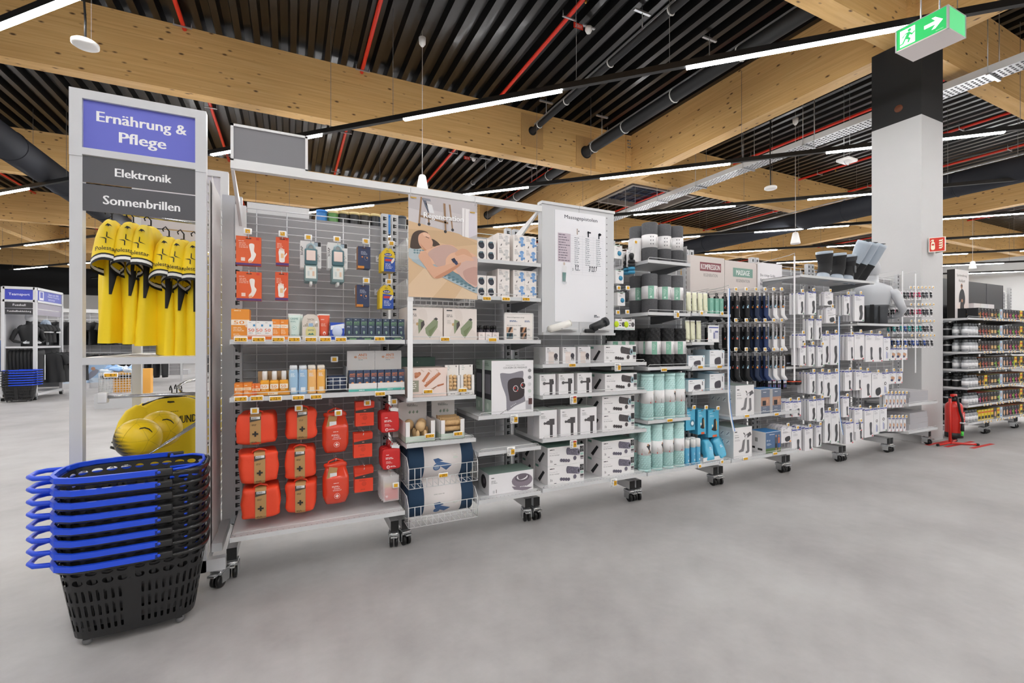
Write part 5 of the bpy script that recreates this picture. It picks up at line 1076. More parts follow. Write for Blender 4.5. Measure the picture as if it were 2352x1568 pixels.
i.rect(-.15, .015, -.135, .035, 'd0d0d2'); i.rect(-.125, .015, -.12, .04, '777777')
kN = carton(w, h, .2, 'e9e7e8', 'eeecee', '8fa69c', ink=i); ip = Ink(); ip.disc(0, .08, .05, .05, '2f2b2e'); ip.disc(0.01, .085, .02, .02, '6a5f6a'); kN.add('side_print', ip, 0, None, (-w / 2 - .0004, .1, 0), (0, 0, -PI / 2))
kN.place('neck_massager_box', (xb_ - .0, YC + .02, .271), 'white box with green top picturing a grey neck massager', 'carton')
price(1181, 962, YL - .012, '44', 'big', 'large white price card reading 44 under the massage pillow', 'large price cards'); price(1174, 1036, YL - .012, '54', 'big', 'large white price card reading 54 on the empty shelf', 'large price cards')

# ================================================================ bay 3: massage guns and roller kits
def gun_ink(w, h, v):
    i = Ink(); dk = '4d4a4c'
    i.words(-w * .4, h * .88, w * .25, .004, 1, '333333'); i.words(-w * .4, h * .8, w * .35, .003, 4, 'aaaaaa', 2)
    if v == 0: i.rect(-w * .3, 0.004, w * .1, h * .72, 'e6dad4'); i.rect(-w * .3, h * .45, w * .15, h * .62, 'eee3dd'); i.disc(w * .24, h * .48, .017, .02, '46424a'); i.rect(w * .18, h * .2, w * .22, h * .3, '333'*2, False); i.rect(w * .3, h * .2, w * .34, h * .3, '333333', False); i.disc(w * .32, h * .32, .005, .007, '333333', 8, 0, False); i.disc(w * .2, h * .3, .007, .004, '333333', 8, 0, False)
    elif v == 1: i.rect(w * .12, .002, w * .3, h * .55, dk); i.rect(w * .1, h * .5, w * .36, h * .76, dk); i.rect(-w * .16, h * .52, w * .12, h * .6, dk); i.disc(-w * .22, h * .56, .013, .012, '5d5a5c'); i.rect(w * .3, h * .52, w * .38, h * .68, '3a383a')
    else: i.rect(w * .1, .002, w * .26, h * .5, dk); i.rect(w * .06, h * .46, w * .36, h * .68, dk); i.curve([(-w * .14, h * .5), (w * .1, h * .48), (w * .1, h * .62), (-w * .08, h * .6)], '565355'); i.disc(-w * .2, h * .53, .01, .01, '565355'); i.rect(-w * .18, h * .52, -w * .1, h * .55, '3a383a')
    return i
def gun_box(w, h, v): return carton(w, h, .09, 'e3e0e1', 'edebec', 'c9d6cd' if v else 'e8e6e7', ink=gun_ink(w, h, v))
ks = [gun_box(.117, .128, 0), gun_box(.135, .155, 1), gun_box(.152, .205, 2)]
for r_, (z, pxs, v, nm) in enumerate(((1.196, (1269, 1307.5, 1342), 0, 'white'), (.966, (1258, 1301, 1343), 1, 'dark grey'), (.646, (1259, 1307, 1352), 2, 'long-necked grey'))):
    for c_, px in enumerate(pxs):
        ks[v].place('massage_gun_box', (aY(px, 850, YC)[0], YC, z), 'box picturing a %s massage gun, %s of three on its shelf' % (nm, ORD[c_]), 'carton', '%s massage gun boxes' % nm)
        ks[v].place('massage_gun_box', (aY(px, 850, YC)[0], YC + .1, z), 'box picturing a %s massage gun, standing behind the %s of three' % (nm, ORD[c_]), 'carton', '%s massage gun boxes' % nm)
def kit_box(var):
    w, h, d = .325, .142, .2; i = Ink(); c1, c2 = (('4b4648', '5f5a5c') if var == 0 else ('6a6674', '8f8b9c')); rr = random.Random(var)
    i.words(-.145, h - .022, .06, .006, 1, '222222'); i.text('Massage kit', -.146, h - .05, .01, 'c9c6cc', 'l', .07); i.text('Kit de massage', -.146, h - .066, .01, '6d6a70', 'l', .085)
    i.poly([(.01, .075), (.11, .06), (.115, .11), (.015, .13)], c1); i.disc(.012, .102, .012, .028, c1); i.disc(.112, .085, .016, .026, '9cb9c4' if var == 0 else c2); i.disc(.112, .085, .008, .014, '35363a')
    for q in range(26): i.disc(.015 + rr.random() * .09, .075 + rr.random() * .045 , .003, .003, c2, 6, 0, False)
    i.up(); i.disc(.078, .043, .015, .017, c1)
    for q in range(4): i.disc(-.045 + q * .022, .038 - q * .003, .013, .013, c1, 12, 0, False)
    i.up(); i.rect(.125, .085, .158, .132, '2b2a2c'); i.rect(.128, .062, .156, .08, 'a9c9c0'); i.rect(.128, .04, .156, .056, '5a5158'); i.rect(.128, .03, .156, .034, '333333'); i.rect(-.14, .03, -.136, .05, '777777'); i.rect(-.13, .03, -.126, .045, '777777'); i.rect(-.11, .012, -.09, .016, '333333')
    if var:
        for q in range(14): i.disc(.128 + rr.random() * .028, .09 + rr.random() * .038, .002, .002, 'd9d9dc', 6, 0, False)
    k = carton(w, h, d, 'e6e3e4', 'eeecec', '7fa294', ink=i); ip = Ink(); ip.poly([(-.05, .02), (.03, .1), (.055, .09), (-.02, .005)], '232427'); ip.rect(-.09, .11, -.04, .128, '6f9a8c'); k.add('side_print', ip, 0, None, (-w / 2 - .0004, d / 2, 0), (0, 0, -PI / 2)); return k
k0, k1 = kit_box(0), kit_box(1)
for z, px, lb in ((1.196, 1425, 'massage kit box on the top massage gun shelf'), (.966, 1427, 'massage kit box on the second massage gun shelf'), (.646, 1421, 'lower massage kit box on the third shelf'), (.646 + .143, 1421, 'upper massage kit box on the third shelf')):
    k0.place('massage_kit_box', (aY(px, 850, YC)[0], YC, z), lb, 'carton', 'dark roller massage kits'); k0.place('massage_kit_box', (aY(px, 850, YC)[0] - .01, YC + .21, z), lb + ', the one behind', 'carton', 'dark roller massage kits')
for l in range(2):
    for c_, px in enumerate((1302, 1422)):
        lb = 'speckled roller massage kit, %s of the %s stack on the lowest shelf' % (('bottom', 'top')[l], ('empty shelf side', 'mint roller side')[c_])
        k1.place('massage_kit_box', (aY(px, 1080, YC)[0], YC + .01, .281 + l * .143), lb, 'carton', 'speckled roller massage kits')
        k1.place('massage_kit_box', (aY(px, 1080, YC)[0] - .006, YC + .22, .281 + l * .143), lb + ', rear', 'carton', 'speckled roller massage kits')
price(1314, 838.5, YL - .012, '54', 'lip', 'yellow price tag reading 54 under the white massage guns', 'price tags in the third bay')
for px, py, t, rd, lb in ((1419, 843, '19', 0, 'reading 19 under the top massage kit'), (1317, 918, '49', 1, 'reading 49 under the dark grey massage guns'), (1317, 1020, '74', 1, 'reading 74 under the long-necked massage guns'), (1410, 1108, '24', 0, 'reading 24 on the lowest shelf')):
    price(px, py, YL - .012, t, 'big', 'large white price card ' + lb, 'large price cards', red=bool(rd))
# packs with balls on hooks beside the chart panel
def ball_pack(col):
    i = Ink(); i.words(-.02, -.03, .03, .003, 2, 'aaaaaa'); i.disc(.008, -.065, .016, .018, '35363a'); i.rect(-.04, -.006, .04, 0, 'b9d3c6')
    k = card(.082, .112, .05, 'f1efee', i); k.add('massage_ball', MB().ell((.012, 0, -.068), .02, .012, .02, M(col, .5, bump=.4, bs=60), 16, 10)); return k
kb = ball_pack('3c8fb5'); b3 = 'b3'
for q, (px, py) in enumerate(((1420, 563), (1423, 620), (1427, 671))): hang('b3', kb, 'massage_ball_pack', px, py, 3.08, 3, .06, 'white pack with a blue massage ball, %s hook beside the chart' % rowsn[q], 'pack', 'blue massage ball packs')
k = Kit(); i = Ink(); i.words(-.02, -.02, .04, .003, 2, 'aaaaaa'); k.add('card', MB().box(-.035, .035, 0, .004, -.145, 0, M('eeecec', .45))); k.add('printed_front', i)
k.add('handle', MB().lathe([(0, 0), (.012, 0), (.02, .03), (.02, .045), (.012, .055), (0, .056)], M('1b1c1e', .4), 14, c=(0, -.02, -.085)))
for q in range(4): k.add('roller_wheel', MB().lathe([(0, -.012), (.026, -.012), (.03, -.005), (.03, .005), (.026, .012), (0, .012)], M('222326' if q < 2 else '3c8fb5', .45, bump=.5, bs=80), 16, c=(0, -.02, -.1 - q * .03)))
hang('b3', k, 'massage_stick_pack', 1447, 574, 3.06, 2, .06, 'hanging massage stick with black and blue rollers', 'pack', 'massage stick packs')
k = Kit(); k.add('handle', MB().lathe([(0, -.09), (.014, -.09), (.02, -.06), (.02, -.02), (.012, 0), (0, 0)], M('2a2c30', .4), 14, c=(0, .01, 0))); hang('b3', k, 'black_massager', 1440, 668, 3.08, 1, .05, 'small black massage handle hanging below the blue rollers', 'massager', None)
i = Ink(); i.rect(-.045, -.085, .045, -.08, '8ac0a8'); i.disc(.03, -.045, .018, .02, '5a5558'); i.rect(-.01, -.06, .004, -.05, '333333'); i.rect(-.01, -.04, .01, -.032, '888888'); k = card(.105, .09, .07, 'f0eeee', i); k.add('tennis_ball', MB().ell((-.04, 0, -.045), .024, .01, .026, M('c9e02c', .8), 14, 8))
for q, (px, py) in enumerate(((1425, 732), (1447, 733))): hang('b3', k, 'ball_box', px, py, 3.06, 2, .08, ['white box with a yellow-green ball on the lowest hook', 'white ball box beside the black rollers'][q], 'pack', 'yellow ball boxes')
for px, py, lb in ((1421, 661, 'below the second blue ball pack'), (1442, 661, 'below the massage stick'), (1419, 717, 'below the third blue ball pack'), (1441, 716, 'below the black massage handle')): price(px, py, 3.04, '', 'hook', 'small square price tag ' + lb, 'hook price tags in the third bay')
# ================================================================ bay 4: rollers
foam = M('5b5b5e', .95, var=.45, vs_=140); lblw = M('eceaea', .5)
def rings_of(r, z0, z1, n=28, rows=2, f=None):
    return [[((r + (f(j, i) if f else 0)) * math.cos(2 * PI * j / n), (r + (f(j, i) if f else 0)) * math.sin(2 * PI * j / n), z0 + (z1 - z0) * i / rows) for j in range(n)] for i in range(rows + 1)]
def label_band(k, r, z0, z1, ink, par=0):
    b = k.add('label_band', MB().cyl((0, 0, z0), (0, 0, z1), r + .0012, lblw, 28), par)
    refine(ink, 4); ink.v = [((r + .0018 - p[1]) * math.sin(p[0] / r), -(r + .0018 - p[1]) * math.cos(p[0] / r), p[2]) for p in ink.v]; k.add('printed_label', ink, b)
def foam_roller(green):
    k = Kit(); R, h = .066, .33
    k.add('foam_roller', MB().lathe([(0, 0), (R - .006, 0), (R, .006), (R, h - .006), (R - .006, h), (0, h)], foam, 28))
    i = Ink()
    if green: i.rect(-.06, .115, -.012, .225, '86b8a2'); i.words(-.05, .2, .03, .004, 6, 'cfe5da', 2.5); i.rect(-.045, .125, -.03, .14, 'dcece4')
    else:
        for q in range(6): i.poly([(-.045 + .02 * (q % 2), .205 - .03 * (q // 2)), (-.035 + .02 * (q % 2), .21 - .03 * (q // 2)), (-.038 + .02 * (q % 2), .195 - .03 * (q // 2))], '55585a', False)
        i.rect(.03, .14, .036, .16, '5fa088', False)
    i.rect(.012, .13, .016, .2, '8a8a8c', False); i.rect(.03, .13, .033, .175, '444446', False)
    label_band(k, R, .115, .225, i); return k
def knob_roller(R, h, m, col, amp, n=32, rows=30, band=(.3, .62), ink=None, hollow=True, diag=False):
    k = Kit()
    f = (lambda j, i: amp if (((j + i // 2) // 2) % 2 == 0 and i % 4 in (1, 2) and 0 < i < rows) else 0.) if diag else (lambda j, i: amp * (1 if ((j // 2 + i // 2) % 2) else 0) if 0 < i < rows else 0.)
    k.add('roller', MB().loft([[(p[0], p[1], p[2]) for p in r] for r in rings_of(R - amp, 0, h, n, rows, f)], m, None, False, True, not hollow))
    if hollow:
        k.add('rim', MB().loft([[(R * math.cos(2 * PI * j / 28) * s_, R * math.sin(2 * PI * j / 28) * s_, z) for j in range(28)] for s_, z in ((1, h - .018), (1.0, h), (.78, h + .001), (.76, h - .05))], m, None, True, False, False)); k.add('core', MB().cyl((0, 0, h - .06), (0, 0, h - .04), R * .76, M('1b1d1f', .7), 20))
        k.add('base_ring', MB().cyl((0, 0, 0), (0, 0, .018), R, m, 28))
    if ink: label_band(k, R + .0005, h * band[0], h * band[1], ink)
    return k
YR = 3.04
def xs(*p, Y=YR): return [aY(q, 784, Y)[0] for q in p]
kf0, kf1 = foam_roller(False), foam_roller(True)
pos = ['beside the white carton', 'second in the row', 'third in the row', 'at the far end of the row']
for kk, z, nm in ((kf0, 2.046, 'top'), (kf1, 1.611, 'second')):
    for q, x in enumerate(xs(1492, 1523.5, 1551)): kk.place('foam_roller', (x, YR, z), 'speckled dark grey foam roller on the %s roller shelf, %s' % (nm, ('nearest', 'middle', 'far')[q]), 'foam roller', 'grey foam rollers')
    kk.place('foam_roller', (xs(1463, Y=3.2)[0], 3.2, z), 'speckled grey foam roller set back at the start of the %s roller shelf' % nm, 'foam roller', 'grey foam rollers')
    for q in range(3): kk.place('foam_roller', (2.80 + q * .14, 3.19 + .002, z), 'grey foam roller in the back row of the %s shelf, %s' % (nm, ORD[q]), 'foam roller', 'grey foam rollers')
k = carton(.075, .2, .08, 'eceaea'); k.place('white_carton', (xs(1465, Y=3.08)[0], 3.08, 2.046), 'narrow white carton standing before the set-back foam roller', 'carton')
blk = M('1d1d1f', .7)
def kb_ink():
    i = Ink(); i.rect(-.055, .105, -.012, .215, '86b8a2'); i.words(-.05, .19, .03, .004, 5, 'cfe5da', 2.6); i.rect(.012, .12, .016, .19, '8a8a8c', False); i.rect(.03, .12, .033, .165, '444446', False); return i
kk = knob_roller(.063, .33, blk, '', .006, 32, 26, (.32, .66), kb_ink(), False)
for q, x in enumerate(xs(1499.5, 1531.5, 1558)): kk.place('knobbed_roller', (x, YR, 1.151), 'black knobbed massage roller, %s in the front row' % ORD[q], 'foam roller', 'black knobbed rollers')
for q, x in enumerate((2.52, 2.60, 2.7)): kk.place('knobbed_roller', (x + .02, 3.22 - .0 * q, 1.151), 'black knobbed roller with green label set back, %s from the massage kits' % ORD[q], 'foam roller', 'black knobbed rollers')
for q in range(3): kk.place('knobbed_roller', (2.84 + q * .135, 3.18, 1.151), 'black knobbed roller in the back row, %s' % ORD[q], 'foam roller', 'black knobbed rollers')
shelf('b3', 2.42, 2.655, 1.15, depth=.34, fence=False)
mint = M('bfe2df', .55)
def mint_ink(v):
    i = Ink(); h = .385; i.rect(-.035, h * .36, -.031, h * .5, 'c0b8b4', False); i.words(-.03, h * .45, .02, .003, 5, 'cfcac8', 2.5); i.rect(-.04, h * .37, -.034, h * .4, 'd03a3a', False); i.up()
    if v: i.curve([(.0, h * .56), (.02, h * .6), (.035, h * .57), (.03, h * .5), (.045, h * .42), (.035, h * .4), (.02, h * .47), (.01, h * .52)], '3a3a40'); i.disc(.012, h * .59, .007, .009, 'b98a6a'); i.line((.03, h * .48), (.018, h * .4), .008, 'b98a6a')
    else: i.rect(.01, h * .36, .013, h * .46, '777777')
    return i
def ridges(R, h):
    m = MB()
    for i_ in range(int((h - .06) / .0165)):
        z = .03 + i_ * .0165
        for j in range(13):
            a = 2 * PI * (j + .5 * (i_ % 2)) / 13; P_ = lambda r, t, zz: (r * math.cos(a + t), r * math.sin(a + t), zz)
            m.add([P_(R - .004, 0, z), P_(R - .004, .3, z + .006), P_(R - .004, .3, z + .014), P_(R - .004, 0, z + .008), P_(R - .0005, .03, z + .001), P_(R - .0005, .27, z + .007), P_(R - .0005, .27, z + .013), P_(R - .0005, .03, z + .007)], [(4, 5, 6, 7), (0, 1, 5, 4), (1, 2, 6, 5), (2, 3, 7, 6), (3, 0, 4, 7)], mint)
    return m
rid = ridges(.054, .385).mesh('ridges'); km = []
for v in (1, 0):
    kk = knob_roller(.054, .385, mint, '', .0, 32, 2, (.36, .64), mint_ink(v), True); kk.p[0] = ('roller', MB().cyl((0, 0, 0), (0, 0, .384), .0505, mint, 28).mesh('roller'), 0, None, None, None, None); kk.add('ridges', rid, 0, None, None, None, 'stuff'); km.append(kk)
for r_, (z, pxs) in enumerate(((.706, (1486, 1511, 1536, 1558.5)), (.276, (1480, 1507, 1532, 1557)))):
    for q, x in enumerate(xs(*pxs, Y=3.02)):
        km[1 if (r_ == 0 and q == 1) else 0].place('mint_roller', (x, 3.02, z), 'mint green ridged roller, %s of four on the %s shelf' % (ORD[q], ('upper mint', 'lowest')[r_]), 'foam roller', 'mint ridged rollers', (0, 0, (.5, -.4, .1, .3)[(q + r_) % 4]))
        km[0].place('mint_roller', (x + .005, 3.14, z), 'mint green ridged roller standing behind the %s one on the %s shelf' % (ORD[q], ('upper mint', 'lowest')[r_]), 'foam roller', 'mint ridged rollers')
# dividers at the half-bay
k = Kit(); k.add('divider', MB().box(-.0015, .0015, 0, .38, 0, .16, M('b9babb', .4))); k.add('divider_foot', MB().box(-.01, .01, 0, .38, 0, .003, METAL))
for q, z in enumerate((2.046, 1.151, .706, .276)): k.place('shelf_divider', (3.155, 2.99, z + .001), 'grey metal divider at the roller shelf end, %s from the top' % ORD[q], 'divider', 'grey shelf dividers')
# right half of bay 4
cream = 'e6e6c9'
i = Ink(); i.words(-.008, .07, .02, .003, 2, 'c9c9a8'); kt = tube(.055, .185, cream, 'f2f2ea', i, .036)
for q, px in enumerate((1583, 1596, 1609, 1621)): kt.place('cream_tube', (aY(px, 722, 3.0)[0], 2.99, 1.616), 'tall pale yellow cream tube, %s on the upper tube shelf' % ORD[q], 'tube', 'pale yellow cream tubes')
kt.place('cream_tube', (aY(1571, 720, 3.1)[0], 3.12, 1.616), 'pale yellow cream tube set back behind the divider', 'tube', 'pale yellow cream tubes')
for q, px in enumerate((1580, 1592, 1606)): kt.place('cream_tube', (aY(px, 784, 3.0)[0], 2.99, 1.361), 'tall pale yellow cream tube, %s on the short tube shelf' % ORD[q], 'tube', 'pale yellow cream tubes')
i = Ink(); i.words(-.012, .12, .02, .003, 3, 'b5d9cd', 2.4); i.rect(.004, .02, .014, .035, 'cfe8de'); kt = carton(.043, .145, .05, '83bda9', ink=i)
for q, px in enumerate((1634, 1646.5, 1657)):
    for j in range(2): kt.place('mint_carton', (aY(px, 722, 2.99)[0], 2.985 + j * .055, 1.616), 'mint green carton beside the cream tubes, %s of three in the %s row' % (ORD[q], ('front', 'rear')[j]), 'carton', 'mint cartons')
i = Ink(-.001); i.rect(-.06, .125, .06, .135, '5560a8'); i.words(-.05, .11, .03, .003, 4, '777777', 2.5); i.rect(-.005, .03, .055, .1, 'd9d9e2'); i.rect(-.005, .03, .015, .085, '8a8cb0'); i.rect(.015, .085, .055, .1, '6a6ca0'); k = Kit(); k.add('info_stand', MB().box(-.068, .068, 0, .004, 0, .15, M('f1f0f0', .4))); k.add('printed_sheet', i); k.add('holder', MB().box(-.072, .072, -.003, .008, -.004, .003, WIRE))
X, Z = aY(1638, 785, 2.96); k.place('info_stand', (X, 2.955, Z), 'small framed size chart hanging in front of the black socks', 'sign')
def cushion_box(w, h):
    i = Ink(); i.words(-w * .42, h * .86, w * .25, .004, 1, '333333'); i.words(-w * .42, h * .72, w * .4, .003, 2, 'bbbbbb', 2.2); i.curve([(-w * .1, h * .1), (w * .22, h * .14), (w * .25, h * .4), (w * .18, h * .58), (-w * .12, h * .5), (-w * .18, h * .3)], '4c4850'); i.rect(w * .34, h * .5, w * .38, h * .82, '44444a'); i.rect(w * .3, .003, w * .38, .01, 'd0554a'); i.rect(w * .39, .003, w * .47, .01, '6fb3d0'); i.disc(w * .42, h * .92, .006, .006, '7fc4dd', 10)
    return carton(w, h, .14, 'eaf0f2', 'eeeff1', '7cb9d2', ink=i, side='cfe0e8')
kc1, kc2 = cushion_box(.2, .105), cushion_box(.19, .15)
for r_, z in enumerate((1.136, .921)):
    kc1.place('cushion_box', (aY(1599, 840, 2.99)[0], 2.985, z), 'low white and blue box with a dark cushion on the %s cushion shelf' % ('upper', 'lower')[r_], 'carton', 'low cushion boxes'); kc2.place('cushion_box', (aY(1646, 840, 2.99)[0], 2.985, z), 'taller white and blue box with a dark cushion on the %s cushion shelf' % ('upper', 'lower')[r_], 'carton', 'tall cushion boxes')
    kc2.place('cushion_box', (aY(1633, 840, 3.16)[0], 3.15, z), 'white and blue cushion box behind the taller one on the %s cushion shelf' % ('upper', 'lower')[r_], 'carton', 'tall cushion boxes')
def blue_pack(w, h, v):
    i = Ink(); i.words(-w * .35, -.03, w * .4, .004, 1, 'd3edf5'); i.words(-w * .35, -.05, w * .5, .003, 3, 'bfe2ee', 2.2)
    if v == 0: i.disc(w * .2, -h * .68, .03, .034, '3f7f9a'); i.disc(w * .2, -h * .68, .016, .018, 'eef6f8')
    else: i.curve([(w * .02, -h * .38), (w * .2, -h * .34), (w * .3, -h * .55), (w * .25, -h * .78), (-w * .2, -h * .72), (0, -h * .6)], '231f22'); i.poly([(w * .2, -h * .38), (w * .3, -h * .45), (w * .32, -h * .74), (w * .24, -h * .74)], 'd9b06a'); i.disc(-w * .12, -h * .58, .008, .012, 'efefe0'); i.rect(-w * .1, -h, w * .3, -h + .02, 'e2683c')
    return card(w, h, .03, '53b2d4', i, edge='3f9fc4')
for q, (px, py, w, h, v) in enumerate(((1586, 939, .11, .19, 0), (1612, 940, .1, .225, 1), (1639, 941, .14, .25, 2))):
    hang('b4', blue_pack(w, h, v), 'ice_pack_box', px, py, 3.02, 3, .036, 'light blue hanging pack with %s' % ('a round gel cushion', 'a small dark brace', 'a large dark brace')[q], 'pack', 'light blue hanging packs')
for px, py, lb in ((1594, 935, 'above the round gel cushion pack'), (1622, 935, 'above the small blue brace pack'), (1649, 937, 'above the large blue brace pack'), (1460, 556, 'on the narrow white carton')): price(px, py, 2.99 if px > 1500 else 3.05, '', 'hook', 'small square price tag ' + lb, 'hook price tags in the fourth bay')
i = Ink(); i.words(-.008, .1, .016, .003, 3, 'd6ecf4', 2.5); i.disc(0, .04, .007, .01, 'd9eef5')
kt = Kit(); kt.add('spray_can', MB().lathe([(0, 0), (.022, 0), (.024, .004), (.024, .15), (.02, .165), (0, .166)], M('5fb0d6', .35), 20)); kt.add('cap', MB().lathe([(0, .15), (.0245, .15), (.0245, .215), (.02, .222), (0, .223)], M('f2f2f0', .4), 20)); i.v = [(p[0], p[1] - .0235, p[2]) for p in i.v]; kt.add('printed_label', i)
for q, px in enumerate((1577, 1591, 1602)):
    for j in range(2): kt.place('spray_can', (aY(px, 1066, 3.0)[0], 3.0 + j * .055, .276), 'light blue spray can with white cap, %s of three in the %s row' % (ORD[q], ('front', 'rear')[j]), 'spray can', 'light blue spray cans', None, (1, 1, 1.15)) if False else kt.place('spray_can', (aY(px, 1066, 3.0)[0], 3.0 + j * .055, .276), 'light blue spray can with white cap, %s of three in the %s row' % (ORD[q], ('front', 'rear')[j]), 'spray can', 'light blue spray cans')
k = Kit(); k.add('bag_box', MB().box(-.135, .135, 0, .002, 0, .04, M('eceaea', .5)).box(-.135, -.133, 0, .2, 0, .05, M('eceaea', .5)).box(.133, .135, 0, .2, 0, .05, M('eceaea', .5)).box(-.135, .135, 0, .2, 0, .002, M('eceaea', .5))); k.place('open_box', (aY(1638, 1056, 2.99)[0], 2.985, .276), 'open white box holding shiny blue bags', 'box')
shiny = M('4fb4d8', .18, coat=.6, bump=.6, bs=45)
for q, (px, z, y) in enumerate(((1625, .35, 3.03), (1650, .36, 3.03), (1618, .38, 3.12), (1645, .4, 3.12))):
    k = Kit(); k.add('ice_bag', puff(.115, .06, .19, .45, shiny, .007, q)); i = Ink(-.04); i.words(-.02, .02, .04, .004, 3, 'd9f0f7', 2.2); k.add('printed_front', i); k.place('ice_bag', (aY(px, 1040, y)[0], y, z + .015), 'crinkled shiny blue bag, %s' % ['front one beside the spray cans', 'front one beside the boot box', 'rear one beside the spray cans', 'rear one beside the boot box'][q], 'bag', 'shiny blue bags', (-.35, (.15, -.1, .2, -.2)[q], .1))
prices([(1525, 849, '14', 'reading 14 under the black rollers'), (1538, 965, '19', 'reading 19 under the mint rollers')], YL - .012, 'lip', '', 'price tags in the fourth bay')
for px, py, t, lb in ((1611, 719, '', 'under the pale yellow tubes'), (1658, 720, '', 'under the mint cartons'), (1608, 843, '12', 'under the low cushion box'), (1652, 842, '13', 'under the tall cushion box'), (1607, 1070, '', 'under the spray cans'), (1658, 1060, '', 'under the shiny blue bags')): price(px, py, YL - .012, t, 'lip' if t else 'hook', 'yellow price tag ' + lb, 'price tags in the fourth bay')
price(1554, 722, YL - .012, '5', 'big', 'large white price card at the end of the second roller shelf', 'large price cards')

# ================================================================ bay 5: boards, socks, boot boxes
def board(x0, x1, z0, z1, col, Y=3.38):
    k = Kit(); w = x1 - x0; k.add('board', MB().box(0, w, 0, .05, 0, z1 - z0, M(col, .6)).box(-.004, 0, 0, .05, 0, z1 - z0, M('d8d0cc', .6))); return k, w, z1 - z0
k, w, h = board(3.615, 4.1, 1.8, 2.235, 'ddd3ce'); i = Ink(); i.rect(.13, h - .15, w - .05, h - .06, '8a4b52'); i.text('KOMPRESSION', (.13 + w - .05) / 2, h - .132, .055, 'f6f2f0', 'c', .275, .016); i.text('REGENERATION', (.13 + w - .05) / 2 + .0, h - .205, .032, '8d8583', 'c', .2); k.add('printed_front', i); k.place('header_board', (3.615, 3.38, 1.8), 'beige board headed KOMPRESSION behind the cream tubes', 'sign board')
k, w, h = board(4.11, 4.6, 1.8, 2.22, 'ddd3ce'); i = Ink(); i.rect(.12, h - .165, w - .06, h - .07, '7fa396'); i.text('MASSAGE', (.12 + w - .06) / 2, h - .145, .055, 'f4f6f4', 'c', .21, .016); i.text('REGENERATION', (.12 + w - .06) / 2, h - .22, .032, '8d8583', 'c', .21); k.add('printed_front', i); k.place('header_board', (4.11, 3.38, 1.8), 'beige board headed MASSAGE above the sock hooks', 'sign board')
k, w, h = board(4.61, 5.02, 1.5, 2.235, 'e9e6e8'); i = Ink()
for q, t in enumerate(('Die richtige Größe', 'für deine', 'Bandage')): i.text(t, .04, h - .16 - q * .05, .036, '3f3f48', 'l', (.25, .12, .13)[q])
i.rect(.04, h - .33, .37, h - .29, 'c9c6c9'); i.words(.06, h - .315, .08, .008, 1, '6a6a70'); i.disc(.1, h - .42, .04, .03, 'e2dee0'); i.rect(.06, h - .45, .13, h - .43, '4a5a9a')
for q in range(4): i.rect(.2, h - .42 - q * .05, .36, h - .416 - q * .05, 'bdbac0', False)
i.rect(.02, .25, .2, .3, 'c9c6c9'); i.line((.06, .08), (.14, .14), .02, '5a6ab0', True); k.add('printed_front', i); k.place('header_board', (4.61, 3.37, 1.5), 'white size guide board headed Die richtige Größe', 'sign board')
# socks
def sock(col, col2, v):
    k = Kit(); m = M(col, .9, bump=.2, bs=90); m2 = M(col2, .9, bump=.2, bs=90)
    for s_, mm in ((-1, m), (1, m2)):
        path = [(.006 * s_, .01 * s_, -.03, .03), (.006 * s_, .01 * s_, -.1, .032), (.008 * s_, .01 * s_, -.18, .03), (.012 * s_, .012 * s_, -.225, .032), (.024 + .004 * s_, .012 * s_, -.255, .026), (.05 + .004 * s_, .012 * s_, -.275, .02)]
        rg = [[(x + r * math.cos(2 * PI * j / 12), y + .009 * math.sin(2 * PI * j / 12), z + (.3 * r * math.cos(2 * PI * j / 12) if r < .03 else 0)) for j in range(12)] for x, y, z, r in path]
        k.add('sock', MB().loft(rg, mm))
    b = k.add('card_band', MB().box(-.036, -.002, -.022, -.02, -.155, .0, M('1c1b1d', .5)), 0, 'black printed band'); i = Ink(-.022); i.words(-.033, -.012, .028, .004, 7, 'b8b4b2', 2.6, v); i.rect(-.03, -.15, -.01, -.132, ['d86a52', 'a9d3e6', 'e8943c'][v % 3]); i.rect(-.018, -.132, -.008, -.12, '9fd0e8'); k.add('printed_band', i, b)
    k.add('hook_loop', MB().tube([(-.02, -.015, 0), (-.018, -.012, .012), (0, 0, .016), (.01, .005, .0)], .002, WIRE, 5)); return k
SK = [sock('1a1a1c', '222224', 0), sock('1b1b1d', '2a2a2c', 1), sock('24304a', '1f2a44', 2), sock('2c3d66', '24345a', 0), sock('e9e7e8', 'f0eeee', 1), sock('eceaea', 'e4e2e3', 2)]
sn = ['black', 'charcoal', 'navy', 'dark blue', 'white', 'off-white']
for r_, py in enumerate((672, 743, 810)):
    for c_, px in enumerate((1692, 1716, 1738, 1759, 1779, 1797)):
        hang('b5', SK[c_], 'sock_pair', px, py, 3.02, 2, .05, '%s compression socks, %s hook from the blue tape, %s row' % (sn[c_], ORD[c_], rowsn[r_]), 'socks', 'compression socks on hooks', dz=-.01)
        price(px - 2, py - 8, 2.985, '', 'hook', 'price tag above the %s socks, %s row, hook %s from the tape' % (sn[c_], rowsn[r_], ORD[c_]), 'price tags above the socks')
for r_, py in enumerate((674, 745)):
    for c_, px in enumerate((1625, 1645, 1664)):
        X, Z = aY(px, py, 3.2); 
        SK[c_ % 2].place('sock_pair', (X, 3.2, Z), 'black compression socks set back behind the tube shelf, %s row, %s' % (('upper', 'lower')[r_], ORD[c_]), 'socks', 'compression socks on hooks'); hook('b5' if X > 3.7 else 'b4', X, Z + .01, .25)
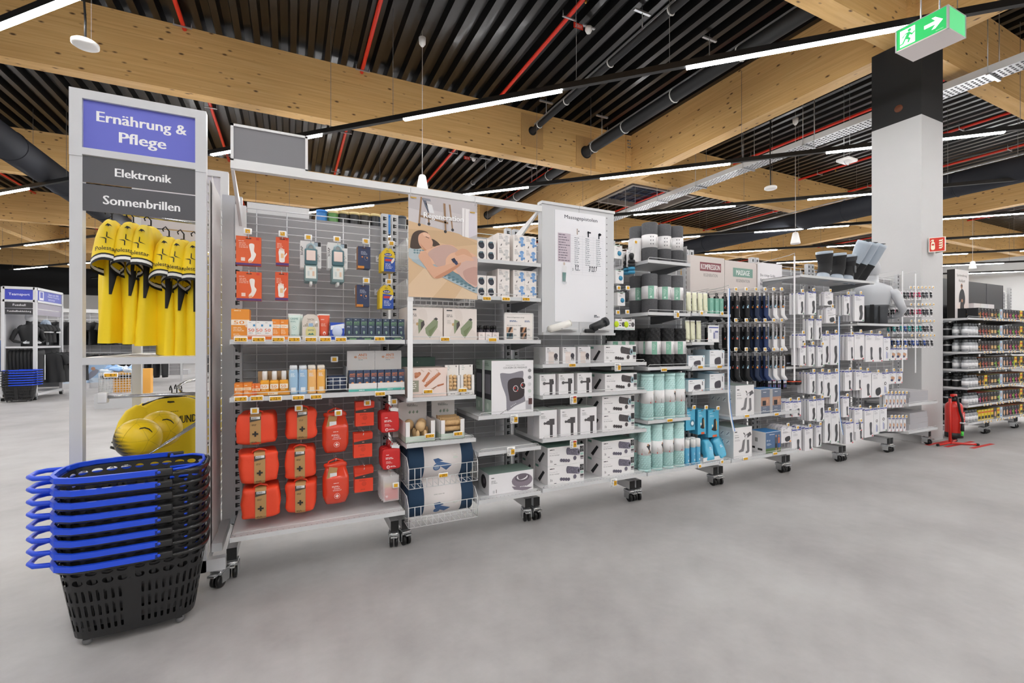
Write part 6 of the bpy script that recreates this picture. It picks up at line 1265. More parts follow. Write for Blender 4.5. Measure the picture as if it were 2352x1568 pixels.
# boot boxes and small boxes
def boot_box():
    w, h, d = .255, .285, .3; i = Ink(); g1, g2 = '7d7b7e', '5c5a5e'
    i.words(-.11, h - .045, .05, .008, 1, '333333'); i.words(-.11, h - .075, .08, .004, 1, '999999'); i.words(-.11, h - .095, .085, .006, 1, '888888'); i.words(-.11, h - .115, .09, .003, 3, 'bdbbbd', 2)
    i.poly([(.0, .16), (.03, .17), (.02, .09), (.01, .055), (-.05, .05), (-.06, .065), (-.02, .08)], g1); i.poly([(.055, .16), (.085, .16), (.09, .05), (.07, .035), (.035, .035), (.04, .05), (.06, .06)], g1); i.poly([(.02, .2), (.1, .235), (.12, .205), (.04, .17)], g2); i.poly([(.03, .17), (.06, .17), (.06, .21), (.03, .2)], 'e3e1e3'); i.poly([(.01, .235), (.03, .215), (.025, .21), (.005, .228)], '3a383c'); i.tube
    k = carton(w, h, d, 'd9d9d8', 'eceaea', '9fb0a8', ink=i); ip = Ink()
    for q in range(8): ip.rect(-.13 + (q % 4) * .065, .2 - (q // 4) * .08, -.08 + (q % 4) * .065, .25 - (q // 4) * .08, 'e6e8e7', False); ip.up(); ip.line((-.12 + (q % 4) * .065, .21 - (q // 4) * .08), (-.09 + (q % 4) * .065, .24 - (q // 4) * .08), .006, '77808a')
    k.add('side_print', ip, 0, None, (-w / 2 - .0004, d / 2, 0), (0, 0, -PI / 2)); return k
kt = boot_box()
for q, (z, px) in enumerate(((.666, 1710), (.271, 1705))): kt.place('boot_box', (aY(px, 950, 2.98)[0], 2.975, z), 'large white box picturing grey compression boots on the %s shelf' % ('upper', 'lowest')[q], 'carton', 'compression boot boxes')
def photo_box(w, h, v):
    i = Ink(); i.rect(-w / 2, 0, w / 2, h - .004, '6d7688' if not v else '4f6d93')
    i.words(-w * .25, h * .86, w * .5, .005, 1, 'f0f0f2'); 
    if not v: i.rect(-w / 2, h * .3, w / 2, h * .66, 'b48a74'); i.rect(-w * .35, h * .32, w * .05, h * .52, '22242c'); i.disc(w * .2, h * .5, .014, .02, 'c99a7c'); i.words(-w * .3, h * .22, w * .6, .003, 1, 'dddddd'); i.words(-w * .35, h * .1, w * .6, .006, 1, 'cdd3dd')
    else:
        i.rect(-w / 2, 0, w / 2, h * .22, '5d7a4a'); i.text('FIT 1.0', -w * .44, h * .55, .016, 'eef2f6', 'l', .05); i.words(-w * .44, h * .45, w * .35, .003, 4, 'ccd6e2', 2)
        for x, c1, c2 in ((w * .18, '55565e', '2c2e36'), (w * .36, 'c8745a', '3a5a9a')): i.disc(x, h * .78, .009, .011, 'c09070'); i.poly([(x - .014, h * .42), (x + .014, h * .42), (x + .016, h * .7), (x - .016, h * .7)], c1); i.poly([(x - .013, h * .2), (x + .013, h * .2), (x + .014, h * .42), (x - .014, h * .42)], c2); i.rect(x - .01, h * .04, x - .002, h * .2, 'c09070', False); i.rect(x + .002, h * .04, x + .01, h * .2, 'c09070')
    k = carton(w, h, .17, 'eceaea', top='3f8fd0', ink=i, side='e9e7e7'); return k
kp = photo_box(.128, .235, 0)
for q, px in enumerate((1757, 1783)): kp.place('supplement_box', (aY(px, 948, 2.98)[0], 2.975, .666), 'blue-topped box with a waist photo, %s' % ('nearer the boot box', 'further from the boot box')[q], 'carton', 'blue-topped waist photo boxes')
k = photo_box(.225, .205, 1); ip = Ink(); ip.rect(-.06, .03, -.03, .05, '222222'); ip.rect(0, .02, .05, .04, '333333'); ip.rect(-.03, .1, .0, .14, '999999'); k.add('side_print', ip, 0, None, (-.113, .085, 0), (0, 0, -PI / 2)); k.place('supplement_box', (aY(1775, 1040, 2.98)[0], 2.975, .271), 'blue-topped box with a photo of two runners on the lowest shelf', 'carton')
prices([(1715, 955, '', 'under the upper boot box'), (1783, 951, '', 'under the waist photo boxes'), (1712, 1053, '', 'under the lowest boot box'), (1780, 1041, '', 'under the runners box')], YL - .012, 'lip', '', 'price tags under the boot boxes')

# ================================================================ measuring tapes on wire arms
def tape(px, py0, py1, Y, key, lb, blue=True, bend=False):
    X, Z1 = aY(px, py0, Y); Z0 = aY(px, py1, Y)[1]; k = Kit(); h = Z1 - Z0; n = 14; w = .026
    pts = [(0 if not bend else (.07 * max(0, (.3 - q / n) / .3) ** 2), q * h / n) for q in range(n + 1)]
    k.add('measuring_tape', MB().add([(x + s_, 0, z) for x, z in pts for s_ in (-w / 2, w / 2)] + [(x + s_, .002, z) for x, z in pts for s_ in (-w / 2, w / 2)], [(2 * q, 2 * q + 1, 2 * q + 3, 2 * q + 2) for q in range(n)] + [(2 * q + 2 + 2 * (n + 1), 2 * q + 3 + 2 * (n + 1), 2 * q + 1 + 2 * (n + 1), 2 * q + 2 * (n + 1)) for q in range(n)], M('f3f2f4', .35)))
    if blue: k.add('blue_edge', MB().add([(x + s_, -.001, z) for x, z in pts for s_ in (w / 2 - .009, w / 2 - .001)], [(2 * q, 2 * q + 1, 2 * q + 3, 2 * q + 2) for q in range(n)], M('3f8fe0', .4)), 0, 'blue printed edge')
    k.add('wire_arm', MB().tube([(0, .001, h), (0, 0, h + .03), (-.01, .05, h + .015), (-.0, YP - Y, h - .02)], .0028, WIRE, 5)); k.place('measuring_tape', (X, Y, Z0), lb, 'tape', 'hanging measuring tapes')
tape(1674, 662, 992, 2.9, 'b5', 'white and blue measuring tape curling up at its lower end', True, True)
tape(1825, 588, 874, 2.95, 'b6', 'plain white measuring tape hanging past the size guide board', False)
tape(1927, 726, 1000, 2.9, 'b7', 'blue-edged measuring tape among the white support packs', True, True)
tape(2073, 622, 853, 2.95, 'b8', 'plain white measuring tape nearer the mannequin elbow', False)
tape(2103, 628, 856, 2.95, 'b8', 'plain white measuring tape in front of the goggles', False)

# ================================================================ bays 6 and 7: white support packs
_bk = {}
def brace(w, h, v):
    key = (round(w / .012), round(h / .02), v)
    if key not in _bk:
        w, h = key[0] * .012, key[1] * .02; i = Ink()
        i.rect(-w / 2, -.012, w / 2, 0, '5a62b0' if v % 3 != 2 else 'e2e0ea'); i.words(-w * .38, -.03, w * .35, .004, 1, '555a80'); i.words(-w * .38, -.045, w * .6, .003, 4, 'b9b7bc', 2.2)
        g = '4a4a4e'; zc = -h * .7
        if v == 0: i.curve([(w * .0, -h * .42), (w * .28, -h * .4), (w * .3, -h * .58), (w * .34, -h * .72), (w * .22, -h * .92), (-w * .04, -h * .93), (w * .06, -h * .74), (-w * .02, -h * .58)], g)
        elif v == 1: i.curve([(w * .05, -h * .5), (w * .3, -h * .5), (w * .28, -h * .78), (w * .36, -h * .9), (w * .1, -h * .92), (w * .08, -h * .75)], '55555a')
        elif v == 2: i.curve([(-w * .1, -h * .66), (w * .3, -h * .6), (w * .36, -h * .84), (w * .05, -h * .94), (-w * .14, -h * .84)], '3c3c40')
        elif v == 3: i.disc(w * .0, -h * .48, w * .16, w * .12, '333336'); i.disc(w * .0, -h * .48, w * .1, w * .07, 'e9e7e8'); i.rect(-w * .1, -h * .9, -w * .02, -h * .62, '7a8ad0'); i.rect(w * .06, -h * .9, w * .14, -h * .66, '999ca8')
        else: i.curve([(-w * .2, -h * .4), (w * .3, -h * .45), (w * .2, -h * .7), (-w * .1, -h * .8)], 'c99a7a'); i.disc(-w * .1, -h * .7, w * .18, h * .1, '35456a')
        i.rect(w * .3, -h + .004, w * .44, -h + .018, ['4f8f6a', 'd0505a', 'e8943c'][v % 3])
        i.rect(-.012, -.02, .012, -.016, '8a8a90'); k = Kit()
        k.add('carton', MB().box(-w / 2, w / 2, 0, .024, -h, -.012, M('eceaec', .5)).prism([(-w / 2, -.012), (w / 2, -.012), (w * .25, .012), (-w * .25, .012)], .008, .012, M('efedef', .5)) if v in (1, 2) else MB().box(-w / 2, w / 2, 0, .024, -h, 0, M('ecebed', .5)))
        k.add('printed_front', i); _bk[key] = k
    return _bk[key]
PK = [  # px, top y, bottom y, width px, picture, number on the hook
    (1840, 673, 722, 14, 0, 3), (1866, 670, 723, 18, 0, 4), (1904, 672, 701, 20, 2, 2), (1945, 678, 724, 13, 0, 3), (1974, 677, 738, 22, 0, 4),
    (1862, 733, 782, 12, 0, 2), (1881, 733, 781, 12, 0, 2), (1909, 708, 742, 21, 2, 3), (1842, 768, 800, 16, 1, 3), (1897, 768, 836, 17, 0, 4), (1917, 766, 836, 18, 0, 4),
    (1954, 770, 826, 14, 1, 4), (1974, 765, 826, 24, 1, 4), (1998, 767, 830, 20, 1, 4), (2018, 768, 830, 20, 1, 3), (2037, 774, 827, 16, 3, 2), (2052, 800, 827, 14, 4, 3), (2064, 800, 827, 14, 4, 3), (2077, 800, 827, 14, 4, 3),
    (1864, 793, 843, 13, 0, 3), (1886, 794, 843, 15, 0, 3), (1844, 795, 838, 13, 1, 3),
    (1866, 856, 906, 14, 0, 4), (1886, 855, 905, 11, 0, 3), (1901, 857, 912, 17, 0, 4), (1918, 855, 927, 18, 0, 4), (1949, 852, 899, 16, 1, 4), (1973, 851, 897, 12, 1, 4), (1990, 853, 912, 22, 1, 4), (2014, 857, 911, 22, 2, 3), (2033, 856, 907, 16, 3, 2), (2050, 854, 882, 16, 4, 3), (2066, 854, 882, 15, 4, 3),
    (1831, 921, 957, 18, 1, 5), (1812, 922, 960, 18, 1, 4), (1867, 918, 968, 16, 0, 4), (1885, 916, 966, 18, 0, 3), (1902, 944, 1016, 14, 0, 4), (1918, 946, 1018, 18, 0, 4), (1943, 912, 959, 13, 1, 3), (1996, 940, 1003, 22, 1, 3), (1972, 938, 990, 18, 1, 3), (2029, 936, 990, 15, 3, 2), (2014, 938, 998, 14, 3, 2),
    (1807, 980, 1015, 22, 2, 5), (1829, 986, 1034, 21, 1, 4), (1857, 982, 1034, 18, 1, 5), (1881, 978, 1027, 11, 0, 3), (1951, 970, 1019, 18, 1, 5), (1974, 970, 1012, 16, 1, 5)]
pn = ['a knee sleeve', 'an ankle support', 'a small support', 'an oval emblem', 'a bandaged wrist']
rown = lambda y: ['top', 'second', 'third', 'fourth', 'lowest'][0 if y < 760 else 1 if y < 845 else 2 if y < 910 else 3 if y < 965 else 4]
cnt = {}
for px, y0, y1, w, v, n in PK:
    Yf = 3.0; X, Zt = aY(px, y0, Yf); Zb = aY(px, y1, Yf)[1]; wx = aY(px + w / 2, y0, Yf)[0] - aY(px - w / 2, y0, Yf)[0]
    c_ = cnt.get((v, rown(y0)), 0); cnt[(v, rown(y0))] = c_ + 1
    hang('b6' if X < 5.66 else ('b7' if X < 6.66 else 'b8'), brace(wx, Zt - Zb, v), 'support_pack', px, y0, Yf, n, .034, 'white pack with %s, %s such in the %s row' % (pn[v], ORD[c_], rown(y0)), 'pack', 'white support packs', jit=.004)
    price(px + 3, y0 - 5, Yf - .03, '', 'hook', 'price tag over the %s pack with %s, %s row' % (ORD[c_], pn[v], rown(y0)), 'price tags over the support packs')
# blue-headed wrist packs near the column
kw = brace(.062, .15, 4)
for r_, (y0, p0) in enumerate(((905, 2036), (960, 2044))):
    for q in range(6 if r_ == 0 else 5):
        hang('b7' if q < 4 else 'b8', kw, 'wrist_pack', p0 + q * 8.4, y0, 3.0, 2, .035, 'narrow blue-topped bandaged wrist pack, %s in the %s row' % (ORD[q], ('upper', 'lower')[r_]), 'pack', 'bandaged wrist packs')
        price(p0 + 4 + q * 8.4, y0 - 4, 2.97, '', 'hook', 'price tag over the %s bandaged wrist pack, %s row' % (ORD[q], ('upper', 'lower')[r_]), 'price tags over the support packs')
# grey boxes on the two small shelves
kt = carton(.46, .07, .3, 'b9b7ba', 'aeacb0', 'c6c4c6')
for z, n, nm in ((.601, 2, 'upper'), (.266, 3, 'lower')):
    for q in range(n): kt.place('flat_grey_box', (7.13 + .015 * (q % 2), 3.0, z + q * .0705), 'flat grey box on the %s small shelf, %s from the bottom' % (nm, ORD[q]), 'carton', 'flat grey boxes', (0, 0, .02 * q))
# head bands and black box shelf
i = Ink(); i.rect(-.02, .075, .14, .095, 'd8328a'); i.words(-.1, .03, .2, .012, 1, '9aa0b0'); k = carton(.3, .115, .18, '17161a', ink=i); k.place('black_box', (4.81, 3.11, 1.101), 'long black box with a pink label on the small shelf', 'carton')
i = Ink(); i.rect(-.11, .1, .11, .115, 'b9e028'); i.rect(-.06, .02, .0, .09, 'a9d0ea'); i.rect(.03, .03, .09, .08, '303034'); k = carton(.24, .12, .18, '2a2a2e', ink=i, top='b9e028'); k.place('tape_box', (5.12, 3.11, 1.101), 'black box with a lime green top on the small shelf', 'carton')
def band_pack(c1):
    i = Ink(); i.rect(-.03, -.035, .03, -.02, c1); i.rect(-.025, -.06, .025, -.038, 'dcdae0'); i.disc(-.012, -.09, .007, .018, '8a6ab0'); i.disc(.012, -.09, .007, .018, '6a8ac0'); return card(.062, .125, .03, '17161b', i, False)
for q, (px, c1) in enumerate(((1768, 'd8328a'), (1779, 'd8328a'), (1790, '3f8fd8'), (1803, '3f8fd8'))): hang('b5', band_pack(c1), 'tape_pack', px, 866, 3.1, 3, .05, 'black hanging tape pack with a coloured stripe, %s under the small shelf' % ORD[q], 'pack', 'black tape packs')
for q, (px, c1) in enumerate(((1822, 'd8502c'), (1836, 'd8502c'), (1852, '3f8fd8'))):
    k = Kit(); k.add('resistance_band', MB().ell((0, .03, -.03), .045, .035, .025, M('232325', .6), 18, 10, None, .5)); k.add('coloured_stripe', MB().tube([(.046 * math.cos(a * PI / 8), .03 + .036 * math.sin(a * PI / 8), -.018) for a in range(16)], .007, M(c1, .5), 5, True)); hang('b6', k, 'resistance_band', px, 872, 3.08, 2, .08, 'black roll with %s stripe, %s beside the tape packs' % ('an orange' if c1 == 'd8502c' else 'a blue', ORD[q]), 'roll', 'striped black rolls', dz=-.0)
prices([(1839, 839, '', 'under the black box'), (1862, 839, '', 'under the lime-topped box')], 3.08, 'hook', '', 'price tags on the small shelf')

# ================================================================ bay 8: goggles
def goggle(c1, c2):
    i = Ink(); i.rect(-.028, -.02, .028, 0, 'f0eef0'); i.rect(-.028, -.118, .028, -.1, 'e9e7ea'); i.words(-.02, -.012, .04, .003, 1, '777777')
    k = Kit(); k.add('card', MB().box(-.03, .03, 0, .004, -.12, 0, M('d8d6d9', .4))); k.add('printed_front', i)
    k.add('goggles', MB().ell((-.012, -.012, -.05), .02, .012, .013, M(c1, .25), 10, 6, RY(.5)).ell((.012, -.012, -.075), .02, .012, .013, M(c1, .25), 10, 6, RY(.5)).tube([(-.02, -.006, -.04), (-.026, -.004, -.07), (0, -.004, -.098), (.024, -.004, -.09)], .004, M(c2, .5), 5)); return k
gc = [('2a2a2e', '1b1b1d', 'black'), ('d8406a', 'f0f0f0', 'pink'), ('3fb5b0', '2a6a8a', 'teal'), ('3a5aa8', '222a48', 'blue'), ('55555c', '222226', 'grey')]
GK = [goggle(a, b_) for a, b_, _ in gc]
for r_, py in enumerate((667, 706, 744, 777)):
    for c_ in range(11):
        px = 2052 + c_ * 8.6 + r_ * .8; v = [0, 0, 1, 0, 4, 0, 1, 1, 0, 4, 0][(c_ + r_ * (r_ > 1) * 3) % 11] if r_ < 2 else [2, 0, 2, 3, 2, 0, 2, 2, 0, 4, 4][c_] if r_ == 2 else [0, 3, 0, 3, 0, 3, 3, 0, 3, 4, 0][c_]
        hang('b7' if aY(px, py, 3.03)[0] < 6.66 else 'b8', GK[v], 'swim_goggles', px, py, 3.03, 2, .06, '%s swimming goggles on a card, %s hook in the %s goggle row' % (gc[v][2], ORD[c_], ('top', 'second', 'third', 'lowest')[r_]), 'goggles', 'carded swimming goggles')
        if c_ > 3: price(px + 5, py - 7, 2.99, '', 'hook', 'small price tag over the %s goggle hook of the %s row' % (ORD[c_], ('top', 'second', 'third', 'lowest')[r_]), 'price tags over the goggles')
# ================================================================ mannequins and leg forms
skinm = M('c4c6ca', .3); formm = M('a9b4c0', .35); brm = M('1c1c1e', .75, bump=.3, bs=80); brg = M('4c4e52', .7)
def skin_obj(name, joints, edges, mat, parent=None, loc=(0, 0, 0), rot=(0, 0, 0), sub=2, root=0):
    me = bpy.data.meshes.new(name); me.from_pydata([j[:3] for j in joints], edges, []); o = raw(name, me, parent, loc, rot); me.materials.append(mat)
    sk = o.modifiers.new('skin', 'SKIN'); sk.use_smooth_shade = True; sk.branch_smoothing = .6
    for v, j in zip(me.skin_vertices[0].data, joints): v.radius = (j[3], j[4] if len(j) > 4 else j[3])
    me.skin_vertices[0].data[root].use_root = True
    sb = o.modifiers.new('sub', 'SUBSURF'); sb.levels = sub; sb.render_levels = sub; return o
def loft_body(secs, m, n=28):                               # sections: cx, cy, z, rx, ry
    return MB().loft([[(cx + rx * math.copysign(abs(math.cos(2 * PI * j / n)) ** .9, math.cos(2 * PI * j / n)), cy + ry * math.sin(2 * PI * j / n), z) for j in range(n)] for cx, cy, z, rx, ry in secs], m)
def torso(loc, rz, label, jacket=None, brace=False, arm=1, cat='mannequin', head_m=None):
    hm = head_m or skinm; r = raw('mannequin', None, None, loc, (0, 0, rz)); tag(r, label, cat)
    raw('torso', loft_body([(0, 0, 0, .135, .1), (0, 0, .03, .14, .105), (0, 0, .1, .135, .1), (0, .0, .18, .145, .105), (0, .0, .27, .17, .115), (0, .005, .36, .19, .115), (0, .01, .42, .195, .1), (0, .012, .46, .175, .085), (0, .012, .49, .12, .07), (0, .0, .515, .062, .06), (0, -.008, .56, .054, .056), (0, -.01, .6, .055, .06)], jacket or skinm).mesh('torso'), r)
    raw('head', MB().ell((0, -.02, .69), .077, .1, .118, hm, 24, 18, None, 1, lambda x, y, z: (x * (1 - .18 * max(0, .69 - z) / .118), y, z)).mesh('head'), r)
    for s_ in (-1, 1):
        pts = [(.175 * s_, .01, .41, .062), (.215 * s_, .02, .36, .056), (.255 * s_, .04, .25, .046), (.285 * s_, .04, .16, .042), (.255 * s_, -.03, .12, .04), (.2 * s_, -.1, .1, .034), (.15 * s_, -.145, .09, .026)]
        raw('arm', MB().loft([[(x + q * math.cos(2 * PI * j / 14) * (.9 if i < 4 else .5), y + q * math.sin(2 * PI * j / 14) * .9, z + (q * math.cos(2 * PI * j / 14) * (.25 * s_ if i < 4 else .8))) for j in range(14)] for i, (x, y, z, q) in enumerate(pts)], jacket or skinm).mesh('arm'), r)
        hn = MB().ell((.125 * s_, -.165, .088), .04, .014, .026, hm, 12, 8)
        for f in range(4): hn.cyl((.1 * s_, -.17, .072 + f * .012), (.055 * s_, -.175 - .004 * f, .068 + f * .013), .0075, hm, 6, .005)
        hn.cyl((.13 * s_, -.165, .11), (.1 * s_, -.175, .135), .009, hm, 6, .006)
        raw('hand', hn.mesh('hand'), r)
    if brace:
        b = raw('back_brace', loft_body([(0, 0, .005, .143, .108), (0, 0, .1, .141, .106), (0, 0, .2, .152, .113), (0, 0, .235, .16, .118)], brg).mesh('back_brace'), r)
        raw('brace_strips', MB().box(-.02, .02, .106, .125, .0, .24, brm).box(-.075, -.06, .09, .112, 0, .22, brm).box(.06, .075, .09, .112, 0, .22, brm).mesh('brace_strips'), b)
    return r
X, Z = aY(2005, 742, 3.17)
o = torso((X, 3.17, 1.572), 1.95, 'grey mannequin torso seen from behind wearing a dark back brace', None, True)
k = Kit(); k.add('plinth', MB().rbox(-.19, .19, -.13, .13, 0, .03, .01, M('e4e4e6', .4)))
# knee and ankle forms on the high shelf
def form(path, rad, sl, label, loc, rz=0., strap=False):
    n = 22
    def rings(i0, i1, grow=0.):
        out = []
        for i in range(i0, i1 + 1):
            x, y, z = path[i]; a = path[min(i + 1, len(path) - 1)]; b_ = path[max(i - 1, 0)]; d_ = (Vector(a) - Vector(b_)).normalized(); u = d_.cross(Vector((0, 1, 0))).normalized(); w = d_.cross(u)
            out.append([tuple(Vector((x, y, z)) + u * (rad[i] + grow) * math.cos(2 * PI * j / n) + w * (rad[i] + grow) * .92 * math.sin(2 * PI * j / n)) for j in range(n)])
        return out
    k = Kit(); k.add('leg_form', MB().loft(rings(0, len(path) - 1), formm, cap1=True)); k.add('support_sleeve', MB().loft(rings(sl[0], sl[1], .004), brm, cap0=False, cap1=False), 0, 'black support sleeve')
    x, y, z = path[-1]; k.add('hollow_top', MB().ell((x, y, z), rad[-1] * .72, rad[-1] * .7, .004, M('3a3f46', .6), 16, 6))
    if strap: k.add('strap', MB().loft(rings(sl[1] - 1, sl[1], .009), M('333439', .6), cap0=False, cap1=False)); k.add('hinge', MB().rbox(-.02, .02, -.075, -.06, .1, .18, .006, M('55585c', .4)))
    k.place('leg_form', loc, label, 'leg form', 'leg forms wearing supports', (0, 0, rz))
kp_ = [(-.05, 0, 0), (-.048, 0, .012), (-.04, 0, .05), (-.015, 0, .1), (.012, 0, .15), (.012, 0, .19), (.0, 0, .24), (-.008, 0, .285), (-.01, 0, .31)]; kr_ = [.075, .073, .066, .064, .068, .07, .078, .088, .09]
for q, px in enumerate((1894, 1925, 1948)): form(kp_, kr_, (2, 7), ['nearest leg form wearing a plain black knee sleeve', 'middle leg form wearing a black knee sleeve', 'leg form wearing a strapped black knee brace'][q], (aY(px, 632, 3.1)[0], 3.1, 2.052), .2, q == 2)
ap_ = [(-.07, 0, 0), (-.06, 0, .03), (-.03, 0, .07), (.0, 0, .11), (.025, 0, .16), (.055, 0, .22), (.085, 0, .29), (.11, 0, .36), (.135, 0, .42), (.15, 0, .45)]; ar_ = [.065, .06, .052, .045, .045, .052, .062, .07, .074, .075]
for q, px in enumerate((1958, 1975, 1993)): form(ap_, ar_, (1, 5), ['tall grey calf form with black ankle support, nearest', 'tall grey calf form with black ankle support, middle', 'tall grey calf form with black ankle support beside the mannequin head'][q], (aY(px, 640, 3.08)[0], 3.12, 2.052), -1.15)

# ================================================================ fire extinguisher and its sign
fx, fy = aZ(2195, 1022); redx = M('d32418', .3, coat=.3)
k = Kit(True)
k.add('stand', MB().tube([(-.07, .03, .02), (-.07, .03, .62)], .016, redx, 12).tube([(-.3, .06, .02), (-.07, .03, .035), (.1, -.06, .02), (.2, -.14, .018)], .014, redx, 8).tube([(-.07, .03, .03), (.15, .08, .025), (.28, .1, .018)], .014, redx, 8))
k.add('foot_cap', MB().cyl((.19, -.135, .018), (.215, -.152, .018), .016, BLACK, 8).cyl((.265, .098, .018), (.295, .102, .018), .016, BLACK, 8).cyl((-.3, .06, .02), (-.325, .062, .02), .016, BLACK, 8).cyl((-.07, .03, .62), (-.07, .03, .64), .018, BLACK, 10))
b = k.add('cylinder', MB().lathe([(0, .1), (.085, .1), (.09, .11), (.09, .5), (.082, .535), (.05, .57), (.03, .58), (0, .58)], redx, 28, c=(.03, .03, 0)))
k.add('base_ring', MB().lathe([(.0, .1), (.093, .1), (.093, .165), (.09, .165)], BLACK, 28, c=(.03, .03, 0), cap1=False), b)
k.add('valve', MB().lathe([(0, .58), (.045, .58), (.045, .605), (.02, .61), (.02, .64), (0, .64)], BLACK, 16, c=(.03, .03, 0)), 0); k.add('handle', MB().rbox(-.03, .08, .01, .05, .635, .67, .01, redx)); 
k.add('hose', MB().tube([(0, .0, .64), (-.04, -.03, .63), (-.055, -.05, .55), (-.045, -.06, .45), (-.02, -.075, .36), (-.018, -.078, .3)], .013, BLACK, 8)); k.add('nozzle', MB().cyl((-.018, -.078, .3), (-.03, -.078, .2), .016, BLACK, 10, .02).cyl((-.03, -.078, .2), (-.032, -.078, .14), .014, M('4fd04a', .5), 10)); k.add('hose_clip', MB().box(-.05, .03, -.09, -.06, .3, .315, M('d8d8d8', .4)))
i = Ink(-.062); i.rect(.02, .28, .085, .44, 'd9342a'); i.words(.03, .42, .045, .008, 9, 'f6d8d4', 2); i.text('F', .07, .475, .03, '1a1a1a'); k.add('label_print', i, b)
k.place('fire_extinguisher', (fx, fy, 0), 'red fire extinguisher on a red tripod stand in front of the column', 'fire extinguisher')
mk = MB(); rp = M('c9302a', .6)
for x0, x1, y in ((-.35, .45, .14), (-.25, .5, -.02), (-.05, .55, -.2)): mk.box(fx + x0, fx + x1, fy + y, fy + y + .05, .0, .0015, rp)
o = raw('floor_marking', mk.mesh('floor_marking')); tag(o, 'red floor marking under the fire extinguisher stand', 'floor marking')
# V-shaped sign projecting from the column
k = Kit(True); w = .172; h = .195; cr = 'f2e8cf'
for q, (loc, rz) in enumerate((((7.80, 3.17, 0), -1.015), ((7.893, 3.024, 0), .95))):
    p = k.add('sign_plate', MB().box(0, w, 0, .012, 0, h, M('efe9df', .4)), 0, None, loc, (0, 0, rz)); i = Ink(); S = .172 / .42
    V = lambda pts: [(x * S, .012 + z * .8) for x, z in pts]
    i.rect(.008, .008, w - .008, h - .008, 'd0331f'); i.curve(V([(.06, .03), (.15, .03), (.15, .13), (.13, .15), (.08, .15), (.06, .13)]), cr, 3); i.poly(V([(.075, .095), (.135, .095), (.135, .12), (.075, .12)]), 'd0331f'); i.poly(V([(.09, .15), (.12, .15), (.12, .175), (.09, .175)]), cr); i.poly(V([(.07, .175), (.12, .165), (.135, .185), (.1, .195), (.06, .185), (.045, .16), (.055, .155)]), cr)
    for t in range(4): i.curve(V([(.25, .04 + t * .04), (.31, .035 + t * .04), (.34, .06 + t * .035), (.345, .085 + t * .035), (.31, .06 + t * .04), (.27, .06 + t * .04)]), cr, 4)
    k.add('pictogram', i, p)
k.place('fire_sign', (0, 0, 2.575), 'red and cream fire extinguisher sign projecting from the white column', 'sign')

# ================================================================ gondola beyond the column
for j in range(3): bay('r%d' % j, 8.3 + j, 'grey shelving bay of energy gels beyond the column, %s' % ('nearest', 'second', 'third')[j])
RZs = [1.69, 1.45, 1.225, .985, .735, .49, .25]
for z in RZs:
    for j in range(3): shelf('r%d' % j, 8.31 + j, 9.295 + j, z)
def gel(c, c2, v):
    i = Ink(); w, h = .085, .15
    i.words(-.03, h * .86, .05, .006, 1, 'b8b8b8')
    if v == 'gel': i.rect(-.03, .01, .005, h * .6, '2c2c2e'); i.poly([(.012, .01), (.036, .01), (.036, h * .62), (.018, h * .62)], c2); i.rect(-.028, h * .35, .0, h * .5, c2)
    elif v == 'oval': i.disc(0, h * .42, .026, .04, c2)
    elif v == 'bar': i.rect(-.036, h * .25, .036, h * .55, c2)
    elif v == 'pic': i.rect(-.04, .005, .012, h - .005, 'a9cdea'); i.disc(-.01, h * .6, .012, .035, 'c07a52'); i.rect(-.03, .01, .01, .03, '3a78c8')
    else: i.rect(-.035, .02, .035, h * .4, c2); i.rect(-.04, h * .68, .04, h * .8, 'd84a2a')
    return carton(w, h, .12, c, ink=i, top=c2)
GV = [('17171a', 'd8923a', 'gel', 'black gel pack with orange sachet'), ('1b1a1c', 'c2503c', 'gel', 'black gel pack with red sachet'), ('17171a', '8a5a48', 'gel', 'black gel pack with brown sachet'), ('1d1d20', 'd8b070', 'bar', 'black bar pack with beige bar'), ('e2e2e4', '6fa0d0', 'pic', 'white pack with a runner photo'), ('232b3a', 'e2b48a', 'oval', 'dark blue pack with a biscuit oval'), ('2a2d36', 'd8a070', 'oval', 'slate pack with a biscuit oval'), ('202022', '9ad04a', 'gel', 'black gel pack with green sachet'), ('1f1f22', 'd84a8a', 'gel', 'black gel pack with pink sachet'), ('e0c21e', '2a2a2c', 'box', 'yellow box with black panel')]
GKs = [gel(*g[:3]) for g in GV]
sh_n = ['top', 'second', 'third', 'fourth', 'fifth', 'sixth', 'lowest']
seq = [0, 1, 1, 2, 3, 3, 7, 4, 5, 6, 8, 7, 8, 0, 9, 1, 2, 5, 6, 0]
rr = random.Random(3)
for r_, z in enumerate(RZs):
    for c_ in range(19):
        v = seq[c_] if r_ != 6 or c_ > 6 else 9
        if rr.random() < .12: v = rr.randrange(10)
        x = 8.74 + c_ * .1
        for dp in range(2):
            GKs[v].place('energy_pack', (x, 2.98 + dp * .13, z + .001), '%s, %s from column, %s shelf%s' % (GV[v][3], ORD[c_], sh_n[r_], ', second deep' if dp else ''), 'pack', 'energy packs beyond the column')
        if c_ % 4 != 3: price(0, 0, 2.94, '', 'hook', 'price tag under the %s energy pack of the %s shelf beyond the column' % (ORD[c_], sh_n[r_]), 'price tags beyond the column').location = (x, 2.93, z - .01)
bt = Kit(); bt.add('bottle', MB().lathe([(0, 0), (.035, 0), (.037, .008), (.037, .11), (.028, .13), (0, .13)], M('9a9ca0', .3, .5), 16)); bt.add('label', MB().cyl((0, 0, .03), (0, 0, .085), .0378, M('e4e4e6', .5), 16)); bt.add('cap', MB().lathe([(0, .128), (.024, .128), (.024, .165), (0, .166)], M('55575a', .4), 14))
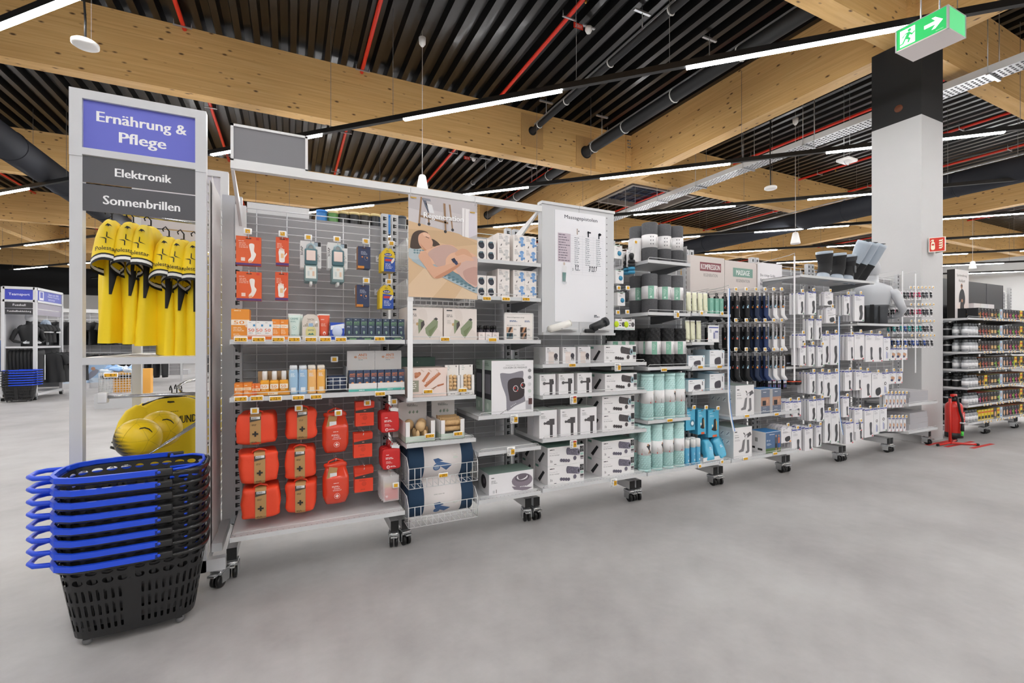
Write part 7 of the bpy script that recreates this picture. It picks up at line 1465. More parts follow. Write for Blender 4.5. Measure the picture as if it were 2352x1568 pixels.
bb = Kit(); bb.add('bottle', MB().lathe([(0, 0), (.035, 0), (.037, .008), (.037, .12), (.03, .15), (0, .15)], M('17171a', .4), 16)); bb.add('emblem', MB().cyl((0, 0, .08), (0, 0, .1), .0378, M('c9c9cb', .5), 16)); bb.add('cap', MB().lathe([(0, .148), (.024, .148), (.024, .185), (0, .186)], M('2a2a2c', .4), 14))
for r_, z in enumerate(RZs[1:], 1):
    for c_ in range(4):
        for s_ in range(3):
            kk = bt if (r_ < 4 and s_ < 2) or s_ == 0 else bb
            kk.place('drink_bottle', (8.37 + c_ * .09, 3.0 + s_ * .1, z + .001), '%s drink bottle, %s from the column, %s deep, %s shelf' % ('silver' if kk is bt else 'black', ORD[c_], ORD[s_], sh_n[r_]), 'bottle', 'drink bottles beyond the column')
# tall cardboard header and white cartons on the top shelf
k = Kit(); k.add('header_box', MB().box(0, .42, 0, .09, 0, .72, M('e3dfdd', .5), side=M('26221f', .6))); i = Ink(); i.text('Sporternährung', .21, .61, .045, '55504c', 'c', .3); i.text('Ausdauer', .21, .54, .045, '55504c', 'c', .2)
i.disc(.2, .48, .028, .04, '9a6a4c'); i.rect(.17, .478, .23, .494, '2a2a2a'); i.curve([(.15, .4), (.2, .44), (.26, .42), (.3, .33), (.3, .25), (.27, .2), (.27, .13), (.16, .13), (.16, .25), (.12, .24), (.12, .33)], '26262a'); i.disc(.21, .27, .025, .025, 'b98868'); i.rect(.16, .03, .21, .13, 'e8663c'); i.rect(.22, .03, .27, .13, 'e8663c'); i.rect(.17, .001, .2, .03, 'a87858', False); i.rect(.23, .001, .26, .03, 'a87858')
for q in range(7): i.rect(.02 + q * .058, .0, .022 + q * .058, .5 if q in (0, 6) else .0005, 'd5d0cd', False)
k.add('printed_front', i); k.place('header_box', (8.62, 3.2, 1.691), 'tall cardboard header of a runner in orange shorts headed Sporternährung Ausdauer', 'display box')
kt = carton(.22, .24, .2, 'e2e2e4', 'dcdce0')
for q in range(3): kt.place('white_carton', (9.17 + q * .225, 3.15, 1.691), 'plain white carton behind the gel packs, %s from the runner header' % ORD[q], 'carton', 'plain white cartons')
k = Kit(); k.add('panel', MB().box(0, .6, 0, .03, 0, .62, M('12131c', .3, coat=.2))); k.add('edge_strip', MB().box(.6, .61, -.002, .032, 0, .62, M('3a3a44', .4)))
for q in range(4): k.place('dark_panel', (8.4 + q * .62, 3.41, 1.692), 'tall dark glossy panel behind the energy shelves, %s from the column' % ORD[q], 'panel', 'dark glossy panels')

# ================================================================ roller baskets
def se(a, rx, ry, e=.55): return (rx * math.copysign(abs(math.cos(a)) ** e, math.cos(a)), ry * math.copysign(abs(math.sin(a)) ** e, math.sin(a)))
bkm = M('232324', .42); bki = M('1a1a1b', .5); blu = M('1f4fe0', .35)
def basket():
    h = .33; rad = lambda z: (.225 + .05 * z / h, .135 + .045 * z / h)
    n = 56; m = MB(); zs = [0, .02, .095, .17, .215, .245, h - .055, h - .012, h]
    rows_ = [None, 'slot', 'slot', None, 'oval', None, 'oval2', None]
    zs = [0, .025, .095, .165, .235, .245, .285, .29, .318, h]; kinds = [None, 'slot', 'slot', 'slot', None, 'oval', None, 'oval', None]
    # equal arc cells
    fine = [se(2 * PI * j / 720, .25, .16) for j in range(720)]; L = [0]
    for j in range(1, 721): L.append(L[-1] + math.dist(fine[j % 720], fine[j - 1]))
    ang = []; q = 0
    for c in range(n + 1):
        t = L[-1] * c / n
        while q < 719 and L[q + 1] < t: q += 1
        ang.append(2 * PI * (q + (t - L[q]) / max(1e-9, L[q + 1] - L[q])) / 720)
    P = lambda c, z: (lambda a, r: (*se(a, *r), z))(ang[int(c)] + (ang[min(int(c) + 1, n)] - ang[int(c)]) * (c - int(c)), rad(z))
    for ri, kd in enumerate(kinds):
        z0, z1 = zs[ri], zs[ri + 1]; step = 2 if kd == 'oval' else 1
        for c in range(0, n, step):
            hole = kd and not (kd == 'slot' and c % 14 in (0, 13))
            bd = [(c, z0), (c + step, z0), (c + step, z1), (c, z1)]
            if not hole:
                m.add([P(min(x, n - 1e-6), z) for x, z in bd], [(0, 1, 2, 3)], bkm, None, True); continue
            cx, cz = c + step / 2, (z0 + z1) / 2; hw = step * (.22 if kd == 'slot' else .38); hh = (z1 - z0) * (.38 if kd == 'slot' else .36); N = 12; out, inn = [], []
            for k_ in range(N):
                a = 2 * PI * k_ / N + PI / 4; ca, sa = math.cos(a), math.sin(a); s_ = 1 / max(abs(ca), abs(sa)); out.append((cx + step / 2 * ca * s_, cz + (z1 - z0) / 2 * sa * s_)); e = .35 if kd == 'slot' else 1
                inn.append((cx + hw * math.copysign(abs(ca) ** e, ca), cz + hh * math.copysign(abs(sa) ** e, sa)))
            m.add([P(min(max(x, 0), n - 1e-6), z) for x, z in out + inn], [(k_, (k_ + 1) % N, N + (k_ + 1) % N, N + k_) for k_ in range(N)], bkm, None, True)
    k = Kit(); k.add('basket', m)
    k.add('floor_plate', MB().add([(*se(2 * PI * j / 40, .225, .135), .004) for j in range(40)], [tuple(range(40))], bki))
    A = [2 * PI * j / 48 for j in range(48)]
    k.add('rim', MB().loft([[(*se(a, rx, ry), z) for a in A] for rx, ry, z in ((.272, .177, h - .012), (.285, .192, h - .012), (.287, .194, h - .004), (.285, .192, h + .004), (.272, .177, h + .004))], M('1d1d1e', .25, coat=.3), None, True, False, False))
    hz = h + .012                                             # blue handles: strap along both long sides and a pull loop at one end
    def strap(y, s_):
        pts = [(.1, y), (.0, y), (-.12, y * .99), (-.2, y * .93), (-.255, y * .74), (-.285, y * .4), (-.29, 0)]
        v, f = [], []
        for i, (x, yy) in enumerate(pts):
            t = (1, .55, 1, 1, 1, 1, 1)[i] * .014 + .004 * (i == 0)
            nx, ny = (0, s_) if i < 4 else ((-.7, .7 * s_) if i < 6 else (-1, 0))
            v += [(x, yy, hz - .012), (x + nx * .016, yy + ny * .016, hz - .012), (x + nx * .016, yy + ny * .016, hz + .012), (x, yy, hz + .012)]
        for i in range(len(pts) - 1):
            for q in range(4): a, b_ = i * 4 + q, i * 4 + (q + 1) % 4; f.append((a, b_, b_ + 4, a + 4))
        f.append((0, 1, 2, 3)); return v, f
    hb = MB()
    for y, s_ in ((-.186, -1), (.186, 1)): v, f = strap(y, s_); hb.add(v, f, blu)
    hi = k.add('pull_handle', hb, 0, 'blue folding handle')
    k.add('pull_loop', MB().tube([(-.275, -.085, hz), (-.35, -.075, hz + .004), (-.375, -.04, hz + .006), (-.375, .04, hz + .006), (-.35, .075, hz + .004), (-.275, .085, hz)], .011, blu, 8), hi)
    for y, s_ in ((-.19, -1), (.19, 1)): k.add('pivot', MB().rbox(.085, .155, y - .012, y + .012, hz - .02, hz + .012, .006, bkm).cyl((.105, y - .014 * 1, hz), (.105, y + .014, hz), .007, blu, 10), 0)
    k.add('carry_handle', MB().tube([(.1, -.16, h + .006), (.2, -.15, h + .01), (.25, -.1, h + .01), (.262, 0, h + .01), (.25, .1, h + .01), (.2, .15, h + .01), (.1, .16, h + .006)], .007, blu, 6))
    wh = MB().lathe([(0, -.008), (.017, -.008), (.019, 0), (.017, .008), (0, .008)], M('6a6a6c', .4), 14, RX(PI / 2)).box(-.012, .012, -.012, .012, .008, .03, M('2a2a2b', .5)).mesh('wheel')
    for x in (-.17, .17):
        for y in (-.09, .09): k.add('wheel', wh, 0, None, (x, y, -.022))
    return k
bk = basket(); BX, BY, BR = -.66, 2.80, .06
for q in range(8): bk.place('shopping_basket', (BX, BY, .042 + q * .0545), 'black roller basket with blue handle in the near stack, %s' % ('bottom one' if q == 0 else 'top one' if q == 7 else '%s from the bottom' % ORD[q]), 'basket', 'stacked roller baskets by the sign frame', (0, 0, BR))
fx2, fy2 = aZ(45, 922)
for q in range(7): bk.place('shopping_basket', (fx2, fy2, .042 + q * .0545), 'black roller basket with blue handle in the distant stack, %s' % ('bottom one' if q == 0 else 'top one' if q == 6 else '%s from the bottom' % ORD[q]), 'basket', 'stacked roller baskets in the distance', (0, 0, PI))

# ================================================================ jerseys and balls in the end cap
yel = M('fbd91a', .6, bump=.25, bs=14); yed = M('f3cf10', .6); jb = M('141414', .6); jw = M('f0efec', .6)
def jersey(seed, txt='DORTMUND', main=yel, cuffs=True, slogan=True, ln=.70):
    r = random.Random(seed); ph = [r.uniform(0, 6) for _ in range(4)]; n = 44; k = Kit(True)
    prof = [(0, .085, .02), (-.012, .12, .03), (-.035, .185, .036), (-.06, .215, .042), (-.12, .225, .05), (-.22, .225, .05), (-.36, .228, .05), (-.5, .235, .052), (-.62, .242, .055), (-ln, .245, .055)]
    def yy(x, z, t): return t * .22 * math.sin(x * 34 + ph[0] + z * 3) * min(1, -z * 3) + t * .1 * math.sin(x * 61 + ph[1] - z * 5)
    rg = []
    for z, w, t in prof:
        ring = []
        for j in range(n):
            a = 2 * PI * j / n; x = w * math.copysign(abs(math.cos(a)) ** .8, math.cos(a)); y = t * math.copysign(abs(math.sin(a)) ** .8, math.sin(a)) + yy(x, z, t); ring.append((x, y, z - .01 * abs(math.cos(a)) * (z < -.6)))
        rg.append(ring)
    b = k.add('body', MB().loft(rg, main, None, True, True, False))
    k.add('collar', MB().tube([(.085 * math.cos(2 * PI * q / 20), .026 * math.sin(2 * PI * q / 20), -.004 - .022 * (math.sin(2 * PI * q / 20) < 0) * abs(math.sin(2 * PI * q / 20))) for q in range(20)], .009, jb, 6, True), b)
    for s_ in (-1, 1):
        ax = [(.175, -.045, .05, .03), (.215, -.085, .07, .042), (.245, -.15, .08, .054), (.262, -.215, .084, .062), (.274, -.275, .086, .066)]
        def ring(x, z, rx, ry): return [(s_ * (x + rx * math.cos(2 * PI * j / 24) * .9), ry * math.sin(2 * PI * j / 24) + .004 * math.sin(3 * 2 * PI * j / 24 + ph[2]), z + rx * math.cos(2 * PI * j / 24) * .42) for j in range(24)]
        sl = k.add('sleeve', MB().loft([ring(*a) for a in ax], main, None, True, False, False), b)
        if cuffs:
            for q, (m_, dz) in enumerate(((jb, 0), (jw, .009), (jw, .016), (jb, .024), (jb, .03))):
                k.add('cuff', MB().loft([ring(.274 + dz * .25, -.275 - dz + .009, .087, .067), ring(.274 + (dz + .009) * .25, -.275 - dz, .087, .067)], m_, None, True, False, False), sl)
        k.add('side_panel', MB().loft([[(s_ * (.2), -.03, -.2), (s_ * .232, -.028, -.2), (s_ * .236, .0, -.2)], [(s_ * .225, -.032, -.34), (s_ * .236, -.02, -.34), (s_ * .238, 0, -.34)], [(s_ * .237, -.012, -.44), (s_ * .239, -.008, -.44), (s_ * .24, 0, -.44)]], jb, None, True, False, False, False), b)
    if txt:
        i = Ink(0); i.text(txt, 0, -.165, .05, '1a1712', 'c', .26, .016); i.words(-.05, -.085, .1, .003, 1, '6a5a10'); refine(i, 3)
        def wx(x): return .225
        i.v = [(p[0], -(.05 * max(0, 1 - (abs(p[0]) / .225) ** 2.5) ** .4) + yy(p[0], p[2], .05) - .004 + p[1], p[2]) for p in i.v]; k.add('chest_lettering', i, b)
    if slogan:
        for s_ in (-1, 1):
            i = Ink(0); st = '141414'                         # drawn in x,z, then laid on the outside of the sleeve
            i.poly([(0, .0), (.004, .006), (.004, .03), (0, .036), (-.001, .008)], st, False); i.poly([(.003, .0), (.03, -.004), (.004, .006)], st, False); i.poly([(-.004, -.002), (-.004, -.03), (.001, -.034), (.001, -.006)], st, False); i.poly([(-.004, -.001), (-.03, .002), (-.004, -.008)], st, False)
            i.text('Polestar', 0, -.068, .022, st, 'c', .09); i.poly([(-.01, .07), (.0, .085), (.012, .08), (.02, .07), (.01, .074), (.004, .066), (.0, .072)], st, False); refine(i, 2)
            tab = [(-.024, .22), (-.056, .278), (-.116, .317), (-.18, .338), (-.239, .351), (-.29, .36)]
            def f(p):                                         # outside of the sleeve
                u, e_, v = p; zz = -.145 + v; x = tab[-1][1]
                for (za, xa_), (zb_, xb2) in zip(tab, tab[1:]):
                    if zb_ <= zz <= za: x = xa_ + (xb2 - xa_) * (za - zz) / (za - zb_)
                q = min(.98, abs(u) / .062); x -= .07 * (1 - (1 - q * q) ** .5); return (s_ * (x + .004 - e_), s_ * u, zz - .03 * (1 - (1 - q * q) ** .5))
            i.v = [f(p) for p in i.v]
            k.add('sleeve_lettering', i, b)
    k.add('hanger', MB().tube([(-.18, .012, -.03), (-.06, .012, .0), (0, .012, .012), (.06, .012, .0), (.18, .012, -.03)], .008, BLACK, 6).tube([(0, .012, .012), (0, .012, .05), (.0, .03, .075), (.0, .045, .06), (.0, .04, .045)], .004, BLACK, 6)); return k
js = [jersey(q) for q in range(6)]
for q, (x, z, rz) in enumerate(((-.935, 2.065, .16), (-.835, 2.06, .1), (-.75, 2.05, .02), (-.66, 1.995, .06), (-.585, 1.985, .0), (-.515, 1.98, .02))):
    js[q].place('football_jersey', (x, 3.47, z), 'yellow football jersey with black and white cuffs, %s' % ['outermost on the hanging arm', 'second on the hanging arm', 'third on the hanging arm', 'fourth on the arm, hanging a little lower', 'fifth on the arm', 'last on the arm against the mesh'][q], 'jersey', 'yellow jerseys on the upper arm', (0, 0, PI / 2 + rz))
k = Kit(); k.add('hanging_arm', MB().tube([(-.42, 0, 0), (-.9, 0, .02), (-.93, 0, .035)], .008, CHROME, 8)); k.add('arm_plate', MB().box(-.425, -.415, -.03, .03, -.04, .04, CHROME)); k.place('jersey_rail', (0, 3.5, 2.11), 'chrome hanging arm carrying the upper yellow jerseys', 'hanging arm')
jl = jersey(11, slogan=False, ln=.66)
for q in range(3): jl.place('football_jersey', (-.69 + .01 * q, 3.66 + q * .09, 1.0), 'yellow football jersey facing out below the shelf, %s' % ['front one reading DORTMUND', 'second behind it', 'third behind it'][q], 'jersey', 'yellow jerseys on the lower arm', (0, 0, .55), (.88, 1, 1))
k = Kit(); k.add('hanging_arm', MB().tube([(-.6, .0, .0), (-.62, 0, .03), (-.6, .1, .05), (-.5, .55, .05)], .008, CHROME, 8)); k.place('jersey_rail', (0, 3.42, 1.06), 'bent chrome arm carrying the lower yellow jerseys', 'hanging arm')
k = Kit(); k.add('hanging_arm', MB().cyl((-.42, 0, 0), (-.87, 0, 0), .009, CHROME, 10)); k.add('tag_holder', MB().rbox(-.9, -.86, -.02, .02, -.03, .025, .005, STEELW)); k.place('jersey_rail', (0, 3.09, 1.075), 'straight empty chrome arm with a white end clip', 'hanging arm')
# ball rack
k = Kit(); rk = MB()
for y in (3.12, 3.16, 3.29, 3.33, 3.38, 3.52): rk.tube([(-.42, y, .93), (-.83, y, .665), (-.85, y, .665), (-.86, y, .695)], .004, CHROME, 6)
rk.tube([(-.86, 3.12, .695), (-.86, 3.52, .695)], .004, CHROME, 6); k.add('ball_rack', rk); k.place('ball_rack', (0, 0, 0), 'sloping chrome wire rack holding two yellow footballs', 'rack')
def ball_mat():
    m, nt, b, tc = node_mat('football_print'); w = nt.nodes.new('ShaderNodeTexWave'); w.wave_type = 'BANDS'; w.bands_direction = 'X'; nt.links.new(tc.outputs['Object'], w.inputs['Vector']); w.inputs['Scale'].default_value = 5.5; w.inputs['Distortion'].default_value = 0
    sp = nt.nodes.new('ShaderNodeSeparateXYZ'); nt.links.new(tc.outputs['Object'], sp.inputs[0]); wz = nt.nodes.new('ShaderNodeTexWave'); wz.wave_type = 'BANDS'; wz.bands_direction = 'Z'; wz.wave_profile = 'SAW'; nt.links.new(tc.outputs['Object'], wz.inputs['Vector']); wz.inputs['Scale'].default_value = 14
    mz = nt.nodes.new('ShaderNodeMath'); mz.operation = 'MULTIPLY_ADD'; nt.links.new(wz.outputs['Fac'], mz.inputs[0]); mz.inputs[1].default_value = .03; nt.links.new(sp.outputs['X'], mz.inputs[2])
    md = nt.nodes.new('ShaderNodeMath'); md.operation = 'MULTIPLY_ADD'; nt.links.new(sp.outputs['Z'], md.inputs[0]); md.inputs[1].default_value = .6; nt.links.new(mz.outputs[0], md.inputs[2])
    r = ramp(nt, md.outputs[0], [(0, lin('141412')), (.012, lin('f0cb14')), (.98, lin('f0cb14'))]); mp = nt.nodes.new('ShaderNodeMapRange'); nt.links.new(md.outputs[0], mp.inputs[0]); mp.inputs[1].default_value = -.07; mp.inputs[2].default_value = -.005; nt.links.new(mp.outputs[0], r.inputs[0]); r.color_ramp.elements[1].position = .8
    nt.links.new(r.outputs[0], b.inputs['Base Color']); b.inputs['Roughness'].default_value = .35; return m
fbm = ball_mat()
for q, (px, py, Y) in enumerate(((317, 1012, 3.225), (362, 985, 3.40))):
    X = (-.765, -.70)[q]; k = Kit(); k.add('football', MB().ell((0, 0, 0), .11, .11, .11, fbm, 40, 24)); sm_ = MB(); vv = [Vector(v).normalized() for v in [(0, s1, s2 * 1.618) for s1 in (-1, 1) for s2 in (-1, 1)] + [(s1, s2 * 1.618, 0) for s1 in (-1, 1) for s2 in (-1, 1)] + [(s2 * 1.618, 0, s1) for s1 in (-1, 1) for s2 in (-1, 1)]]
    for a in range(12):
        for b_ in range(a):
            if (vv[a] - vv[b_]).length < 1.2: sm_.tube([(vv[a].lerp(vv[b_], t / 6)).normalized() * .1102 for t in range(7)], .0007, M('b89c10', .5), 4)
    k.add('panel_seams', sm_); i = Ink(0); i.poly([(-.035, .0), (-.01, .008), (.01, .002), (.03, -.018), (.034, -.012), (.02, .012), (-.005, .02), (-.03, .01)], '161614'); refine(i, 2); i.v = [tuple((Vector((p[0] + .05, -.085, p[2] + .06)).normalized()) * .1108) for p in i.v]; k.add('emblem', i)
    k.place('football', (X, Y, (.825, .84)[q]), ['yellow and black football at the low end of the rack', 'yellow and black football higher on the rack'][q], 'football', 'yellow footballs', (0, .0, .08))
# ================================================================ distant shop floor on the left
def far_frame(x0, x1, y0, y1, label, signs):
    k = Kit(True); fr = M('d4d5d8', .4)
    for x, y in ((x0, y0), (x1, y0), (x0, y1), (x1, y1)): k.add('post', MB().box(x - .03, x + .03, y - .03, y + .03, .1, 2.62, fr))
    k.add('top_rail', MB().box(x0, x1, y0 - .03, y0 + .03, 2.57, 2.63, fr).box(x1 - .03, x1 + .03, y0, y1, 2.57, 2.63, fr).box(x0, x1, y0 - .03, y0 + .03, 2.28, 2.33, fr).box(x1 - .03, x1 + .03, y0, y1, 2.28, 2.33, fr))
    k.add('base', MB().box(x0, x1, y0 - .03, y0 + .03, .1, .16, fr).box(x1 - .03, x1 + .03, y0, y1, .1, .16, fr).box(x0, x1, y1 - .03, y1 + .03, .1, .16, fr))
    k.add('shelf', MB().box(x0, x1, y0, y1, 1.21, 1.25, fr)); k.add('back_panel', MB().box(x0 - .02, x0, y0, y1, .2, 2.3, BACK)); k.add('perforated_panel', MB().box(x0, x1, y1 - .02, y1, .2, 1.2, GREYD))
    for z in range(18): pass
    pp = k.add('purple_panel', MB().box(x0 + .03, x1 - .03, y0 - .01, y0, 2.33, 2.57, M('3d49b8', .5))); i = Ink(y0 - .01); i.text(signs[0], (x0 + x1) / 2, 2.41, .075, 'f4f4f8', 'c', (x1 - x0) * .66); k.add('lettering', i, pp)
    for q in range(2):
        g = k.add('dark_panel', MB().box(x0 + .03, x1 - .03, y0 - .01, y0, 2.14 - q * .15, 2.27 - q * .15, M('333336', .5))); i = Ink(y0 - .01); i.text(signs[1 + q], (x0 + x1) / 2, 2.185 - q * .15, .05, 'f4f4f8', 'c', (x1 - x0) * (.4, .75)[q]); k.add('lettering', i, g)
    p2 = k.add('purple_panel', MB().box(x1, x1 + .01, y0 + .04, y1 - .04, 2.33, 2.57, M('5a62bc', .5))); i = Ink(0); L = y1 - y0
    i.text('Starte mit 1000', L * .66, 2.49, .05, 'dfe2f8', 'c', L * .4); i.text('Punkten Vorsprung', L * .66, 2.43, .05, 'dfe2f8', 'c', L * .45); i.rect(L * .12, 2.35, L * .28, 2.56, 'e6e6f0'); i.rect(L * .15, 2.4, L * .25, 2.54, '6a72c4'); i.words(L * .45, 2.39, L * .4, .012, 2, 'c4c8f0', 2); k.add('lettering', i, p2, None, (x1 + .011, y0, 0), (0, 0, PI / 2))
    for q in range(2): k.add('grey_panel', MB().box(x1, x1 + .01, y0 + .04, y1 - .04, 2.14 - q * .15, 2.27 - q * .15, M('a49fac', .5)))
    r = k.place('end_cap_frame', (0, 0, 0), label, 'sign frame')
    for x, y in ((x0, y0), (x1, y0), (x1, y1)): caster(r, x, y)
far_frame(-5.9, -5.36, 14.5, 15.85, 'distant grey display frame with purple Teamsport sign', ('Teamsport', 'Fussball', 'Fussballbekleidung'))
dkj = M('17181b', .6, bump=.3, bs=10); wstr = M('e8e8ea', .6)
torso((-5.6, 14.85, 1.25), .7, 'distant mannequin bust in a black tracksuit top on the Teamsport shelf', dkj)
k = Kit(); k.add('head_form', MB().ell((0, 0, .15), .1, .12, .14, M('97a6b8', .4), 20, 14)); k.add('neck_warmer', loft_body([(0, 0, 0, .105, .12), (0, 0, .08, .108, .13), (0, -.02, .15, .1, .125)], dkj)); k.place('head_form', (-5.5, 15.4, 1.62), 'grey head form with a black neck warmer in the Teamsport frame', 'head form')
k = Kit(); k.add('small_shelf', MB().box(-.25, .25, -.3, .3, 0, .03, GREYL)); k.add('arm', MB().box(-.02, .02, .28, .3, -.3, 0, GREY)); k.place('small_shelf', (-5.55, 15.35, 1.58), 'small grey shelf under the head form', 'shelf')
jk = jersey(21, None, dkj, False, False, .72); tr_ = Kit(); tr_.add('trousers', MB().loft([[(.17 * w * math.copysign(abs(math.cos(2 * PI * j / 20)) ** .7, math.cos(2 * PI * j / 20)), .05 * math.sin(2 * PI * j / 20), z) for j in range(20)] for w, z in ((.9, 0), (1, -.1), (.95, -.3), (.8, -.7), (.7, -.78))], dkj)); tr_.add('stripe', MB().box(.11, .125, -.052, -.03, -.7, -.1, wstr)); tr_.add('hanger', MB().cyl((-.15, 0, .01), (.15, 0, .01), .008, BLACK, 6).tube([(0, 0, .01), (0, 0, .07), (0, .03, .08)], .004, BLACK, 5))
for q in range(7): tr_.place('trousers', (-5.78 + q * .065, 14.72, 1.15), 'black trousers hanging under the Teamsport shelf, %s' % ORD[q], 'trousers', 'black trousers under the Teamsport shelf', (0, 0, 1.2))
for q in range(6): jk.place('jacket', (-5.3 + .06 * q, 15.15 + q * .1, 1.08), 'black striped jacket hanging outside the Teamsport frame, %s' % ORD[q], 'jacket', 'black jackets outside the Teamsport frame', (0, 0, .3))
for q in range(5): jk.place('jacket', (-5.62 + .05 * q, 15.0 + q * .06, 1.78), 'black garment hanging beside the mannequin bust, %s' % ORD[q], 'jacket', 'black garments on the Teamsport shelf', (0, 0, .4), (.7, .7, .6))
# wall of black sportswear
def rack(x0, x1, y, label, n, key):
    k = Kit(True); k.add('back_panel', MB().box(x0, x1, y + .35, y + .4, .2, 2.3, BACK)); w = wires(x1 - x0, .3, 2.3, .12, int((x1 - x0) / .25), .006); k.add('wire_panel', w, 0, None, (x0, y + .33, 0), None, 'stuff')
    k.add('hanging_rail', MB().cyl((x0, y, 2.05), (x1, y, 2.05), .015, METAL, 8).cyl((x0, y, 1.0), (x1, y, 1.0), .015, METAL, 8)); k.add('header_rail', MB().box(x0, x1, y + .3, y + .36, 2.3, 2.42, STEELW)); k.add('posts', MB().box(x0, x0 + .06, y + .3, y + .38, 0, 2.4, GREY).box(x1 - .06, x1, y + .3, y + .38, 0, 2.4, GREY))
    k.place('clothes_rack', (0, 0, 0), label, 'clothes rack')
    for q in range(n): jk.place('jacket', (x0 + .3 + q * (x1 - x0 - .5) / n, y, 1.98), 'black jacket %s along the upper rail of the %s rack' % (ORD[q], key), 'jacket', 'black jackets on the %s rack' % key, (0, 0, 1.2 if q % 5 else .1))
    for q in range(n): tr_.place('trousers', (x0 + .3 + q * (x1 - x0 - .5) / n, y, .93), 'black trousers %s along the lower rail of the %s rack' % (ORD[q], key), 'trousers', 'black trousers on the %s rack' % key, (0, 0, 1.2 if q % 6 else 0))
rack(-7.6, -3.4, 19.2, 'long distant rack of black sportswear behind the Teamsport frame', 16, 'long distant')
rack(-3.2, -.6, 21.5, 'far rack of black sportswear behind the wire bin', 9, 'far')
torso((-4.55, 18.6, 1.35), .2, 'distant mannequin bust in a black jacket on the long rack', dkj, head_m=M('2a2a2c', .6))
k = Kit(); k.add('bust_shelf', MB().box(-.3, .3, -.25, .25, 0, .04, GREYL)); k.add('support', MB().box(-.03, .03, .2, .5, -.2, 0, GREY)); k.place('bust_shelf', (-4.55, 18.6, 1.3), 'small shelf under the distant black-jacketed bust', 'shelf')
# picture cubes on plinths
for q, (px, py) in enumerate(((172, 893), (212, 891))):
    x, y = aZ(px, py); k = Kit(); k.add('picture_cube', MB().box(-.27, .27, 0, .55, .16, .72, M('9fb9d6', .5))); k.add('plinth', MB().box(-.32, .32, -.05, .6, 0, .16, M('c8c8ca', .5))); i = Ink(); i.rect(-.27, .16, .27, .3, 'c2cfdd'); i.curve([(-.1, .25), (.05, .35), (.15, .5), (.05, .55), (-.08, .42)], '5a4a4a' if q == 0 else '8a8a96'); i.disc(.02, .57, .05, .05, 'b98a6a'); i.text('Das', -.12, .63, .05, 'f0f4fa', 'c', .1); k.add('printed_front', i); k.place('picture_cube', (x, y, 0), ['low plinth with a sky-blue sports picture beside the frame post', 'low plinth with a sky-blue running picture nearer the wire bin'][q], 'display', 'picture plinths')
# wire bin
x, y = -3.5, 12.05; k = Kit(True); w_, d_ = .53, 1.0
k.add('plinth', MB().box(-.06, w_ + .06, -.05, d_, 0, .3, M('c4c5c7', .5)))
m = MB()
for q in range(9): z = .32 + q * .05; m.tube([(0, 0, z), (w_, 0, z), (w_, d_, z), (0, d_, z)], .005, WIRE, 5, True)
for q in range(12): u = w_ * q / 11; m.cyl((u, 0, .3), (u, 0, .72), .005, WIRE, 5).cyl((u, d_, .3), (u, d_, .72), .005, WIRE, 5)
for q in range(20): u = d_ * q / 19; m.cyl((0, u, .3), (0, u, .72), .005, WIRE, 5).cyl((w_, u, .3), (w_, u, .72), .005, WIRE, 5)
k.add('wire_cage', m); k.add('yellow_insert', MB().box(.2, .48, .1, .12, .3, .74, M('e8a83c', .6)).box(w_ + .005, w_ + .25, .3, .5, .25, .78, M('f0b050', .6))); k.add('black_lining', MB().box(.02, w_ - .02, .03, .06, .6, .68, BLACK))
k.place('wire_bin', (x, y, 0), 'distant white wire bin on a grey plinth with yellow board inside', 'bin')
price(0, 0, 3, '4', 'lip', 'large yellow price card reading 4 on the distant wire bin', 'price cards').location = (x + .2, y - .03, .68)
for o in list(COL.objects)[-8:]:
    if o.get('label', '') == 'large yellow price card reading 4 on the distant wire bin': o.scale = (3.6, 3.6, 3.2)
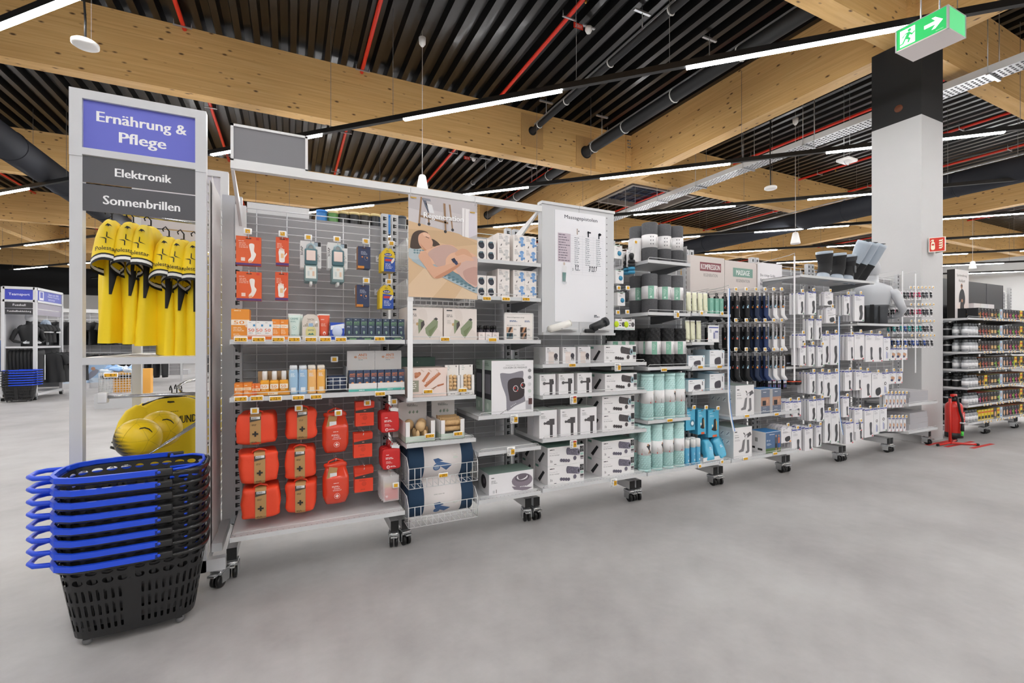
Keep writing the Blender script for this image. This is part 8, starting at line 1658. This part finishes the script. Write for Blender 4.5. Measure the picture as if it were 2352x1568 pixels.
shb = M('8fb6e6', .15, coat=.6, bump=.6, bs=25)
for q in range(7): k = Kit(); k.add('plastic_pack', puff(.28, .22, .1, .6, shb if q % 2 else M('d3e0ee', .15, coat=.6, bump=.6, bs=25), .012, q)); k.place('plastic_pack', (x + .1 + (q % 3) * .16, y + .2 + (q // 3) * .25, .74 + .04 * (q % 2)), 'shiny %s plastic pack heaped in the wire bin, %s' % ('blue' if q % 2 else 'clear', ORD[q]), 'pack', 'plastic packs in the wire bin', (.2 * q, .1, q))
# dark stands and an empty basket stack further back
for q, (px, py) in enumerate(((395, 860), (300, 872))):
    xx, yy = aZ(px, py); k = Kit(); k.add('plinth', MB().box(-.6, .6, -.3, .3, 0, .2, M('cfcfd1', .5))); k.add('stand', MB().box(-.35, -.25, -.1, .1, .2, 1.2, GREYL).box(-.55, .55, -.2, .2, 1.2, 1.24, GREYL)); k.place('display_stand', (xx, yy, 0), ['distant grey display stand between the mesh and the wire bin', 'distant grey display stand behind the wire bin'][q], 'display stand')
# more far shelving seen over the left edge
bj = jersey(31, None, M('3f6fae', .7, bump=.4, bs=12), False, False, .72)
k = Kit(); k.add('garment_stand', MB().cyl((0, 0, 0), (0, 0, 1.45), .018, METAL, 10).lathe([(0, 0), (.22, 0), (.22, .015), (0, .02)], METAL, 24)); k.add('top_bar', MB().cyl((-.3, 0, 1.45), (.3, 0, 1.45), .014, METAL, 8)); k.place('garment_stand', (-6.25, 14.75, 0), 'grey garment stand at the far edge of the shop', 'garment stand')
for q in range(3): bj.place('blue_garment', (-6.4 + q * .14, 14.75, 1.39), 'blue garment on the far garment stand, %s' % ORD[q], 'garment', 'blue garments on the far stand', (0, 0, 1.1))
k = Kit(True); k.add('pole', MB().cyl((0, 0, 2.6), (0, 0, 5.5), .02, BLACK, 8)); k.add('ceiling_plate', MB().box(-.06, .06, -.06, .06, 5.44, 5.5, BLACK)); k.place('hanging_pole', (-5.0, 15.4, 0), 'thin black pole hanging from the roof above the Teamsport frame', 'pole')
